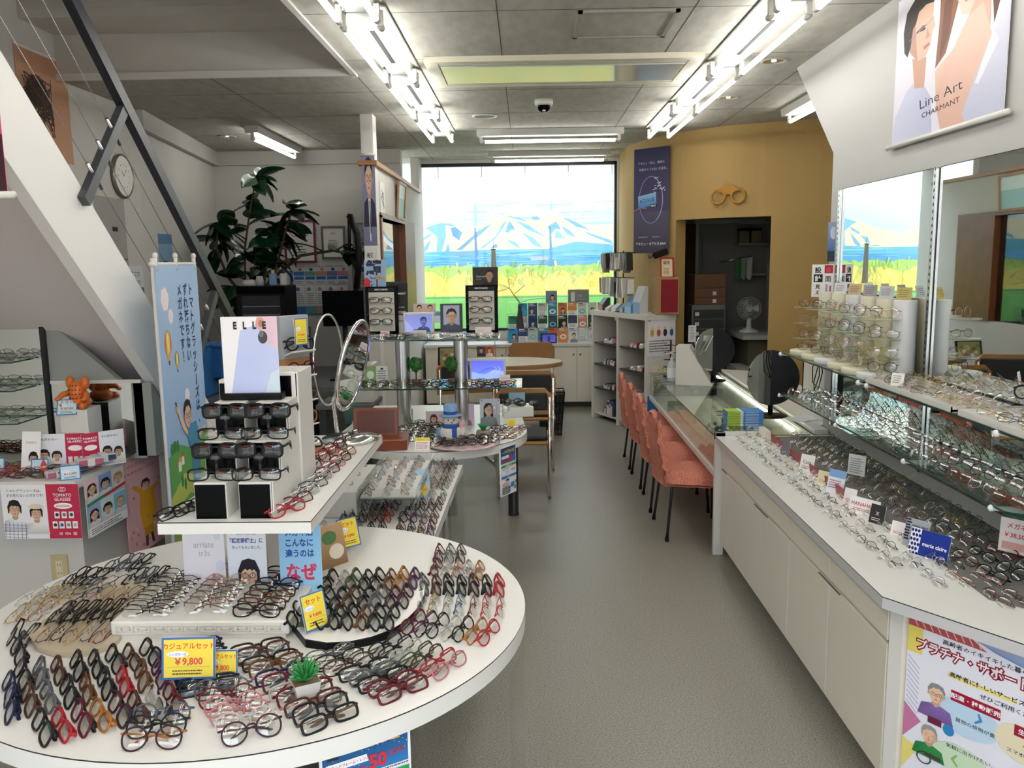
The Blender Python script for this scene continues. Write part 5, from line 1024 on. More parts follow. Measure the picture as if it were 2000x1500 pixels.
t = thing('counter_fridge', 'small black glass fronted cooler on the back desk below the plant', 'cooler', (-2.2, 7.0, 1.10)); obj('body', B(-.205, .205, 0, .34, 0, .37, b=.006), black, t); obj('glass_door', B(-.16, .16, -.008, 0, .06, .29), mat('cooler_glass', '#1b222e', .05), t); obj('header', B(-.2, .2, -.012, 0, .31, .365), blackgloss, t)
for z in (.13, .2): obj('shelf', B(-.155, .155, -.0095, -.007, z, z+.004), steel, t)
desk = mat('desk_grey', '#5b5d62', .5); t = thing('back_desk', 'grey desk against the back wall under the cooler and the lens chart', 'desk', (0, 0, 0)); obj('top', B(-2.9, -1.35, 6.7, 7.5, .70, .735), desk, t)
for x in (-2.85, -1.4): obj('leg', B(x-.02, x+.02, 6.75, 7.45, 0, .70), dark, t)
tag(obj('plinth_box', B(-2.5, -1.9, 6.95, 7.4, .735, 1.10, b=.003), mat('cabinet_grey', '#77797c', .5)), 'grey cabinet carrying the black cooler', 'cabinet')
for i, (x, c, h, r, lab) in enumerate(((-2.33, '#c9c9c4', .05, .06, 'round white bowl lid on top of the cooler'), (-2.24, '#b9bcc0', .08, .035, 'white tape roll on top of the cooler'))): t = thing('round_container', lab, 'container', (x, 7.12, 1.47)); obj('body', MB().lathe([(0, 0), (r, 0), (r, h*.5), (r*.7, h), (0, h)], n=24), mat('cont_'+str(i), c, .4), t)
for x, c, cc, lab in ((-2.12, '#7f9ec4', '#d9d06a', 'pale blue bottle with a yellow cap on the cooler'), (-2.03, '#c8c9c9', '#2a2a32', 'white pump bottle with a dark handle on the cooler')):
    t = thing('bottle', lab, 'bottle', (x, 7.1, 1.47)); obj('body', MB().box(-.03, .03, -.02, .02, 0, .10, b=.008), mat('bottle_'+c[1:], c, .3), t); obj('cap', MB().cyl((0, 0), .014, .10, .13, 14), mat('cap_'+cc[1:], cc, .4), t)
blue_b = mat('blue_tote', '#1f5f9f', .6, var=.1)
for i, (x, y, z, w, h, lab) in enumerate(((-2.33, 5.9, .78, .20, .35, 'blue storage box beside the stair foot'), (-2.22, 6.05, .90, .18, .22, 'smaller blue storage box behind the stair rail'))): t = thing('storage_box', lab, 'box', (x, y, z-.05)); obj('body', B(-w/2, w/2, -.15, .15, 0, h, b=.01), blue_b, t); obj('lid', B(-w/2-.005, w/2+.005, -.155, .155, h, h+.02, b=.004), blue_b, t)
t = thing('low_cabinet', 'grey low cabinet carrying the blue boxes beside the stairs', 'cabinet', (0, 0, 0)); obj('body', B(-2.6, -1.95, 5.7, 6.3, .02, .73, b=.003), desk, t)
for y in (.27, .5): obj('drawer_line', B(-2.59, -1.96, 5.697, 5.70, y, y+.006), dark, t)
t = thing('monitor', 'black monitor beside the white pillar', 'monitor', (-1.40, 6.45, .75)); obj('screen', B(-.16, .16, 0, .03, .42, .69, b=.004), blackgloss, t); obj('stand', MB().tube([(0, .04, 0), (0, .04, .5)], .02, 10), black, t); obj('base', B(-.12, .12, -.03, .12, 0, .015), black, t)
t = thing('desk_lamp', 'black jointed equipment arm standing before the white pillar', 'lamp', (-1.31, 6.55, .75)); obj('post', MB().box(-.018, .018, -.02, .02, 0, .72), black, t); obj('arm', MB().tube([(0, 0, .70), (.03, 0, .95), (.02, 0, 1.12), (-.035, 0, 1.26)], .026, 8), black, t); obj('drop', MB().tube([(-.035, 0, 1.27), (-.045, 0, .97)], .014, 8), black, t); obj('head', MB().lathe([(0, 1.0), (.02, .99), (.055, .975), (.055, .965), (0, .965)], n=20, c=(-.045, 0)), black, t)
t = thing('side_desk', 'dark desk under the monitor beside the pillar', 'desk', (0, 0, 0)); obj('top', B(-1.75, -1.28, 6.1, 6.68, .72, .75), desk, t); obj('side', B(-1.72, -1.68, 6.1, 6.66, 0, .72), dark, t); obj('side', B(-1.33, -1.29, 6.1, 6.66, 0, .72), dark, t)
t = thing('equipment_box', 'white equipment box with a cable behind the glass shelves', 'box', (-1.14, 5.65, .72)); obj('body', B(-.11, .11, -.1, .1, 0, .26, b=.006), mat('equip_white', '#c9c7c1', .4), t); obj('label_plate', B(.06, .10, -.102, -.1, .1, .16), white, t)
t = thing('low_table', 'low dark bench carrying the white equipment box', 'table', (0, 0, 0)); obj('top', B(-1.4, -1.02, 5.48, 5.85, .69, .72), desk, t); obj('leg', B(-1.38, -1.34, 5.5, 5.83, 0, .69), dark, t); obj('leg', B(-1.08, -1.04, 5.5, 5.83, 0, .69), dark, t)
# ------------------------------------------------------------------ centre: tier shelf, signs, second table
def elle(P):
    P.rect(0, 0, 95, 134, '#f1eef2'); P.poly([(32, 24), (95, 0), (95, 134), (0, 134), (12, 134)], '#c3cdf2', '#b9c4ee'); P.poly([(60, 0), (95, 0), (95, 60), (78, 46), (66, 20)], '#e8c8d4', '#d9bccd'); P.ell(67, 12, 8, 11, '#d99f90'); P.ell(68, 12, 4, 6, '#b87468'); P.ell(70, 36, 8, 11, '#3a3a3e'); P.ell(68, 30, 4, 6, '#6d6d72')
    for i, ch in enumerate('ELLE'): P.text(ch, 24+i*16.5, 21, 17, '#17171c', 'c', .06, sx=.72)
    P.poly([(70, 134), (80, 100), (95, 90), (95, 134)], '#cfe0ec')
t = thing('display_sign', 'large fashion sign with four black letters above the black fronted boxes', 'sign', (-.768, 2.325, 1.276), .02); P = Print(.155, .215, 95, 134); elle(P); link('face', P.mesh('face', GLOSSY), t, (0, -.004, .016)); obj('base', MB().box(-.085, .085, -.02, .03, 0, .018, b=.003), black, t)
# wooden upright with five little glasses
M = (-.79, 2.86, 1.0); t = thing('wooden_display', 'tall wood and grey display stand holding four small frames on clear ledges', 'display stand', M, .95)
obj('board', MB().box(-.06, .06, 0, .02, 0, .33, b=.001).box(-.06, .06, -.10, 0, 0, .018), wood, t); obj('top_panel', B(-.06, .06, 0, .02, .33, .475, b=.001), mat('stand_grey', '#a5abb4', .5), t); obj('back', MB().prism([(.02, 0), (.07, 0), (.03, .475), (.02, .475)], -.055, .055, ax='x'), white, t)
for k in range(4): obj('ledge', MB().prism([(-.045, .10+.085*k), (0, .085+.085*k), (0, .09+.085*k), (-.045, .105+.085*k)], -.05, .05, ax='x'), white, t)
c_, s_ = math.cos(.95), math.sin(.95)
for k in range(5):
    lx, ly = 0, -.03 if k < 4 else -.05; pair(Vector((M[0]+lx*c_-ly*s_, M[1]+lx*s_+ly*c_, 1.0+(.104+.085*k if k < 4 else .02))), .95, ('round', 'square', 'round', 'round', 'square')[k], ('amber', 'tortoise', 'wine red', 'black', 'black')[k], 2, 'fold', .1 if k < 4 else .7, None, None, ('amber round frames on the lowest ledge of the wooden stand', 'tortoise frames on the second ledge of the wooden stand', 'wine red frames on the third ledge of the wooden stand', 'black round frames on the top ledge of the wooden stand', 'black frames lying at the foot of the wooden stand')[k], 'frames on the wooden stand')
card('price_card', .055, .09, 60, 95, price('', '￥9,800'), (-.752, 2.80, 1.38), .95, 'yellow price card clipped to the top of the wooden stand', 'price card', 0, foot=False)
t = thing('table_mirror', 'large round tilting mirror in a chrome ring on the tier shelf', 'mirror', (-.655, 3.05, 1.0), 1.48)
A = Matrix.Translation((0, -.02, .28)) @ Matrix.Rotation(H2+.22, 4, 'X')
obj('frame', MB().lathe([(.158, -.006), (.168, -.008), (.172, 0), (.168, .008), (.158, .006)], n=48, M=A), chrome, t); obj('glass', MB().lathe([(0, .004), (.16, .004)], n=48, M=A).lathe([(.16, -.004), (0, -.004)], n=48, M=A), mirror, t)
obj('ring', MB().tube([(.165*math.cos(a), .07, .3+.165*math.sin(a)) for a in [i*PI/20 for i in range(40)]], .004, 8, closed=True), chrome, t); obj('post', MB().tube([(0, .05, .03), (0, .06, .15), (0, .0, .27)], .008, 10), chrome, t); obj('base', MB().lathe([(0, 0), (.1, 0), (.105, .012), (.03, .022), (0, .024)], n=40), chrome, t)
# cards under the tier shelf
def hoya(P): P.rect(0, 0, 70, 100, '#f0eef4', '#e9e2ee'); P.text('HOYA', 62, 10, 6, '#222222', 'r', .02); P.text('arriate', 35, 34, 13, '#b9b0be', 'c'); P.text('tr3s', 35, 46, 12, '#b9b0be', 'c'); P.ell(52, 98, 26, 22, '#f3c9d6'); P.ell(58, 18, 6, 6, '#dfe3f2'); P.ell(62, 60, 8, 8, '#d9d9ee'); P.ell(50, 74, 2.5, 3, '#c98a8a')
def nintei(P): P.rect(0, 0, 64, 100, '#f2f3f7', '#dfe8f6'); P.text('私のメガネは', 32, 16, 5.4, '#2f3c6a', 'c', .01); P.text('「認定眼鏡士」に', 32, 27, 7.4, '#1f3f95', 'c', .03); P.text('作ってもらいました。', 32, 36, 5.2, '#2f3c6a', 'c', .01); P.person(34, 74, 17, style='bob', hair='#1d1526', cloth='#7a8fb8', glasses='#3a3250')
def naze(P): P.rect(0, 0, 70, 100, '#8ec3ea', '#9fd0f0'); [P.text(s, 34, 14+i*15, 12, '#1d4a9c', 'c', .03) for i, s in enumerate(('メガネ店', 'こんなに', '違うのは'))]; P.text('なぜ', 36, 76, 26, '#d8405c', 'c', .04)
card('display_card', .115, .20, 70, 100, hoya, (-.905, 2.24, .74), .03, 'white brochure card with pink circles under the tier shelf', 'card', .03); card('display_card', .108, .20, 64, 100, nintei, (-.785, 2.24, .74), .02, 'card with a dark haired woman in glasses under the tier shelf', 'card', .03); card('display_card', .115, .20, 70, 100, naze, (-.63, 2.22, .74), .05, 'sky blue card with a big pink question under the tier shelf', 'card', .03)
card('price_card', .118, .092, 100, 76, price('カジュアルセット', '￥9,800'), (-.758, 1.745, .742), .05, 'large yellow price card in front of the key pattern box', 'price card', .2)
card('price_card', .08, .07, 100, 76, price('カジュアルセット', '￥9,800'), (-.700, 1.775, .722), .03, 'smaller yellow price card half hidden behind the large one', 'price card', .15)
card('price_card', .07, .09, 76, 100, price('セット', '￥9,800'), (-.528, 1.985, .75), .85, 'yellow price card at the end of the black edged plate', 'price card', .25); card('price_card', .075, .095, 76, 100, price('セット', '￥9,800'), (-.575, 2.62, .74), .75, 'yellow price card among frames on the rectangular table', 'price card', .3)
card('price_card', .06, .12, 60, 100, lambda P: (P.rect(0, 0, 60, 100, '#a9cbe6'), P.poly([(30, 35), (56, 70), (30, 96), (6, 70)], '#ecd25a'), P.text('￥12,800', 30, 74, 10, '#d94a4f', 'c')), (-.435, 3.42, .672), .5, 'blue price card standing near the far end of the rectangular table', 'price card', .2)
card('picture_card', .10, .13, 70, 100, lambda P: (P.rect(0, 0, 70, 100, '#c9a27a', '#8d6a4a'), P.ell(30, 30, 20, 16, '#587f4e'), P.ell(44, 66, 20, 18, '#e8dcc8')), (-.60, 2.50, .72), .9, 'brown picture card leaning below the tier shelf corner', 'card', .2)
# succulent
t = thing('succulent', 'small green succulent in a square white pot on the round table', 'plant', (-.486, 1.70, TZ), .5); obj('pot', MB().prism([(-.020, -.020), (.020, -.020), (.020, .020), (-.020, .020)], 0, .001).add([(-.020, -.020, 0), (.020, -.020, 0), (.020, .020, 0), (-.020, .020, 0), (-.028, -.028, .045), (.028, -.028, .045), (.028, .028, .045), (-.028, .028, .045)], [[0, 1, 5, 4], [1, 2, 6, 5], [2, 3, 7, 6], [3, 0, 4, 7]]), white, t); obj('soil', B(-.026, .026, -.026, .026, .038, .041), mat('soil', '#8a6d4d', .9), t)
R = random.Random(1); lf = mat('succulent_leaf', '#2f8a45', .4, var=.2, scale=40)
for i in range(26):
    a = i*2.4; k = i/26; e = .25+1.1*(1-k); L = .055-.012*k; q = [(.004*math.cos(a), .004*math.sin(a), .042)]
    for u in (.35, .7, 1): q.append((math.cos(a)*L*u*math.sin(1.35-e*.75), math.sin(a)*L*u*math.sin(1.35-e*.75), .042+L*u*math.cos(1.35-e*.75)))
    obj('leaf', MB().tube(q, [.004, .006, .0045, .0004], 6, flat=.6), lf, t)
# sale posters
def sale(P):
    P.rect(0, 0, 100, 142, '#f1f0f6'); P.rect(3, 3, 97, 48, '#1d3f6c', '#2f7ec0'); R = random.Random(8)
    for i in range(60): P.ell(R.uniform(4, 96), R.uniform(4, 40), .5, .5, '#cfe6f6', 6)
    P.rect(8, 10, 20, 22, '#2c2b36'); P.ring(12, 16, 2.6, 2.2, .8, '#ffffff', 10); P.ring(16.5, 16, 2.6, 2.2, .8, '#ffffff', 10); P.text('WINTER SALE', 24, 19, 12, '#f0c046', bold=.015, sx=.86)
    P.poly([(6, 26), (50, 26), (52, 34), (6, 34)], '#f4f4f8'); P.text('ブランドフレーム・レンズ', 8, 32, 4.4, '#c9303c', bold=.02, sx=.85); P.text('店内最大', 8, 46, 11, '#c9303c', bold=.03, sx=.95); P.text('50', 52, 44, 21, '#d8303c', bold=.04, sx=.95); P.text('%OFF!!', 74, 36, 9, '#c9303c', bold=.01, sx=.7); P.lines(50, 96, 48.5, 1, 3, '#333333', ragged=0); P.rect(3, 53, 97, 59, '#2d9a58'); P.text('形状記憶フレーム', 50, 58, 5, '#ffffff', 'c', .02)
    P.specs(36, 74, 26); P.text('￥9,800', 62, 74, 8, '#d8303c', bold=.02); P.lines(8, 60, 62, 2, 3, '#7a8a9a'); P.rect(3, 84, 97, 91, '#2f7ec0'); P.text('調光レンズ', 50, 90, 5, '#ffffff', 'c', .02); P.rect(30, 94, 50, 100, '#55504e'); P.lines(8, 60, 104, 3, 4, '#c9303c'); P.rect(6, 116, 54, 136, '#1f5f8f'); P.lines(8, 50, 119, 4, 4, '#e8d85a'); P.poly([(58, 108), (78, 106), (78, 120), (58, 122)], '#2f7ec0'); P.person(87, 112, 5, style='short', cloth='#5a8a86')
q0, q1 = at(622, 1443, z=.71), at(800, 1388, z=.71); c_ = (q0+q1)/2; w_ = (q1-q0).length
P = Print(w_, w_*1.42, 100, 142); sale(P); P.put('sale_poster', (c_.x, c_.y-.004, .70-w_*1.42), face_to(q0, q1), 0, 'winter sale poster hanging from the rim of the large round table', 'poster')
q0, q1 = at(962, 877, z=.70), at(1013, 866, z=.70); c_ = (q0+q1)/2; w_ = .15
P = Print(w_, w_*1.72, 100, 142); sale(P); P.put('sale_poster', (c_.x+.012, c_.y-.012, .705-w_*1.72), face_to(q0, q1)+.25, 0, 'small winter sale poster hanging from the second table at the aisle', 'poster')
q0, q1 = at(112, 1486, z=.69), at(372, 1494, z=.69); c_ = (q0+q1)/2; w_ = (q1-q0).length
P = Print(w_, .16, 100, 70, '#e9e7e0'); P.rect(3, 3, 97, 30, '#efe03c'); P.text('カジュアルセット', 50, 24, 11, '#c9303c', 'c', .03); P.lines(8, 92, 36, 5, 6, '#555555'); P.put('table_notice', (c_.x, c_.y-.004, .535), face_to(q0, q1), 0, 'yellow headed notice taped to the front rim of the large round table', 'notice')
# second table contents
ch = mat('cherry_wood', '#7a3a20', .3, var=.2, scale=5, stretch=(1, 8, 1)); t = thing('wooden_case', 'open reddish wooden case standing on the second table', 'case', (-.76, 4.20, TZ), .08)
obj('base', MB().box(-.135, .15, -.10, .12, 0, .055, b=.004), ch, t); obj('lid', MB().box(-.13, .10, .02, .045, .05, .20, b=.004, M=Matrix.Rotation(-.18, 4, 'X')), ch, t); obj('inner_panel', MB().box(-.11, .08, .016, .021, .07, .185, M=Matrix.Rotation(-.18, 4, 'X')), mat('cherry_dark', '#5d2814', .35), t)
t = thing('snowman', 'white plush snowman with a blue top hat and scarf', 'snowman', (-.40, 4.30, TZ)); sn = mat('snow_plush', '#d8d4c8', .95, var=.1, scale=60, bump=.5); bh = mat('hat_blue', '#7d9fc4', .9, var=.15, scale=40); bs = mat('scarf_blue', '#2b55a8', .9)
obj('body', MB().ell((0, 0, .045), (.062, .055, .055), 24), sn, t); obj('head', MB().ell((0, 0, .115), (.042, .04, .038), 20), sn, t); obj('scarf', MB().lathe([(.03, .078), (.045, .08), (.048, .09), (.04, .1), (.03, .1)], n=24).box(.012, .035, -.06, -.045, .035, .085), bs, t)
hat = obj('hat', MB().lathe([(0, .135), (.055, .138), (.057, .143), (.04, .147), (.034, .15), (.036, .195), (.03, .2), (0, .202)], n=28), bh, t); obj('hat_band', MB().lathe([(.0355, .15), (.037, .152), (.037, .163), (.036, .165)], n=28), bs, hat)
for s in (-1, 1): obj('arm', MB().ell((s*.06, -.01, .05), (.018, .018, .03), 12), bh if s < 0 else sn, t); obj('eye', MB().ell((s*.014+.006, -.038, .122), (.004, .003, .004), 8), black, t)
obj('nose', MB().tube([(.008, -.036, .112), (.016, -.058, .108)], [.005, .001], 8), mat('carrot', '#d9823a', .6), t)
t = thing('candy_cane', 'red and white striped candy cane leaning on the snowman', 'ornament', (-.335, 4.30, TZ)); obj('stick', MB().tube([(0, 0, .0), (-.004, 0, .05), (-.012, 0, .09), (-.02, 0, .12)], [.012, .016, .014, .004], 12), mat('cane_stripe', '#d89a98', .5, var=.5, scale=60, stretch=(.2, .2, 1)), t)
for x in (-.63, -.425):
    t = thing('topiary', 'small ball topiary in a dark pot '+('beside the first steel post' if x < -.5 else 'beside the second steel post'), 'plant', (x, 4.74, .96), 0, 'ball topiaries'); obj('pot', MB().lathe([(0, 0), (.022, 0), (.028, .03), (0, .03)], n=16), mat('topiary_pot', '#5d4a36', .6), t); obj('stem', MB().tube([(0, 0, .03), (0, 0, .09)], .004, 6), stem, t); m = MB(); R = random.Random(3)
    for i in range(130): v = Vector((R.gauss(0, 1), R.gauss(0, 1), R.gauss(0, 1))).normalized()*.040; m.add([tuple(v+Vector((0, 0, .115))+Vector((R.uniform(-1, 1), R.uniform(-1, 1), R.uniform(-1, 1)))*.010) for _ in range(4)], [[0, 1, 2, 3]])
    o = obj('foliage', m.ell((0, 0, .115), (.037, .037, .037), 14), mat('topiary_green', '#2f6a2c', .7, var=.4, scale=60), t); o['kind'] = 'stuff'
def portrait(bg, hair, style='short', cloth='#3a4152', cx=50, W=100, r=20, sk='#dcae92', gl='#2a1a18'):
    def f(P): P.rect(0, 0, 100, P.H, bg); P.person(cx, P.H*.45, r, hair=hair, style=style, cloth=cloth, skin=sk, glasses=gl)
    return f
def stand(px, py, w, h, draw, z, y, label, cat='card', m=None, rz=0, W=100, name='picture_card', tilt=.08, bg='#ffffff'):
    """card whose lower middle shows at pixel column px, standing at depth y on height z"""
    x = at(px, py, y=y).x; return card(name, w, h, W, W*h/w, draw, (x, y, z), rz, label, cat, tilt, bg, None, m)
def scr(w, h, draw, px, z, y, label, frame):
    x = at(px, 640, y=y).x; t = thing('digital_frame', label, 'digital photo frame', (x, y, z)); obj('bezel', MB().box(-w/2-.012, w/2+.012, 0, .015, 0, h+.024, b=.003), frame, t)
    P = Print(w, h, 100, 100*h/w, '#5a63b0', .001); draw(P); link('screen', P.mesh('screen', SCREEN), t, (0, -.0015, .012)); obj('easel', MB().prism([(.015, 0), (.06, 0), (.015, h*.7)], -.01, .01, ax='x'), frame, t)
def bluehead(P): P.rect(0, 0, 100, P.H, '#6f79b8', '#7f8ac6'); P.poly([(0, 20), (40, P.H), (0, P.H)], '#8d97cf'); P.person(68, P.H*.42, P.H*.2, hair='#20243f', skin='#4a5590', cloth='#39426e', glasses=None, turn=-.3)
def bluewave(P): P.rect(0, 0, 100, P.H, '#5b5fe0', '#6d86f0'); P.poly([(0, P.H*.6), (40, P.H*.75), (70, P.H*.5), (100, P.H*.6), (100, P.H), (0, P.H)], '#8fa6f4'); P.line([(20, 40), (40, 28), (62, 22), (80, 30)], 1.4, '#2a2f80'); P.line([(60, 40), (78, 26), (70, 20)], 1, '#dfe6ff'); P.line([(74, 40), (90, 26), (82, 20)], 1, '#dfe6ff')
scr(.155, .10, bluehead, 818, 1.238, 4.86, 'digital frame showing a dark head on blue, upper glass shelf', white); scr(.185, .105, bluewave, 951, .968, 4.80, 'bright blue digital frame on the lower glass shelf', white)
for px, lab in ((748, 'beside the blue fish character poster'), (942, 'under the dark portrait sign')):
    y = 4.84; x = at(px, 655, y=y).x; t = thing('frame_display', f'black framed display panel with three eyeglasses {lab}', 'display', (x, y, 1.238)); w, h = .092, .255
    obj('surround', MB().box(-w, w, 0, .02, 0, h+.02, b=.002), blackgloss, t); obj('panel', B(-w+.018, w-.02, -.004, .001, .02, h-.012), mat('display_cream', '#c9c5b8', .6), t); P = Print(.15, .018, 100, 12, '#08080a', .0005); P.text('MEN\'S MARK', 50, 9, 9, '#e8e8e8', 'c', .02); link('name_plate', P.mesh('name_plate'), t, (0, -.0015, h-.006))
    for k in range(3): obj('ledge', B(-w+.0, w-.01, -.03, -.004, .055+.062*k, .057+.062*k), acryl, t); pair(Vector((x-.005, y-.022, 1.238+.058+.062*k)), .05, ('rectangular', 'oval', 'rectangular')[k], ('black', 'tortoise', 'brown')[k], 1, 'fold', .1, None, None, f'{("lowest", "middle", "topmost")[k]} frames on the black panel {lab}', 'frames on the black display panels')
def sabae(P): P.rect(0, 0, 100, 135, '#9cb3cf', '#8faac8'); P.text('鯖', 44, 62, 74, '#16233f', 'c', .03); P.text('江', 50, 128, 62, '#16233f', 'c', .0); P.ell(10, 108, 18, 26, '#c42a34'); P.poly([(48, 76), (66, 74), (100, 84), (66, 90), (50, 88)], '#b98d52')
stand(733, 562, .125, .165, sabae, 1.50, 4.87, 'pale blue poster with large dark Japanese characters above the display panel', 'poster', name='picture_card')
def men_dark(P): P.rect(0, 0, 100, P.H, '#2a2628'); P.person(66, P.H*.42, 17, hair='#0f0d0e', cloth='#151315', skin='#b58a72'); P.text('Charmant', 14, P.H*.5, 9, '#d8d4d0'); P.text('LINE ART', 14, P.H*.62, 5, '#b8b4b0')
stand(948, 558, .145, .115, men_dark, 1.50, 4.87, 'dark portrait sign of a man in glasses above the second display panel', 'sign', name='display_sign')
t_ = ('#23302e', '#6a655f'); stand(765, 600, .16, .30, lambda P: (P.rect(0, 0, 100, P.H, '#e4e2de'), P.rect(0, 0, 100, 58, '#1f3a38'), P.person(70, 22, 12, hair='#b9b09a', cloth='#d8d4c8', skin='#c99a80'), P.rect(0, 58, 100, 64, '#8d2f34'), P.lines(8, 92, 70, 9, 10, '#8a8784'), P.rect(0, 116, 100, 121, '#8d2f34')), 1.238, 4.91, 'tall leaflet with a green portrait heading behind the display panel', 'leaflet')
stand(777, 562, .11, .16, lambda P: (P.rect(0, 0, 100, P.H, '#17171a'), P.text('CHARMANT', 50, 60, 16, '#e6e6e6', 'c', .01, sx=.9), P.text('MADE FOR MEN', 50, P.H-16, 9, '#d9d9d9', 'c')), 1.37, 4.885, 'black sign with white capital letters beside the leaflet', 'sign')
stand(829, 590, .13, .06, lambda P: (P.rect(0, 0, 100, P.H, '#cbb8ae'), P.person(26, 22, 12, cloth='#24242a'), P.person(74, 22, 12, hair='#4a3528', cloth='#e6ddd4')), 1.35, 4.9, 'small wide card of two men in glasses on top of the digital frame', 'card')
stand(882, 640, .13, .17, lambda P: (P.rect(0, 0, 100, P.H, '#4a4a50'), P.rect(14, 8, 86, P.H, '#b9c0da'), P.person(50, 56, 24, hair='#2c2c34', cloth='#5a5f78')), 1.238, 4.90, 'framed portrait of a man with swept grey hair on the upper glass shelf', 'card')
stand(752, 655, .05, .035, lambda P: (P.rect(0, 0, 100, P.H, '#e9d6d3'), P.lines(8, 92, 12, 4, 14, '#c9384a')), 1.238, 4.66, 'tiny red and white offer card at the left end of the upper shelf'.replace('left end', 'pillar end'), 'card'); stand(820, 655, .07, .04, lambda P: (P.rect(0, 0, 100, P.H, '#d9d7d0'), P.rect(0, 0, 100, 5, '#222222'), P.text('Titan', 50, 40, 20, '#333333', 'c')), 1.238, 4.68, 'small cream brand card in the middle of the upper shelf', 'card'); stand(944, 650, .09, .05, lambda P: (P.rect(0, 0, 100, P.H, '#ead9d8'), P.specs(34, 22, 36, '#7a3a44'), P.specs(66, 38, 36, '#c9384a')), 1.238, 4.66, 'pink offer card with red glasses at the aisle end of the upper shelf', 'card')
stand(948, 690, .10, .06, lambda P: (P.rect(0, 0, 50, P.H, '#54463f'), P.rect(50, 0, 100, P.H, '#c2502f'), P.person(26, 24, 11, cloth='#1f1f24'), P.person(74, 24, 11, hair='#2a1a14', cloth='#efe6da')), 1.10, 4.87, 'small double portrait card above the bright blue frame', 'card')
stand(986, 745, .06, .05, lambda P: (P.rect(0, 0, 100, P.H, '#ecdede'), P.specs(50, 30, 60, '#b03a48'), P.lines(10, 90, 54, 3, 9, '#c9384a')), .968, 4.68, 'pink offer card at the aisle end of the lower shelf', 'card')
stand(735, 740, .135, .085, lambda P: (P.rect(0, 0, 50, P.H, '#8bb06a'), P.rect(50, 0, 100, P.H, '#eceae4'), P.ell(25, 38, 16, 18, '#e9efe0'), P.lines(56, 94, 20, 4, 10, '#555555'), P.ell(75, 12, 6, 4, '#222222')), .968, 4.86, 'folded green and white card on the lower glass shelf', 'card')
for px, y, w, h, dr, lab in ((689, 4.83, .10, .095, lambda P: (P.rect(0, 0, 100, P.H, '#3d6a66', '#274d4c'), P.person(66, 56, 13, style='bob', cloth='#cfd8d6')), 'green postcard of a woman at the back of the second table'), (745, 4.83, .085, .085, lambda P: (P.rect(0, 0, 100, P.H, '#d6c7de'), P.rect(64, 52, 84, 88, '#c9305a'), P.line([(50, 20), (72, 34), (80, 46)], 4, '#3a4a78')), 'lilac postcard with a magenta bottle on the second table'), (791, 4.83, .09, .085, lambda P: (P.rect(0, 0, 100, P.H, '#c9d4cf'), [P.ell(20+i*11, 14+(i*37) % 50, 9, 9, ['#6a9a86', '#a9c6bb', '#86aebf'][i % 3]) for i in range(8)], P.person(48, 44, 15, style='bob', cloth='#eef0f2')), 'postcard of a woman before leaves on the second table'), (848, 4.74, .10, .085, lambda P: (P.rect(0, 0, 100, P.H, '#dcc6c9'), P.person(46, 46, 20, style='bob', hair='#4a2f26', cloth='#c9a2a6')), 'pink postcard of a smiling woman behind the snowman'), (909, 4.74, .10, .125, lambda P: (P.rect(0, 0, 100, P.H, '#cdb4cf'), P.person(44, 56, 22, style='long', hair='#6b4530', cloth='#b06a80')), 'violet portrait card of a woman behind the snowman'), (957, 4.72, .115, .155, lambda P: (P.rect(0, 0, 100, P.H, '#c3c5cf'), P.person(42, 54, 24, style='long', hair='#1c181c', cloth='#8a8f9a'), P.text('近くも見やすい', 84, 22, 7, '#333333', vert=True), P.ell(10, 8, 4, 4, '#8d8d92'), P.ell(90, 8, 4, 4, '#8d8d92')), 'large grey portrait card of a woman touching her glasses')):
    stand(px, 800, w, h, dr, TZ, y, lab, 'card')
t = thing('cutout_bust', 'printed cutout of a pair of glasses on a clear stand by the large portrait card', 'card', (-.165, 4.60, TZ)); pair(Vector((-.165, 4.62, TZ+.09)), -.1, 'round', 'clear', 1, 'open', .1, None, None, 'clear round frames raised on a clear stand at the second table', 'raised frames'); obj('stand', MB().box(-.02, .02, -.01, .03, 0, .085).box(-.04, .04, -.03, .04, 0, .004), acryl, t)
card('price_card', .075, .06, 75, 60, lambda P: (P.rect(0, 0, 75, 18, '#f0e04a'), P.text('メガネセット', 37, 14, 9, '#c9303c', 'c'), P.lines(6, 70, 24, 5, 7, '#b04a58')), (-.53, 4.13, TZ), .0, 'white price card with a yellow heading beside the wooden case', 'price card', .3); card('price_card', .045, .035, 75, 60, lambda P: (P.rect(0, 0, 75, 60, '#f0d848'), P.lines(8, 68, 10, 5, 10, '#c9803c')), (-.085, 4.46, TZ+.05), .3, 'little yellow price card at the aisle rim of the second table', 'price card', .3)
pm = mat('floral_plate', '#d9b9bd', .3, var=.45, scale=26); obj('body', MB().lathe([(0, TZ+.001), (.13, TZ+.001), (.185, TZ+.012), (.188, TZ+.016), (.13, TZ+.006), (0, TZ+.006)], (-.33, 4.22), 48), pm, thing('floral_tray', 'pink flowered oval tray with dark frames beside the snowman', 'tray', (0, 0, 0)))
for i in range(5):
    for j in range(2): MASS.pair(Vector((-.43+.06*i, 4.15+.075*j+.012*i, TZ+.010)), .15+.1*i, ('oval', 'round')[j], ('black', 'plum', 'grey')[i % 3], 1, 'fold', .75)
t = thing('small_plant', 'tiny green plant in a grey pot behind the flowered tray', 'plant', (-.235, 4.37, TZ)); obj('pot', MB().lathe([(0, 0), (.028, 0), (.04, .02), (.036, .045), (0, .045)], n=20), mat('stone_pot', '#8a8378', .8), t)
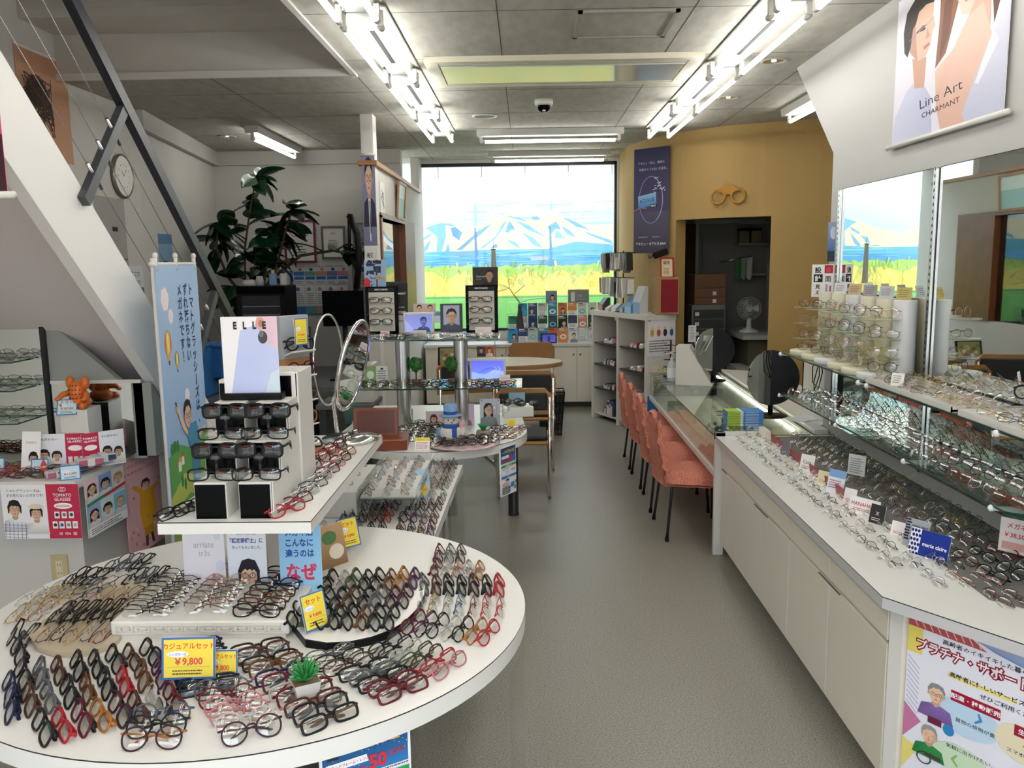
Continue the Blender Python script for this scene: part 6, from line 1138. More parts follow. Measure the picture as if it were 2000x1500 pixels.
for i in range(12): a = i*2.4; obj('leaf', MB().tube([(0, 0, .04), (.015*math.cos(a), .015*math.sin(a), .065), (.03*math.cos(a), .03*math.sin(a), .08)], [.003, .006, .001], 6), lf, t)
t = thing('white_box', 'white open box with brown sunglasses at the aisle end of the second table', 'box', (-.06, 5.05, TZ), .1); obj('body', B(-.09, .09, -.07, .08, 0, .06, b=.003), white, t); obj('card', B(-.05, .05, .05, .055, .06, .13), mat('sky_card', '#8fbad0', .5), t)
pair(Vector((-.09, 5.02, TZ+.062)), .1, 'round', 'tortoise', 2, 'open', .1, None, lensd, 'brown round sunglasses on the white open box', 'sunglasses on the white box'); pair(Vector((-.0, 5.0, TZ+.062)), .1, 'oval', 'black', 1, 'open', .1, None, lensd, 'black sunglasses on the white open box', 'sunglasses on the white box')
# seating area in the rear
t = thing('oval_table', 'oval light wood table in the rear seating area', 'table', (0, 0, 0)); m = MB().prism([(-.22+.55*math.cos(a), 7.95+.36*math.sin(a)) for a in [i*PI/32 for i in range(64)]], .665, .705, 0); obj('top', m, mat('table_oak', '#b59b78', .35, var=.12, scale=4, stretch=(1, 10, 1)), t); obj('edge', MB().prism([(-.22+.555*math.cos(a), 7.95+.365*math.sin(a)) for a in [i*PI/32 for i in range(64)]], .67, .695), wood, t); obj('pedestal', MB().cyl((-.22, 7.95), .05, 0, .665, 24), steel, t); obj('foot', MB().lathe([(0, 0), (.26, 0), (.24, .02), (.05, .04)], (-.22, 7.95), 32), steel, t)
tan = mat('bent_wood', '#a9763f', .4, var=.12, scale=5); pad = mat('chair_black_pad', '#1c1d20', .6)
def rear_chair(x, y, rz, lab, sh=.42, tz=.84, w=.24):
    t = thing('wooden_chair', lab, 'chair', (x, y, 0), rz, 'bent wood chairs in the rear'); obj('seat', MB().box(-w, w, -.22, .22, sh-.02, sh, b=.01), tan, t); obj('cushion', MB().box(-w+.03, w-.03, -.19, .17, sh, sh+.03, b=.012), pad, t)
    bm = MB().prism([(-w, .60), (w, .60), (w, tz-.05), (w-.05, tz), (-w+.05, tz), (-w, tz-.05)], .20, .225, ax='y'); obj('backrest', bm, tan, t); obj('back_pad', MB().box(-w+.035, w-.035, .224, .245, .63, tz-.03, b=.01), pad, t)
    for s in (-1, 1):
        obj('leg', MB().tube([(s*(w-.02), .23, tz-.06), (s*(w-.02), .23, .02), (s*(w-.02), .2, .012), (s*(w-.02), -.2, .012), (s*(w-.02), -.2, sh-.02)], .011, 10), chrome, t)
rear_chair(-.02, 6.75, PI, 'bent wood chair with a black pad turned away at the oval table', .42, .80); rear_chair(-.55, 6.9, PI+.3, 'bent wood chair behind the glass shelves at the oval table', .42, .86); rear_chair(.05, 8.6, 0, 'dark padded chair on the far side of the oval table', .42, .80)
rear_chair(-.03, 5.95, PI, 'low light wood chair seat with chrome runners beside the second table', .40, .78, .20)
t = thing('waste_basket', 'black wire mesh basket on the floor beside the seating area', 'basket', (.22, 7.95, 0)); m = MB(); 
for z in (.01, .12, .22, .32, .42): r = .10+.03*z/.42; m.tube([(sx*r, sy*r, z) for sx, sy in ((-1, -1), (1, -1), (1, 1), (-1, 1))], .006 if z > .4 else .003, 6, closed=True)
for i in range(24): s, u = divmod(i, 6); a = [(-1+2*u/6, -1), (1, -1+2*u/6), (1-2*u/6, 1), (-1, 1-2*u/6)][s]; m.tube([(a[0]*.10, a[1]*.10, .01), (a[0]*.13, a[1]*.13, .42)], .0022, 4)
obj('wire', m, black, t); obj('liner', MB().add([(sx*r, sy*r, z) for z, r in ((.01, .097), (.40, .125)) for sx, sy in ((-1, -1), (1, -1), (1, 1), (-1, 1))], [[0, 1, 5, 4], [1, 2, 6, 5], [2, 3, 7, 6], [3, 0, 4, 7]]), mat('mesh_dark', '#1a1a1c', .8, alpha=.8), t)
# pillar poster, partition pictures
def suit(P): P.rect(0, 0, 50, 95, '#8f8fae', '#7b7c9c'); P.person(26, 24, 15, hair='#2a2320', cloth='#34344f', glasses='#2a2a30', bodyw=1.6); P.poly([(22, 46), (30, 46), (28, 90), (24, 90)], '#eeeef2'); P.poly([(25, 48), (28, 48), (29, 80), (26, 84)], '#3a3f66'); P.rect(0, 95, 50, 125, '#eceae8'); P.text('MEN\'S', 10, 108, 8, '#222222', bold=.02); P.line([(34, 108), (38, 114), (44, 102)], .8, '#444444')
P = Print(.105, .92, 50, 125); suit(P); o = P.put('hanging_poster', (-1.222, 6.738, 1.56), .05, 0, 'narrow hanging poster of a man in a suit on the white pillar', 'poster'); obj('rod', MB().tube([(-.06, -.004, .92), (.06, -.004, .92)], .012, 10), white, o); obj('rod', MB().tube([(-.06, -.004, 0), (.06, -.004, 0)], .012, 10), white, o); obj('string', MB().tube([(-.03, -.004, .93), (-.03, -.004, 1.22)], .001, 4).tube([(.03, -.004, .93), (.03, -.004, 1.22)], .001, 4), white, o)
framed(.42, .30, wood, lambda P: (P.rect(0, 0, 100, P.H, '#dff0ee'), P.rect(0, 30, 100, P.H, '#a9d4d4')), (-1.165, 8.0, 2.06), 'light wood framed seascape tilted on the partition wall', H2, cat='picture', tilt=-.08)
P = Print(.22, .25, 50, 60, '#e4e2dc'); R = random.Random(6); [P.line([(R.uniform(8, 42), R.uniform(6, 54)) for _ in range(3)], R.uniform(1.5, 4), '#22222a') for _ in range(7)]; P.put('calligraphy_sheet', (-1.176, 7.1, 2.05), H2, 0, 'white sheet with black brush strokes pinned to the partition', 'picture')
# window ledge and brochures
def broch(i):
    cols = ['#2b9bd0', '#3a4a78', '#c9cfc8', '#2f8fb0', '#d9774a', '#e08a4a', '#d9dde2', '#cfe0d6', '#e4dfe2', '#c9c9cf', '#2f8a66', '#b9a9c9', '#12387a', '#1f4f3f', '#4d4a50', '#121416', '#463f78', '#d98a86', '#3f4a52', '#cfd3d8']
    def f(P):
        c = cols[i % 20]; P.rect(0, 0, 100, P.H, c); R = random.Random(i)
        if i % 3 == 0: P.person(R.uniform(35, 65), P.H*.55, 22, style=R.choice(['short', 'bob', 'long']), hair='#241a18', cloth='#8a98a8', glasses=None)
        elif i % 3 == 1: P.rect(0, P.H*.55, 100, P.H, '#ecedef'); P.lines(10, 90, P.H*.62, 4, P.H*.08, '#5a6070')
        else: P.ell(50, P.H*.6, 34, 26, '#ffffff' if i % 2 else '#5fc0e0'); P.ell(50, P.H*.6, 20, 14, c)
        P.rect(8, 8, 60, 16, '#f4f4f4' if i % 2 else '#2a2f3a'); P.lines(8, 92, 22, 2, 8, '#f0f0f0' if i % 2 else '#303848')
    return f
i = 0
for rw, (z, y) in enumerate(((.725, 9.52), (.86, 9.60), (1.0, 9.68))):
    for k in range(10):
        if rw == 2 and k in (0,): continue
        x = -.155+.113*k
        P = Print(.105, .165, 100, 157); broch(i)(P); P.put('brochure', (x, y, z), 0, .12, f'{["lowest", "middle", "top"][rw]} row brochure, {ORD[k]} from the black display panel, {["sky blue", "dark", "pale", "teal", "orange"][i % 5] if False else "on the window cabinet rack"}', 'brochure', 'brochures on the window cabinet'); i += 1
t = thing('brochure_rack', 'clear stepped rack holding brochures on the window cabinet', 'rack', (0, 0, 0))
for z, y in ((.725, 9.54), (.86, 9.62), (1.0, 9.70)): obj('tier', B(-.23, .93, y+.03, y+.036, .726, z+.05), acryl, t); obj('lip', B(-.23, .93, y-.025, y+.03, z-.004 if z > .73 else .7255, z if z > .73 else .727), acryl, t)
scr(.15, .085, lambda P: (P.rect(0, 0, 100, P.H, '#3a3c86', '#4a4a9c'), P.rect(40, 12, 60, P.H, '#26285c')), 1072, .727, 9.44, 'small black digital tablet at the foot of the brochures', black)
for px, w, h, dr, lab in ((1077, .13, .15, lambda P: (P.rect(0, 0, 100, P.H, '#7f93a6', '#5f6f80'), P.person(60, 58, 18, style='bob', cloth='#8d98aa', glasses=None)), 'grey blue picture card standing above the brochures'), (1130, .24, .16, lambda P: (P.rect(0, 0, 100, P.H, '#8b8f8d', '#6d706f'), P.rect(14, 12, 32, 56, '#d7dbdb'), P.text('SEED', 42, 34, 14, '#c9cccb'), P.lines(40, 90, 40, 2, 7, '#a9adab')), 'wide grey display board standing above the brochures'), (845, .42, .14, lambda P: (P.rect(0, 0, 100, P.H, '#e3eaf0'), P.rect(2, 4, 98, 14, '#6fa9d0')), 'pale blue board on the window cabinet behind the digital frame')):
    stand(px, 590, w, h, dr, 1.15 if px > 900 else .95, 9.74, lab, 'card', name='picture_card')
t = thing('bare_branch', 'bare forked branch standing before the rear window', 'branch', (0, 0, 0)); brm = mat('branch_pale', '#b9a070', .7)
q = [at(a, b, y=9.6) for a, b in ((1015, 591), (1005, 578), (995, 563), (975, 555))]; obj('stem', MB().tube(q, [.008, .007, .005, .002], 6), brm, t)
for qs in (((995, 563), (993, 545)), ((1005, 574), (1025, 557)), ((1015, 591), (1035, 585), (1070, 582)), ((995, 563), (970, 570))): obj('twig', MB().tube([at(a, b, y=9.6) for a, b in qs], .0035, 5), brm, t)
obj('vase', MB().lathe([(0, .725), (.04, .725), (.045, .9), (.02, 1.12), (.024, 1.14)], (.0+at(1015, 591, y=9.6).x, 9.6), 20), mat('vase_dark', '#3a3c3a', .3), t)
t = thing('pennant', 'small white pennant on a gold rod before the rear window', 'pennant', (at(964, 520, y=9.3).x, 9.3, 0)); z_ = at(964, 487, y=9.3).z; obj('cloth', MB().add([(-.022, 0, z_), (.022, -.01, z_), (.045, -.02, z_-.42), (.0, .015, z_-.42), (-.032, 0, z_-.42)], [[0, 1, 2, 3, 4]], 0), white, t); obj('rod', MB().tube([(-.026, 0, z_), (.026, -.01, z_)], .006, 8).tube([(0, 0, z_), (0, 0, z_+.09)], .003, 6), mat('gold_rod', '#8d7a3f', .3, .8), t); obj('post', MB().tube([(0, .02, .0), (0, .02, z_)], .004, 6), steel, t)
t = thing('photo_book', 'open photo book leaning behind the steel posts', 'book', (at(880, 690, y=7.7).x, 7.7, .705)); obj('cover', MB().box(-.12, .12, 0, .01, 0, .17, M=Matrix.Rotation(-.3, 4, 'X')), black, t); P = Print(.2, .14, 100, 70, '#8d8a5a', .001); [P.ell(10+i*9, 20+(i*29) % 45, 9, 8, ['#6b7a3a', '#c9b98a', '#8a4a3a', '#dcd7c8'][i % 4]) for i in range(10)]; o = link('page', P.mesh('page'), t); o.matrix_local = Matrix.Rotation(-.3, 4, 'X') @ Matrix.Translation((0, -.002, .02))
# ------------------------------------------------------------------ right side
# large portrait poster on the mirror wall
def lineart(P):
    W, Hh = 220, 290; P.rect(0, 0, W, Hh, '#e9e6ee', '#dcd8e6'); P.poly([(70, 0), (220, 0), (220, 290), (110, 290)], '#ece8ec', '#d8d3de')
    # man at the left of the sheet
    P.poly([(0, 290), (4, 235), (30, 190), (48, 178), (72, 196), (86, 220), (92, 290)], '#c9cbe2', '#b9bcd8'); P.poly([(40, 130), (72, 140), (70, 196), (48, 190)], '#c99d88')
    P.poly([(28, 60), (36, 30), (66, 28), (82, 44), (82, 70), (88, 90), (82, 96), (80, 118), (70, 138), (52, 140), (34, 110)], '#dfb6a0'); P.poly([(28, 60), (44, 70), (52, 140), (34, 116)], '#c29180')
    P.poly([(20, 110), (16, 70), (22, 34), (44, 12), (74, 10), (86, 24), (82, 44), (66, 40), (50, 46), (44, 66), (38, 72), (34, 108), (28, 122)], '#2b211f'); P.poly([(44, 84), (60, 76), (70, 78), (58, 86)], '#3b2a26'); P.ell(62, 84, 5, 2.4, '#2a1f1c', 10); P.poly([(70, 84), (78, 104), (68, 106)], '#c99480'); P.poly([(64, 118), (76, 114), (78, 120), (66, 124)], '#b3766c')
    P.line([(30, 92), (48, 86), (66, 80), (84, 72)], 1.6, '#8d939c'); P.ring(62, 84, 11, 7, 1.1, '#a7adb5', 14, rot=-15)
    # woman at the right
    P.poly([(96, 0), (150, 0), (132, 70), (112, 150), (92, 170), (96, 90)], '#8a5b44'); P.poly([(186, 0), (212, 0), (208, 90), (196, 140), (188, 60)], '#5d3a2c'); P.poly([(104, 60), (124, 30), (116, 120), (100, 160)], '#6d4433')
    P.poly([(130, 0), (188, 0), (186, 40), (170, 86), (152, 104), (138, 96), (128, 60)], '#e6c3b2'); P.poly([(172, 60), (188, 30), (190, 140), (170, 160), (150, 110)], '#d3a794'); P.poly([(92, 175), (126, 150), (150, 108), (176, 96), (192, 150), (206, 190), (200, 290), (110, 290), (98, 240)], '#e0bcab', '#d2a896')
    P.poly([(220, 120), (200, 140), (176, 200), (150, 270), (156, 290), (220, 290)], '#cfcfe0', '#bdbfd6'); P.poly([(196, 150), (206, 170), (176, 230), (170, 226)], '#e2e2ee'); P.ell(140, 22, 7, 3, '#3b2a26', 12); P.ell(168, 14, 6, 3, '#3b2a26', 12); P.line([(128, 28), (150, 24), (182, 12)], 1.4, '#8d939c'); P.poly([(146, 26), (152, 50), (142, 52)], '#cf9f8d'); P.poly([(140, 72), (150, 64), (162, 66), (158, 74), (146, 80)], '#c0757a')
    P.text('Line Art', 62, 236, 26, '#1d1a1c', bold=-.005, rot=-6); P.text('CHARMANT', 68, 254, 14, '#1d1a1c', bold=.0, rot=-4)
P = Print(.90, .615, 220, 290); lineart(P); o = P.put('hanging_poster', (1.655, 3.50, 2.135), -H2, 0, 'large hanging poster of a man and a woman on the white wall panel', 'poster', roll=0)
for z in (-.005, 1.0): obj('rod', MB().tube([(-.49, -.004, z if z < .5 else .655), (.49, -.004, z if z < .5 else .655)], .011, 12), white, o) if z < .5 else None
P = Print(.055, .21, 20, 74, '#4f6fa6'); P.rect(0, 0, 20, 50, '#8fa6cf', '#5c7bb4'); P.ell(10, 20, 6, 12, '#c3cbe2'); P.rect(0, 54, 20, 74, '#22324a'); P.put('small_poster', (1.662, 4.66, 1.62), -.55, 0, label='narrow blue poster at the far end of the white wall panel', cat='poster')
for i, (dx, fl) in enumerate(((0, 0), (1, 1))):
    def setsu(P): P.rect(0, 0, 56, 90, '#efeeee'); P.rect(32, 2, 54, 24, '#b32a3c'); P.text('設', 16, 22, 17, '#151515', 'c', .03); P.rect(5, 27, 28, 49, '#151515'); P.text('計', 16, 45, 17, '#f2f2f2', 'c', .03); P.text('画', 42, 20, 15, '#d9545f', 'c', .02); P.text('面', 42, 46, 17, '#151515', 'c', .02); P.text('見', 16, 66, 13, '#151515', 'c', .03); P.text('え', 16, 82, 13, '#151515', 'c', .03); P.rect(36, 54, 41, 84, '#9aa2b5'); P.rect(46, 58, 50, 86, '#b34a55')
    if i == 0: card('display_sign', .115, .175, 56, 90, setsu, (1.60, 4.62, 1.43), -.6, 'black and white sign with two columns of characters above the first display cylinder', 'sign', 0, foot=False)
# display cylinders with disc ledges
frost = clear('frosted_disc', '#f1f3ea', .25, ior=1.4); cyl_m = [mat('cylinder_cream', '#dcd7bd', .4), mat('cylinder_white', '#d9dbdc', .4)]
for i in range(6):
    y = (4.50, 4.31, 4.12, 3.94, 3.76, 3.585)[i]; x = 1.592
    t = thing('display_cylinder', f'{("cream", "cream", "white", "cream", "cream", "white")[i]} display cylinder with clear disc ledges, {ORD[i]} from the ochre wall', 'display stand', (x, y, 1.1305), 0, 'display cylinders'); cm = cyl_m[1 if i in (2, 5) else 0]
    obj('cylinder', MB().lathe([(0, 0), (.046, 0), (.047, .002), (.047, .328), (.045, .332), (0, .332)], n=32), cm, t); obj('base_disc', MB().lathe([(0, 0), (.088, 0), (.09, .006), (.09, .024), (.087, .028), (0, .028)], (-.098, 0), 36), cm, t)
    for k in range(3): obj('disc_ledge', MB().lathe([(0, .085+.082*k), (.078, .085+.082*k), (.079, .09+.082*k), (0, .091+.082*k)], (-.095, 0), 32), frost, t)
    for k in range(4): MASS.pair(Vector((x-.095, y-.02, 1.1305+(.029 if k == 0 else .0095+.082*k))), -.5+_gr.uniform(-.1, .1), _gr.choice(('round', 'oval')), _gr.choice(('bronze', 'dark metal', 'rose', 'gunmetal', 'gold', 'navy')), 0, 'open', .08, _gr.choice((None, 'brown')))
    if i: card('price_card', .06, .055, 60, 55, (lambda c: (lambda P: (P.rect(0, 0, 60, 55, c), P.lines(8, 52, 12, 4, 9, '#8a6a5a'))))(('#e4e0da', '#d9dde4', '#c9b08a', '#9aa0a4', '#b9c4c9', '#b7ab62')[i]), (x-.01, y, 1.463), -.6, f'small {("white", "silver", "amber", "grey", "pale", "olive")[i]} card standing on top of the {ORD[i]} display cylinder', 'price card', .35)
# trays on the upper shelf
for y0, y1, c, lab in ((2.78, 3.50, white, 'long white tray of metal frames on the upper glass shelf'), (2.27, 2.74, white, 'second white tray of rosy frames on the upper glass shelf'), (1.86, 2.24, black, 'black tray of dark frames at the near end of the upper glass shelf')):
    t = thing('shelf_tray', lab, 'tray', (0, 0, 0)); obj('base', B(1.405, 1.64, y0, y1, 1.1305, 1.142, b=.002), c, t); obj('rim', MB().box(1.403, 1.407, y0, y1, 1.1305, 1.15).box(1.403, 1.64, y0, y0+.004, 1.1305, 1.15).box(1.403, 1.64, y1-.004, y1, 1.1305, 1.15), c, t)
pair(Vector((1.60, 2.66, 1.19)), -.75, 'round', 'black', 2, 'open', .05, None, None, 'thick black round model frames raised above the upper shelf trays', 'raised model frames'); obj('stand', MB().box(1.58, 1.62, 2.65, 2.69, 1.143, 1.19), acryl, thing('glasses_stand', 'clear block raising the thick black round frames', 'stand', (0, 0, 0)))
pair(Vector((1.60, 2.42, 1.22)), -.75, 'round', 'wine red', 2, 'open', .05, None, None, 'wine red round model frames raised at the mirror', 'raised model frames'); obj('stand', MB().box(1.58, 1.62, 2.41, 2.45, 1.143, 1.22), acryl, thing('glasses_stand', 'clear block raising the wine red round frames', 'stand', (0, 0, 0)))
card('picture_card', .14, .20, 70, 100, lambda P: (P.rect(0, 0, 70, 100, '#7d86a8', '#c98a96'), P.person(38, 44, 20, style='long', hair='#1d1c24', cloth='#e8909a'), P.rect(0, 84, 70, 100, '#e6e4ea')), (1.59, 2.14, 1.143), -.9, 'tall pink and blue portrait card before the mirror at the upper shelf', 'card', .05)
card('price_card', .05, .05, 60, 60, lambda P: (P.rect(0, 0, 60, 60, '#f0eeea'), P.lines(8, 50, 12, 4, 10, '#9a8a84')), (1.425, 3.25, 1.15), -.9, 'small clear card at the edge of the long white tray', 'price card', .2)
# signs on the wall counter
rd = obj('rail', MB().prism([(1.268, 3.30), (1.276, 3.30), (1.30, 4.42), (1.292, 4.42)], CZ, CZ+.035), mat('red_rail', '#9c2530', .35), thing('divider_rail', 'low red divider rail between the white and grey rows on the wall counter', 'rail', (0, 0, 0)))
tag(obj('end_block', B(1.26, 1.29, 4.42, 4.55, CZ, .735, b=.002), cream), 'cream end block where the red rail meets the showcase', 'block')
def sign(y, w, h, bg, txt, tc, lab, x=1.265, tl=.25, extra=None):
    def f(P):
        P.rect(0, 0, 100, P.H, bg)
        if extra: extra(P)
        if txt: P.text(txt, 50, P.H*.55, 100/max(len(txt), 4)*1.25, tc, 'c', .02)
        if not extra: P.lines(15, 85, P.H*.7, 2, P.H*.1, tc)
    card('display_sign', w, h, 100, 100*h/w, f, (x+(.02 if y < 2.7 else 0), y+(.24 if y < 3.2 else .12), CZ), -1.0, lab, 'sign', tl)
sign(3.98, .05, .06, '#6a6c70', '', '#b9bcc0', 'small grey sign at the middle of the red rail'); sign(3.66, .075, .075, '#e8e6e0', 'Casa', '#6d7a76', 'cream sign at the near end of the red rail'); sign(3.44, .06, .055, '#e3d9b4', '', '#a9936a', 'small ivory sign beside the cream sign'); sign(3.30, .08, .095, '#dfe6ee', '', '#8a6a70', 'white price leaflet with a blue heading on the counter', extra=lambda P: (P.rect(0, 0, 100, 40, '#7fa9d8'), P.lines(10, 90, 55, 4, 12, '#b05a66')))
sign(3.02, .055, .06, '#efe9ea', '', '#c9384a', 'small white price sign before the wide brand sign'); sign(2.88, .13, .06, '#f3f2f2', 'HANAHARU', '#c8303e', 'wide white sign with red capitals on the counter'); sign(2.76, .06, .07, '#2c2e31', 'X', '#d9d9d9', 'dark sign with a white mark on the counter'); sign(2.62, .06, .05, '#f1ecec', '', '#c9384a', 'small red and white price sign nearest the blue sign')
def dots(P, x0, x1, c):
    for a in range(8):
        for b in range(3): P.ell(x0+(b+.5*(a % 2))*(x1-x0)/3+3, 6+a*11, 3.6, 4.4, c, 8)
sign(2.50, .085, .095, '#a3a8ae', '', '#ffffff', 'silver brand sign with a checkered edge beside the blue sign', extra=lambda P: (dots(P, 0, 20, '#1a1f3c'), P.text('marie claire', 62, 30, 14, '#26324f', 'c', .01), [P.ring(40+i*14, 66+(i % 2)*18, 7, 9, 2, '#e8eaec', 12) for i in range(3)]))
sign(2.405, .135, .085, '#12308f', '', '#ffffff', 'deep blue brand sign with a white checkered edge on the counter', extra=lambda P: (P.rect(0, 0, 26, P.H, '#eceef6'), dots(P, 0, 24, '#16266e'), P.text('marie claire', 64, 38, 13, '#f2f4fb', 'c', .02)))
card('price_card', .11, .085, 100, 76, lambda P: (P.rect(0, 0, 100, 76, '#ece6e6'), P.text('店内', 40, 26, 16, '#c9303c', 'c', .02), P.text('30%OFF', 50, 54, 24, '#d8303c', 'c', .03), P.lines(20, 80, 62, 1, 8, '#444444')), (1.40, 2.02, CZ), -.55, 'white sale sign reading thirty percent off at the counter end', 'price card', .3)
card('price_card', .10, .11, 100, 110, lambda P: (P.rect(0, 0, 100, 110, '#e9dedd'), P.text('メガネ', 50, 30, 20, '#c9303c', 'c', .02), P.text('￥38,500', 50, 60, 20, '#d8303c', 'c', .02), P.rect(10, 76, 90, 100, '#d9a59a')), (1.55, 2.62, CZ+.02), -.9, 'red price sign among dark frames under the lower shelf', 'price card', .1); card('price_card', .10, .13, 100, 130, lambda P: (P.rect(0, 0, 100, 130, '#d5dbe0'), P.rect(10, 6, 50, 26, '#4f8fc6'), P.lines(10, 90, 40, 7, 12, '#7a858c')), (1.57, 2.40, CZ+.02), -.9, 'pale price sheet with a blue corner under the lower shelf', 'price card', .1); card('display_sign', .11, .085, 100, 76, lambda P: (P.rect(0, 0, 100, 76, '#3a3c40'), P.text('R', 30, 34, 12, '#d0d2d4', 'c'), P.lines(20, 80, 46, 1, 8, '#a0a2a6')), (1.50, 2.40, .902), -.8, 'dark grey brand sign on the near end of the lower shelf', 'sign', .2)
card('price_card', .08, .09, 100, 110, lambda P: (P.rect(0, 0, 100, 110, '#cfd3d4'), P.lines(10, 90, 20, 7, 12, '#8a7f80')), (1.43, 3.62, CZ+.02), -.9, 'grey price sheet hanging by the middle of the lower shelf edge', 'price card', .1)
# service poster on the slanted end of the counter
def platinum(P):
    P.rect(0, 0, 230, 330, '#ecebf6'); P.poly([(0, 0), (70, 0), (110, 26), (0, 26)], '#c0575c')
    for i in range(9): P.line([(2+i*11, 0), (14+i*11, 24)], 1.6, '#eec9c4')
    P.poly([(60, 0), (230, 0), (230, 44), (120, 22)], '#b9c3e0', '#6f8cc8'); P.rect(0, 26, 22, 72, '#ecd96a')
    for i in range(10): P.line([(2, 80+i*9), (20, 98+i*9)], 1, '#9a96c0')
    P.poly([(0, 165), (26, 190), (0, 230)], '#c97aa6'); P.poly([(0, 230), (24, 240), (0, 290)], '#ecdc7a')
    P.text('高齢者のイキイキした暮らしを支えるお店', 50, 38, 9.4, '#1c1c22', bold=.01); 
    P.text('プラチナ・サポート・ショップ', 12, 62, 22, '#8f1232', bold=.11, sx=.78); P.text('プラチナ・サポート・ショップ', 12, 62, 22, '#fbf6f6', bold=.012, sx=.78)
    P.rect(60, 84, 150, 90, '#f0e27a'); P.text('高齢者に優しいサービスを実施しています', 62, 88, 9, '#1c1c22', bold=.02); P.text('ぜひご利用ください。', 104, 104, 9, '#1c1c22', bold=.01)
    def pill(x, y, s): P.poly([(x, y), (x+66, y), (x+66, y+18), (x, y+18)], '#a01338'); P.text(s, x+33, y+12.5, 9.5, '#ffffff', 'c', .02)
    P.ell(90, 150, 44, 32, '#c3ddf2'); pill(66, 110, '配達・移動販売'); P.text('買物の荷物が重い…', 74, 160, 7.6, '#1c1c22', bold=.01); P.line([(100, 150), (108, 142), (104, 132)], 5, '#4a8cc4')
    P.person(46, 130, 13, style='short', hair='#8f8f92', skin='#eec6a6', cloth='#8a6ab0', glasses='#5a3a3a'); P.rect(36, 172, 56, 184, '#6d2440'); P.ell(66, 182, 8, 10, '#2f86c6'); P.ell(170, 150, 44, 32, '#ecdfc0'); pill(150, 122, '生活サービス'); P.text('スマホの使い方が…', 142, 170, 7.6, '#1c1c22', bold=.01); P.line([(172, 160), (164, 152), (168, 142)], 5, '#d98a3a'); P.person(218, 160, 14, style='short', hair='#c9c9c9', skin='#eec6a6', cloth='#b9b06a'); P.rect(190, 172, 204, 196, '#5a5a66'); P.rect(191, 174, 203, 194, '#e6eef6')
    P.ell(84, 226, 40, 26, '#cfe3c6'); P.text('気軽に出かけたい…', 64, 210, 7.6, '#1c1c22', bold=.01); P.line([(82, 238), (74, 228), (80, 218)], 5, '#8fbf6a'); P.person(40, 206, 12, style='short', hair='#9a9a9c', skin='#e9bd9c', cloth='#2f8f4a', glasses=None); P.ring(34, 250, 11, 11, 2, '#33333a', 18); P.rect(34, 238, 58, 244, '#4a3a34'); pill(68, 248, '車いす対応'); P.poly([(148, 216), (210, 216), (210, 272), (148, 272)], '#d98a3a'); P.rect(151, 219, 207, 269, '#f3c98a'); P.person(182, 240, 10, style='short', hair='#5a4a42', skin='#eec6a6', cloth='#b9a2c0', glasses=None, bodyw=1.4); pill(150, 278, '見守りサービス'); P.text('遠くの家族が', 212, 238, 5, '#1c1c22'); P.ell(70, 318, 52, 34, '#ecb24a'); P.ell(70, 320, 46, 30, '#f6efdf'); P.person(50, 306, 13, style='short', hair='#8f8f92', skin='#eec6a6', cloth='#7a8ab0'); P.person(88, 310, 13, style='bob', hair='#4a332a', skin='#eec6a6', cloth='#c98a96')
q0, q1 = Vector((1.100, 2.338)), Vector((1.26, 2.10)); dd = (q1-q0).normalized(); P = Print(.47, .56, 230, 330); platinum(P); cc = q0+dd*.235; P.put('service_poster', (cc.x-.006, cc.y-.005, .08), math.atan2(dd.y, dd.x), 0, 'large pale poster with red heading and cartoon elders on the counter end', 'poster')
# showcase contents and counter-top things
sat = mat('white_satin', '#e9e4cf', .4, bump=.6, scale=14); R = random.Random(12)
def cushion(x0, x1, y0, y1, z, m_, nm, lab, amp=.02):
    t = thing(nm, lab, 'cloth', (0, 0, 0)); m = MB(); n = 26; V = [(x0+(x1-x0)*i/n, y0+(y1-y0)*j/n, z+.012+amp*(math.sin(i*.9+j*.5)*math.cos(j*.8-i*.3)*.5+.3)+R.uniform(0, .004)) for j in range(n+1) for i in range(n+1)]
    m.add(V, [[j*(n+1)+i, j*(n+1)+i+1, (j+1)*(n+1)+i+1, (j+1)*(n+1)+i] for j in range(n) for i in range(n)], 0, True); m.box(x0, x1, y0, y1, z, z+.008); return obj('cloth', m, m_, t)
cushion(1.14, 1.54, 5.2, 7.0, .4705, sat, 'display_cloth', 'rumpled white satin lining inside the glass showcase'); cushion(1.06, 1.30, 4.66, 5.18, .4705, mat('brown_stone', '#8a7466', .8, var=.4, scale=50), 'display_cloth', 'brown speckled lining at the near end inside the showcase', .03)
t = thing('dark_foliage', 'heap of dark dried leaves inside the glass showcase', 'leaves', (1.33, 5.45, .50)); m = MB()
for i in range(150):
    p = Vector((R.gauss(0, .09), R.gauss(0, .10), R.uniform(.0, .13))); a = R.uniform(0, 6.28); e = R.uniform(-.9, .9); u = Vector((math.cos(a)*math.cos(e), math.sin(a)*math.cos(e), math.sin(e)))*.045; v = Vector((-math.sin(a), math.cos(a), R.uniform(-.4, .4)))*.016
    if p.x*p.x+p.y*p.y > .03: continue
    m.add([tuple(p-u), tuple(p-v), tuple(p+u), tuple(p+v)], [[0, 1, 2, 3]], i % 2)
o = obj('leaves', m, [mat('leaf_dark', '#2a2d2a', .5), mat('leaf_grey', '#6d7068', .5)], t); o['kind'] = 'stuff'
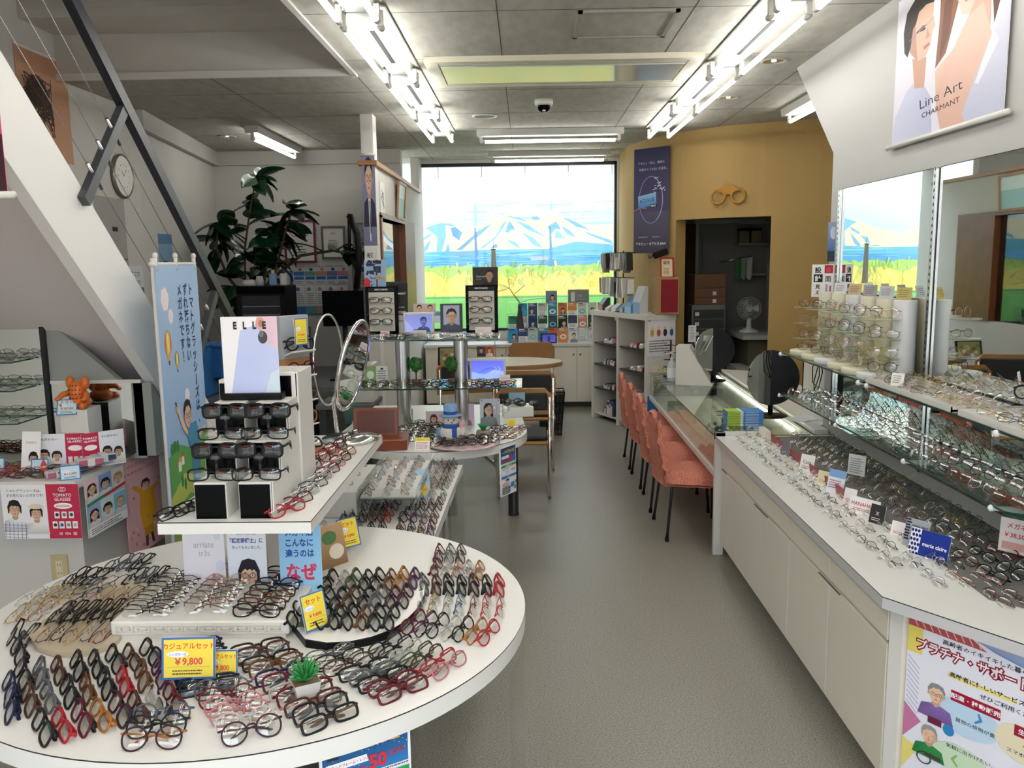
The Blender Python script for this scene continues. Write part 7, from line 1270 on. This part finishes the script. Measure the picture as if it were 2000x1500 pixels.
def round_mirror(x, y, r, zc, rz, lab, z0):
    t = thing('desk_mirror', lab, 'mirror', (x, y, z0), rz); A = Matrix.Translation((0, 0, zc)) @ Matrix.Rotation(H2-.12, 4, 'X')
    obj('back', MB().lathe([(0, -.02), (r*.7, -.018), (r, -.004), (r+.004, .0), (r, .006)], n=44, M=A), black, t); obj('glass', MB().lathe([(r, .0065), (0, .0065)], n=44, M=A), mirror, t); obj('stem', MB().tube([(0, .03, 0), (0, .032, zc-r*.8), (0, .018, zc-r*.5)], .016, 12), black, t); obj('base', MB().lathe([(0, 0), (.10, 0), (.10, .006), (.03, .012), (0, .012)], (0, .03), 36), black, t)
def wing_mirror(px, py, y, r, lab, a):
    zc = at(px, py, y=y).z-.70; p = at(px, py, y=y); t = thing('desk_mirror', lab, 'mirror', (p.x, p.y, .701), a)
    for s, mt in ((-1, mirror), (1, black)):
        m = MB(); n = 24; c2 = .42
        V = [(0, 0, zc-r), (0, 0, zc+r)]; rim = [(s*r*math.cos(w)*math.cos(c2), -abs(r*math.cos(w))*math.sin(c2) if s > 0 else -abs(r*math.cos(w))*math.sin(.1), zc+r*math.sin(w)) for w in [-PI/2+PI*i/n for i in range(n+1)]]
        m.add(rim+[(q[0], q[1]+.012, q[2]) for q in rim], [list(range(n+1)), list(range(n+1, 2*n+2))[::-1]]+[[i, i+1, n+2+i, n+1+i] for i in range(n)]+[[n, 0, n+1, 2*n+1]], 0); obj('wing', m, mt, t)
    obj('hinge', MB().tube([(0, .012, zc-r), (0, .012, zc+r)], .006, 8), steel, t); obj('stem', MB().tube([(.02, .03, 0), (.02, .03, zc-r*.6)], .015, 10), black, t); obj('base', MB().lathe([(0, 0), (.10, 0), (.10, .006), (.03, .012), (0, .012)], (.02, .03), 36), black, t)
wing_mirror(1392, 683, 6.5, .165, 'round two winged mirror with a black back behind the far end of the showcase', .25); wing_mirror(1505, 738, 5.0, .165, 'round two winged mirror with a black back beside the wall counter', .2)
t = thing('sanitizer_bottle', 'clear hand sanitizer pump bottle on the showcase', 'bottle', (1.155, 6.72, .677)); obj('body', MB().lathe([(0, 0), (.036, 0), (.038, .01), (.038, .13), (.02, .16), (.014, .165), (0, .165)], n=24), mat('sanitizer_clear', '#cfe0ea', .1, alpha=.65), t); obj('label_band', MB().lathe([(.0385, .03), (.0385, .11)], n=24), mat('label_white', '#e6edf2', .5), t); obj('pump', MB().cyl((0, 0), .012, .165, .19, 12).tube([(0, 0, .19), (0, 0, .225), (-.045, 0, .222)], .006, 8).cyl((0, 0), .015, .222, .235, 12), white, t)
t = thing('paper_wedge', 'white wedge shaped stand full of leaflets on the showcase', 'stand', (1.33, 6.55, .677), -.3); obj('side', MB().prism([(-.12, 0), (.16, 0), (.16, .30), (.06, .30)], -.10, .10, ax='x', M=Matrix.Rotation(H2, 4, 'Z')), white, t)
for k in range(5): obj('leaflet', MB().box(-.165+.025*k, -.16+.025*k, -.09, .09, .05+.055*k, .17+.055*k, M=Matrix.Rotation(.45, 4, 'Y')), (white, mat('paper_grey', '#9aa0a4', .6))[k % 2], t)
card('price_card', .06, .13, 60, 130, lambda P: (P.rect(0, 0, 60, 130, '#dcd9d6'), P.lines(8, 52, 14, 9, 12, '#8a7f84')), (1.29, 6.6, 1.0), 0, 'tall white wrapped card rising from the leaflet stand', 'card', -.05)
t = thing('glasses_tree', 'dark stand with hanging frames behind the sanitizer bottle', 'stand', (1.19, 6.98, .677)); obj('post', MB().tube([(0, 0, 0), (0, 0, .3)], .008, 8).cyl((0, 0), .06, 0, .008, 24), black, t)
for k in range(4): obj('arm', MB().tube([(0, -.01, .08+.06*k), (-.06, -.03, .085+.06*k), (.0, -.05, .09+.06*k), (.07, -.03, .07+.06*k)], .0035, 6), mat('frame_wine_red') if k % 2 else black, t)
for i in range(6):
    t = thing('lens_box', f'green and blue contact lens box, {("lowest", "second", "third", "fourth", "fifth", "topmost")[i]} of the stack on the showcase', 'box', (1.268, 4.86, .6765+.0145*i), .02*(i % 3), 'stacked contact lens boxes'); P = Print(.21, .0128, 100, 12, '#4f8fd0', .11); P.rect(0, 0, 40, 12, '#a9c93a'); P.rect(36, 0, 44, 12, '#e8f0e0'); P.lines(50, 94, 3, 2, 5, '#e6f0fa'); link('carton', P.mesh('carton'), t); link('top_print', (lambda Q: (Q.rect(0, 0, 84, 100, '#b5d245'), Q.rect(78, 0, 90, 100, '#eef4ea'), Q.mesh('top_print'))[-1])(Print(.21, .109, 210, 110, '#5a9ade', .0004)), t, (0, .0, .0132), (-H2, 0, 0))
t = thing('paper_pile', 'loose white papers lying beside the second desk mirror', 'paper', (1.63, 4.93, .701)); obj('sheet', MB().box(-.10, .05, -.07, .07, 0, .002, M=Matrix.Rotation(.3, 4, 'Z')), white, t); obj('sheet', MB().box(-.10, .05, -.07, .07, .002, .004, M=Matrix.Rotation(.55, 4, 'Z')), mat('paper_pale', '#dfe2e8', .6), t)
# ochre wall: banner, glasses emblem, rack, boxes
P = Print(.40, .98, 82, 200, '#3b3557', .003); P.rect(0, 0, 82, 120, '#2e2c52', '#4a4568'); P.rect(0, 120, 82, 200, '#56556b', '#4c4a58'); P.text('アキビュー史上、最高の', 40, 30, 5.6, '#cfcfe0', 'c'); P.text('快適さとうるおいを追求。', 44, 42, 5.6, '#cfcfe0', 'c'); P.ring(40, 98, 28, 45, 1.4, '#9a8ac6', 40); P.ring(40, 98, 27, 44, .6, '#e6e0f4', 40, -60, 60)
for i in range(14): R = random.Random(i); x, y = R.uniform(40, 72), R.uniform(55, 84); P.line([(x, y), (x+R.uniform(2, 8), y+R.uniform(-4, 4))], 1.1, '#e8e6f2')
P.poly([(10, 90), (52, 84), (53, 108), (11, 114)], '#8fc2e4', '#4a86c6'); P.text('ACUVUE', 14, 104, 10.5, '#1d2f5a', bold=.0, rot=-6, sx=.85); P.rect(40, 106, 54, 112, '#14142a'); P.text('MAX', 41, 111, 5, '#ffffff', bold=.02); P.line([(0, 118), (16, 112), (30, 114)], 3, '#b0707a'); P.lines(12, 34, 168, 1, 4, '#a9a8b8'); P.lines(44, 66, 168, 1, 4, '#a9a8b8'); P.text('アキビュー オアシス MAX', 41, 184, 6, '#f2f2f6', 'c', .02)
P.put('product_banner', (1.195, 8.20, 1.70), face_to((1.03, 8.36), (1.40, 8.02)), 0, 'dark violet contact lens banner with a glowing ring on the ochre wall', 'banner')
t = thing('glasses_emblem', 'amber wooden glasses emblem above the doorway', 'emblem', (1.79, 7.635, 2.13), face_to((1.7, 7.70), (2.0, 7.55))); em = mat('emblem_amber', '#b9821f', .4)
for s in (-1, 1): obj('ring', MB().tube([(s*.088+.058*math.cos(a), -.012, .05+.058*math.sin(a)) for a in [i*PI/16 for i in range(32)]], .011, 8, closed=True), em, t)
obj('bridge', MB().prism([(-.10, .10), (-.045, .14), (-.02, .155), (.02, .155), (.045, .14), (.10, .10), (.05, .085), (.028, .045), (.012, .07), (-.012, .07), (-.028, .045), (-.05, .085)], -.02, -.004, ax='y'), em, t)
# hanger rack with pouches on the bookcase
t = thing('hanger_rack', 'wire rack with two rows of hanging packets on top of the white bookcase', 'rack', (.97, 8.42, 1.13), face_to(p0, p1)); obj('post', MB().tube([(-.02, 0, 0), (-.02, 0, .60)], .006, 8).cyl((-.02, 0), .09, 0, .008, 24), black, t)
pk = [mat('packet_'+str(i), c, .3) for i, c in enumerate(('#c9c7c0', '#8d8a86', '#e3e1da', '#6f6a66', '#a39a8d', '#3a3836'))]
for lv, z in enumerate((.58, .34)):
    obj('rail', MB().tube([(-.27, -.04, z), (.25, -.04, z)], .004, 6), black, t); R = random.Random(lv+3)
    for k in range(15):
        x = -.26+.036*k; p = obj('hook', MB().tube([(x, -.04, z), (x, -.10, z), (x, -.104, z+.01)], .0018, 5), black, t); h = R.uniform(.14, .20); obj('packet', MB().box(x-.012, x+.012, -.115, -.045, z-h, z-.004, M=Matrix.Translation((x, 0, 0)) @ Matrix.Rotation(R.uniform(-.12, .12), 4, 'Y') @ Matrix.Translation((-x, 0, 0))), R.choice(pk), p)
t = thing('gift_box', 'large red and kraft cardboard box on top of the white bookcase', 'box', (1.31, 7.96, 1.13), .1); obj('carton', B(-.11, .11, -.05, .12, 0, .345, b=.003), mat('kraft', '#a9855a', .7), t); obj('red_panel', B(-.065, .095, -.053, -.049, .02, .325), mat('gift_red', '#8f1626', .4), t)
framed(.11, .17, mat('red_frame', '#a8231f', .4), lambda P: (P.rect(0, 0, 100, P.H, '#ecd9b4'), P.text('認定', 50, 46, 30, '#5a2a20', 'c', .02), P.lines(20, 80, 80, 5, 12, '#7a5a40')), (1.31, 7.94, 1.478), 'small red framed certificate leaning on the red gift box', .1, fw=.01, tilt=.12)
t = thing('black_pouch', 'black cord pouch hanging beside the certificate', 'pouch', (1.24, 7.99, 1.70)); obj('body', MB().box(-.06, .08, -.02, .02, -.04, .02, b=.01, M=Matrix.Rotation(-.35, 4, 'Y')), black, t); obj('strap', MB().tube([(-.05, 0, -.02), (-.09, 0, -.05), (-.10, 0, -.02)], .006, 6), black, t)
for i, (u, v, w, h, c, lab) in enumerate(((.12, .08, .09, .13, '#4a5258', 'dark leaflet holder with pink front on the bookcase top'), (.28, .06, .07, .06, '#c9b9a0', 'row of small sample packets on the bookcase top'), (.42, .06, .09, .08, '#b9c4cc', 'pale sample cartons on the bookcase top'), (.56, .06, .06, .10, '#7f9aa8', 'grey blue cleaner cartons on the bookcase top'), (.70, .05, .12, .16, '#6fa3d0', 'pale blue wrapped bag on the bookcase top'), (.84, .06, .13, .26, '#c9cdd2', 'white slanted carton display with a blue top on the bookcase'))):
    q = bk(u, v); t = thing('sample_carton', lab, 'carton', (q[0], q[1], 1.13), face_to(p0, p1)); obj('body', MB().prism([(-.04, 0), (.05, 0), (.05, h), (.02, h), (-.04, h*.45)], -w/2, w/2, ax='x'), mat('carton_'+c[1:], c, .45), t); obj('front', MB().box(-w/2+.005, w/2-.005, -.043, -.039, .005, h*.42), mat('carton_front_%d' % i, ('#d97f8a', '#e6ddd0', '#e3e8ec', '#b0c9d4', '#a9cfee', '#8fb4d8')[i], .4), t)
q = bk(.50, .005); card('price_card', .05, .06, 50, 60, lambda P: (P.rect(0, 0, 50, 60, '#ece6da'), P.rect(12, 8, 38, 34, '#b08a70'), P.lines(6, 44, 40, 2, 8, '#6a5a50')), (q[0]-.004, q[1]-.003, 1.05), face_to(p0, p1), 'small tag hanging from the middle of the bookcase top edge', 'price card', 0, foot=False)
R = random.Random(77); pc = ['#c98a96', '#8a2f3a', '#dcd6d2', '#3c4160', '#b9708a', '#55504e', '#e3dcd8', '#77706c']
for k in (0, 1):
    for zi, z in enumerate(BKZ):
        for j in range(4):
            u = .06+k*(BL/2-.02)+.085+.0+(j-1.5)*.052+(BL/4-.10); q = bk(u, .09+.02*R.random()); h = R.uniform(.03, .06) if zi else R.uniform(.06, .16)
            t = thing('soft_packet', f'{("mixed", "wrapped", "folded", "flat")[j]} packet, {ORD[j]} along the {("bottom", "second", "third", "top")[zi]} shelf in the {("window side", "aisle side")[k]} bay', 'packet', (q[0], q[1], z), face_to(p0, p1)+R.uniform(-.2, .2), 'packets in the bookcase'); obj('wrap', MB().box(-.027, .027, -.07, .08, 0, h, b=.012), mat('wrap_%s' % (c := R.choice(pc))[1:], c, .35), t); obj('seal', MB().box(-.018, .018, -.072, -.068, .004, h*.7), mat('seal_white', '#d9d4cf', .4), t)
d2 = Vector((nrm.x, nrm.y)); s0 = p1; s1 = p1+nrm*BD
for z, h, dr, lab in ((.74, .36, lambda P: (P.rect(0, 0, 100, P.H, '#e9e7ea'), P.rect(0, 0, 100, 12, '#f3f1f1'), P.rect(2, 3, 10, 10, '#b33a3a'), [P.ell(16+i*24, 46, 7, 12, ['#d9a83c', '#c25a4a', '#33333a', '#3a6ab0'][i]) for i in range(4)], [P.ell(16+i*24, 32, 5, 5, '#f0cfa8') for i in range(4)], P.lines(6, 94, 70, 5, 8, '#6a6a70')), 'white poster with four little figures on the bookcase side'), (.20, .50, lambda P: (P.rect(0, 0, 100, P.H, '#dddad6'), P.rect(18, 16, 96, 150, '#efe6b8'), P.text('メガネ', 56, 34, 14, '#7a6a50', 'c'), P.specs(56, 20, 26, '#8a7a60'), [P.rect(26, 44+i*18, 50, 50+i*18, ['#e0c02a', '#333333'][i % 2]) for i in range(5)], P.lines(54, 92, 46, 8, 11, '#6a665a'), P.rect(0, 110, 40, P.H, '#2f7fc0')), 'yellow notice above a blue poster on the lower bookcase side')):
    P = Print(.30, h, 100, 100*h/.30); dr(P); c2 = s0+nrm*.16; P.put('side_poster', (c2.x+bkd.x*.003, c2.y+bkd.y*.003, z), math.atan2(nrm.y, nrm.x), 0, lab, 'poster')
# room behind the doorway
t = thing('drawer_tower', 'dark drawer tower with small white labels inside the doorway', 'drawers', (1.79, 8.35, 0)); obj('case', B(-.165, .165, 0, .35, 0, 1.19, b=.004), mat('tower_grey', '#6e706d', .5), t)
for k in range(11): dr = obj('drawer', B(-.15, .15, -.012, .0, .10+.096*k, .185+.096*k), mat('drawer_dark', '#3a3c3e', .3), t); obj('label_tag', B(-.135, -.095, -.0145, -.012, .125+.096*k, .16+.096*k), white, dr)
kb = mat('brown_carton', '#6d4c36', .7, var=.1)
for k, (z, h) in enumerate(((1.19, .075), (1.265, .09), (1.355, .14))):
    t = thing('cardboard_box', f'flat brown cardboard box on the drawer tower, {("lowest", "middle", "topmost")[k]} of three', 'box', (1.79, 8.52, z), .06, 'brown boxes on the drawer tower'); obj('carton', B(-.15, .16, -.16, .16, 0, h-.002, b=.003), kb, t)
    if k < 2: obj('label_tag', B(.03, .065, -.163, -.16, .02, .055), white, t)
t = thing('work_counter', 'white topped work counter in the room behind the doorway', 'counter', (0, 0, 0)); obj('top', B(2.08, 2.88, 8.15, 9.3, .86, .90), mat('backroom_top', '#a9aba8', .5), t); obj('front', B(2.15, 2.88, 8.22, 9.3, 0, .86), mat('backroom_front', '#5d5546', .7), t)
t = thing('table_fan', 'white table fan on the work counter behind the doorway', 'fan', (2.24, 8.55, .90), -.3); fw_ = mat('fan_white', '#c4c6c4', .35); obj('base', MB().lathe([(0, 0), (.10, 0), (.09, .02), (.025, .05), (.02, .14), (0, .14)], n=28), fw_, t); A = Matrix.Translation((0, -.02, .24)) @ Matrix.Rotation(H2, 4, 'X'); m = MB()
for r in (.03, .06, .09, .115): m.tube([(r*math.cos(a), r*math.sin(a), .03*(1-(r/.12)**2)) for a in [i*PI/16 for i in range(32)]], .0016, 5, closed=True, M=A)
for i in range(28): a = i*PI/14; m.tube([(.02*math.cos(a), .02*math.sin(a), .03), (.08*math.cos(a), .08*math.sin(a), .02), (.12*math.cos(a), .12*math.sin(a), 0), (.10*math.cos(a), .10*math.sin(a), -.03)], .0012, 4, M=A)
obj('guard', m, fw_, t); m = MB()
for i in range(3): a = i*2*PI/3; m.add([A @ Vector((.015*math.cos(a), .015*math.sin(a), 0)), A @ Vector((.1*math.cos(a-.4), .1*math.sin(a-.4), .008)), A @ Vector((.1*math.cos(a+.5), .1*math.sin(a+.5), -.008))], [[0, 1, 2]])
obj('blades', m, mat('fan_blade', '#9fb0ba', .3, alpha=.7), t); obj('motor', MB().ell((0, .04, .24), (.04, .06, .04), 14), fw_, t)
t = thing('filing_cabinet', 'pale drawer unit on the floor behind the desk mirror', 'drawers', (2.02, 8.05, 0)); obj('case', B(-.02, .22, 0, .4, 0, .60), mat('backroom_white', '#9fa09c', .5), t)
for k in range(2): obj('drawer', B(-.015, .215, -.012, 0, .05+.27*k, .30+.27*k), mat('backroom_white'), t)
t = thing('wall_shelves', 'open wall shelves with jars in the back room', 'shelf', (0, 0, 0)); bwm = mat('backroom_white')
for z in (1.45, 1.78, 2.0): obj('board', B(2.30, 2.62, 9.28, 9.49, z, z+.02), bwm, t)
for i in range(2): t = thing('storage_jar', f'dark lidded storage tub on the back room shelf, {("first", "second")[i]} from the dark opening', 'tub', (2.37+.13*i, 9.38, 1.80), 0, 'tubs on the back room shelf'); obj('body', MB().box(-.055, .055, -.05, .05, 0, .13, b=.006), mat('tub_tan', '#8d8468', .5), t); obj('lid', MB().box(-.058, .058, -.053, .053, .13, .16, b=.004), black, t)
t = thing('hanging_rail', 'short rail with green cloths hanging in the back room', 'rail', (0, 0, 0)); obj('bar', MB().tube([(2.08, 9.2, 1.60), (2.42, 9.2, 1.66)], .007, 8), steel, t)
for x, c in ((2.28, '#4f8a5a'), (2.34, '#8fae95'), (2.40, '#c9cfc9')): obj('cloth', MB().add([(x-.03, 9.19, 1.64), (x+.03, 9.2, 1.65), (x+.035, 9.21, 1.45), (x, 9.17, 1.40), (x-.03, 9.2, 1.43)], [[0, 1, 2, 3, 4]], 0), mat('cloth_'+c[1:], c, .8), t)
tag(obj('dark_curtain', B(1.52, 1.86, 9.40, 9.44, .3, 2.02), mat('curtain_olive', '#4b3c14', .9)), 'dark olive curtain beside the boxes behind the doorway', 'curtain')
tag(obj('notice_board', B(1.95, 2.25, 9.47, 9.495, 1.55, 1.9), mat('notice_grey', '#8b8d8c', .6)), 'grey sheet pinned to the back room wall', 'sheet')
t = thing('kettle', 'white kettle on the work counter behind the doorway', 'kettle', (2.62, 8.5, .90)); obj('body', MB().lathe([(0, 0), (.08, 0), (.085, .02), (.065, .15), (.04, .165), (0, .17)], n=24), fw_, t); obj('handle', MB().tube([(.02, 0, .16), (.10, 0, .17), (.11, 0, .06)], .009, 8), fw_, t)
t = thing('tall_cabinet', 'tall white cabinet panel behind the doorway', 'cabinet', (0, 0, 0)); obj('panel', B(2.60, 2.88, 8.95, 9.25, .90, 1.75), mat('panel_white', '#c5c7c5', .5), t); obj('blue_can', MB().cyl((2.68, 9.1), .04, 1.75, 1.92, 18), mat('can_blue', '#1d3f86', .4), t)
# under-shelf things at the far end of the wall
t = thing('wall_box', 'open white box below the display cylinders', 'box', (0, 0, 0)); m = MB(); m.box(1.70, 1.715, 4.80, 5.2, .75, 1.08); m.box(1.70, 2.05, 5.18, 5.2, .75, 1.08); m.box(1.70, 2.05, 4.80, 5.2, 1.06, 1.08); m.box(1.70, 2.05, 4.80, 5.2, .7, .76); obj('shell', m, white, t); obj('shelf', B(1.715, 2.04, 4.82, 5.18, .90, .91), white, t)
t = thing('loose_cable', 'dark cable hanging in loops below the display cylinders', 'cable', (1.655, 4.80, 1.12)); obj('cord', MB().tube([(0, 0, 0), (-.02, .03, -.1), (-.01, .05, -.19), (.015, .02, -.22), (.02, -.02, -.12), (.005, 0, 0), (.02, .03, -.15), (0, .05, -.24), (-.02, .0, -.18), (-.005, -.02, -.08), (0, 0, 0)], .003, 6), black, t)
# ------------------------------------------------------------------ the remaining stock as one body
tag(obj('eyeglasses', MASS.mb, MASS.mats), 'the many smaller eyeglasses filling the far trays and shelves', 'eyeglasses', None, 'stuff')
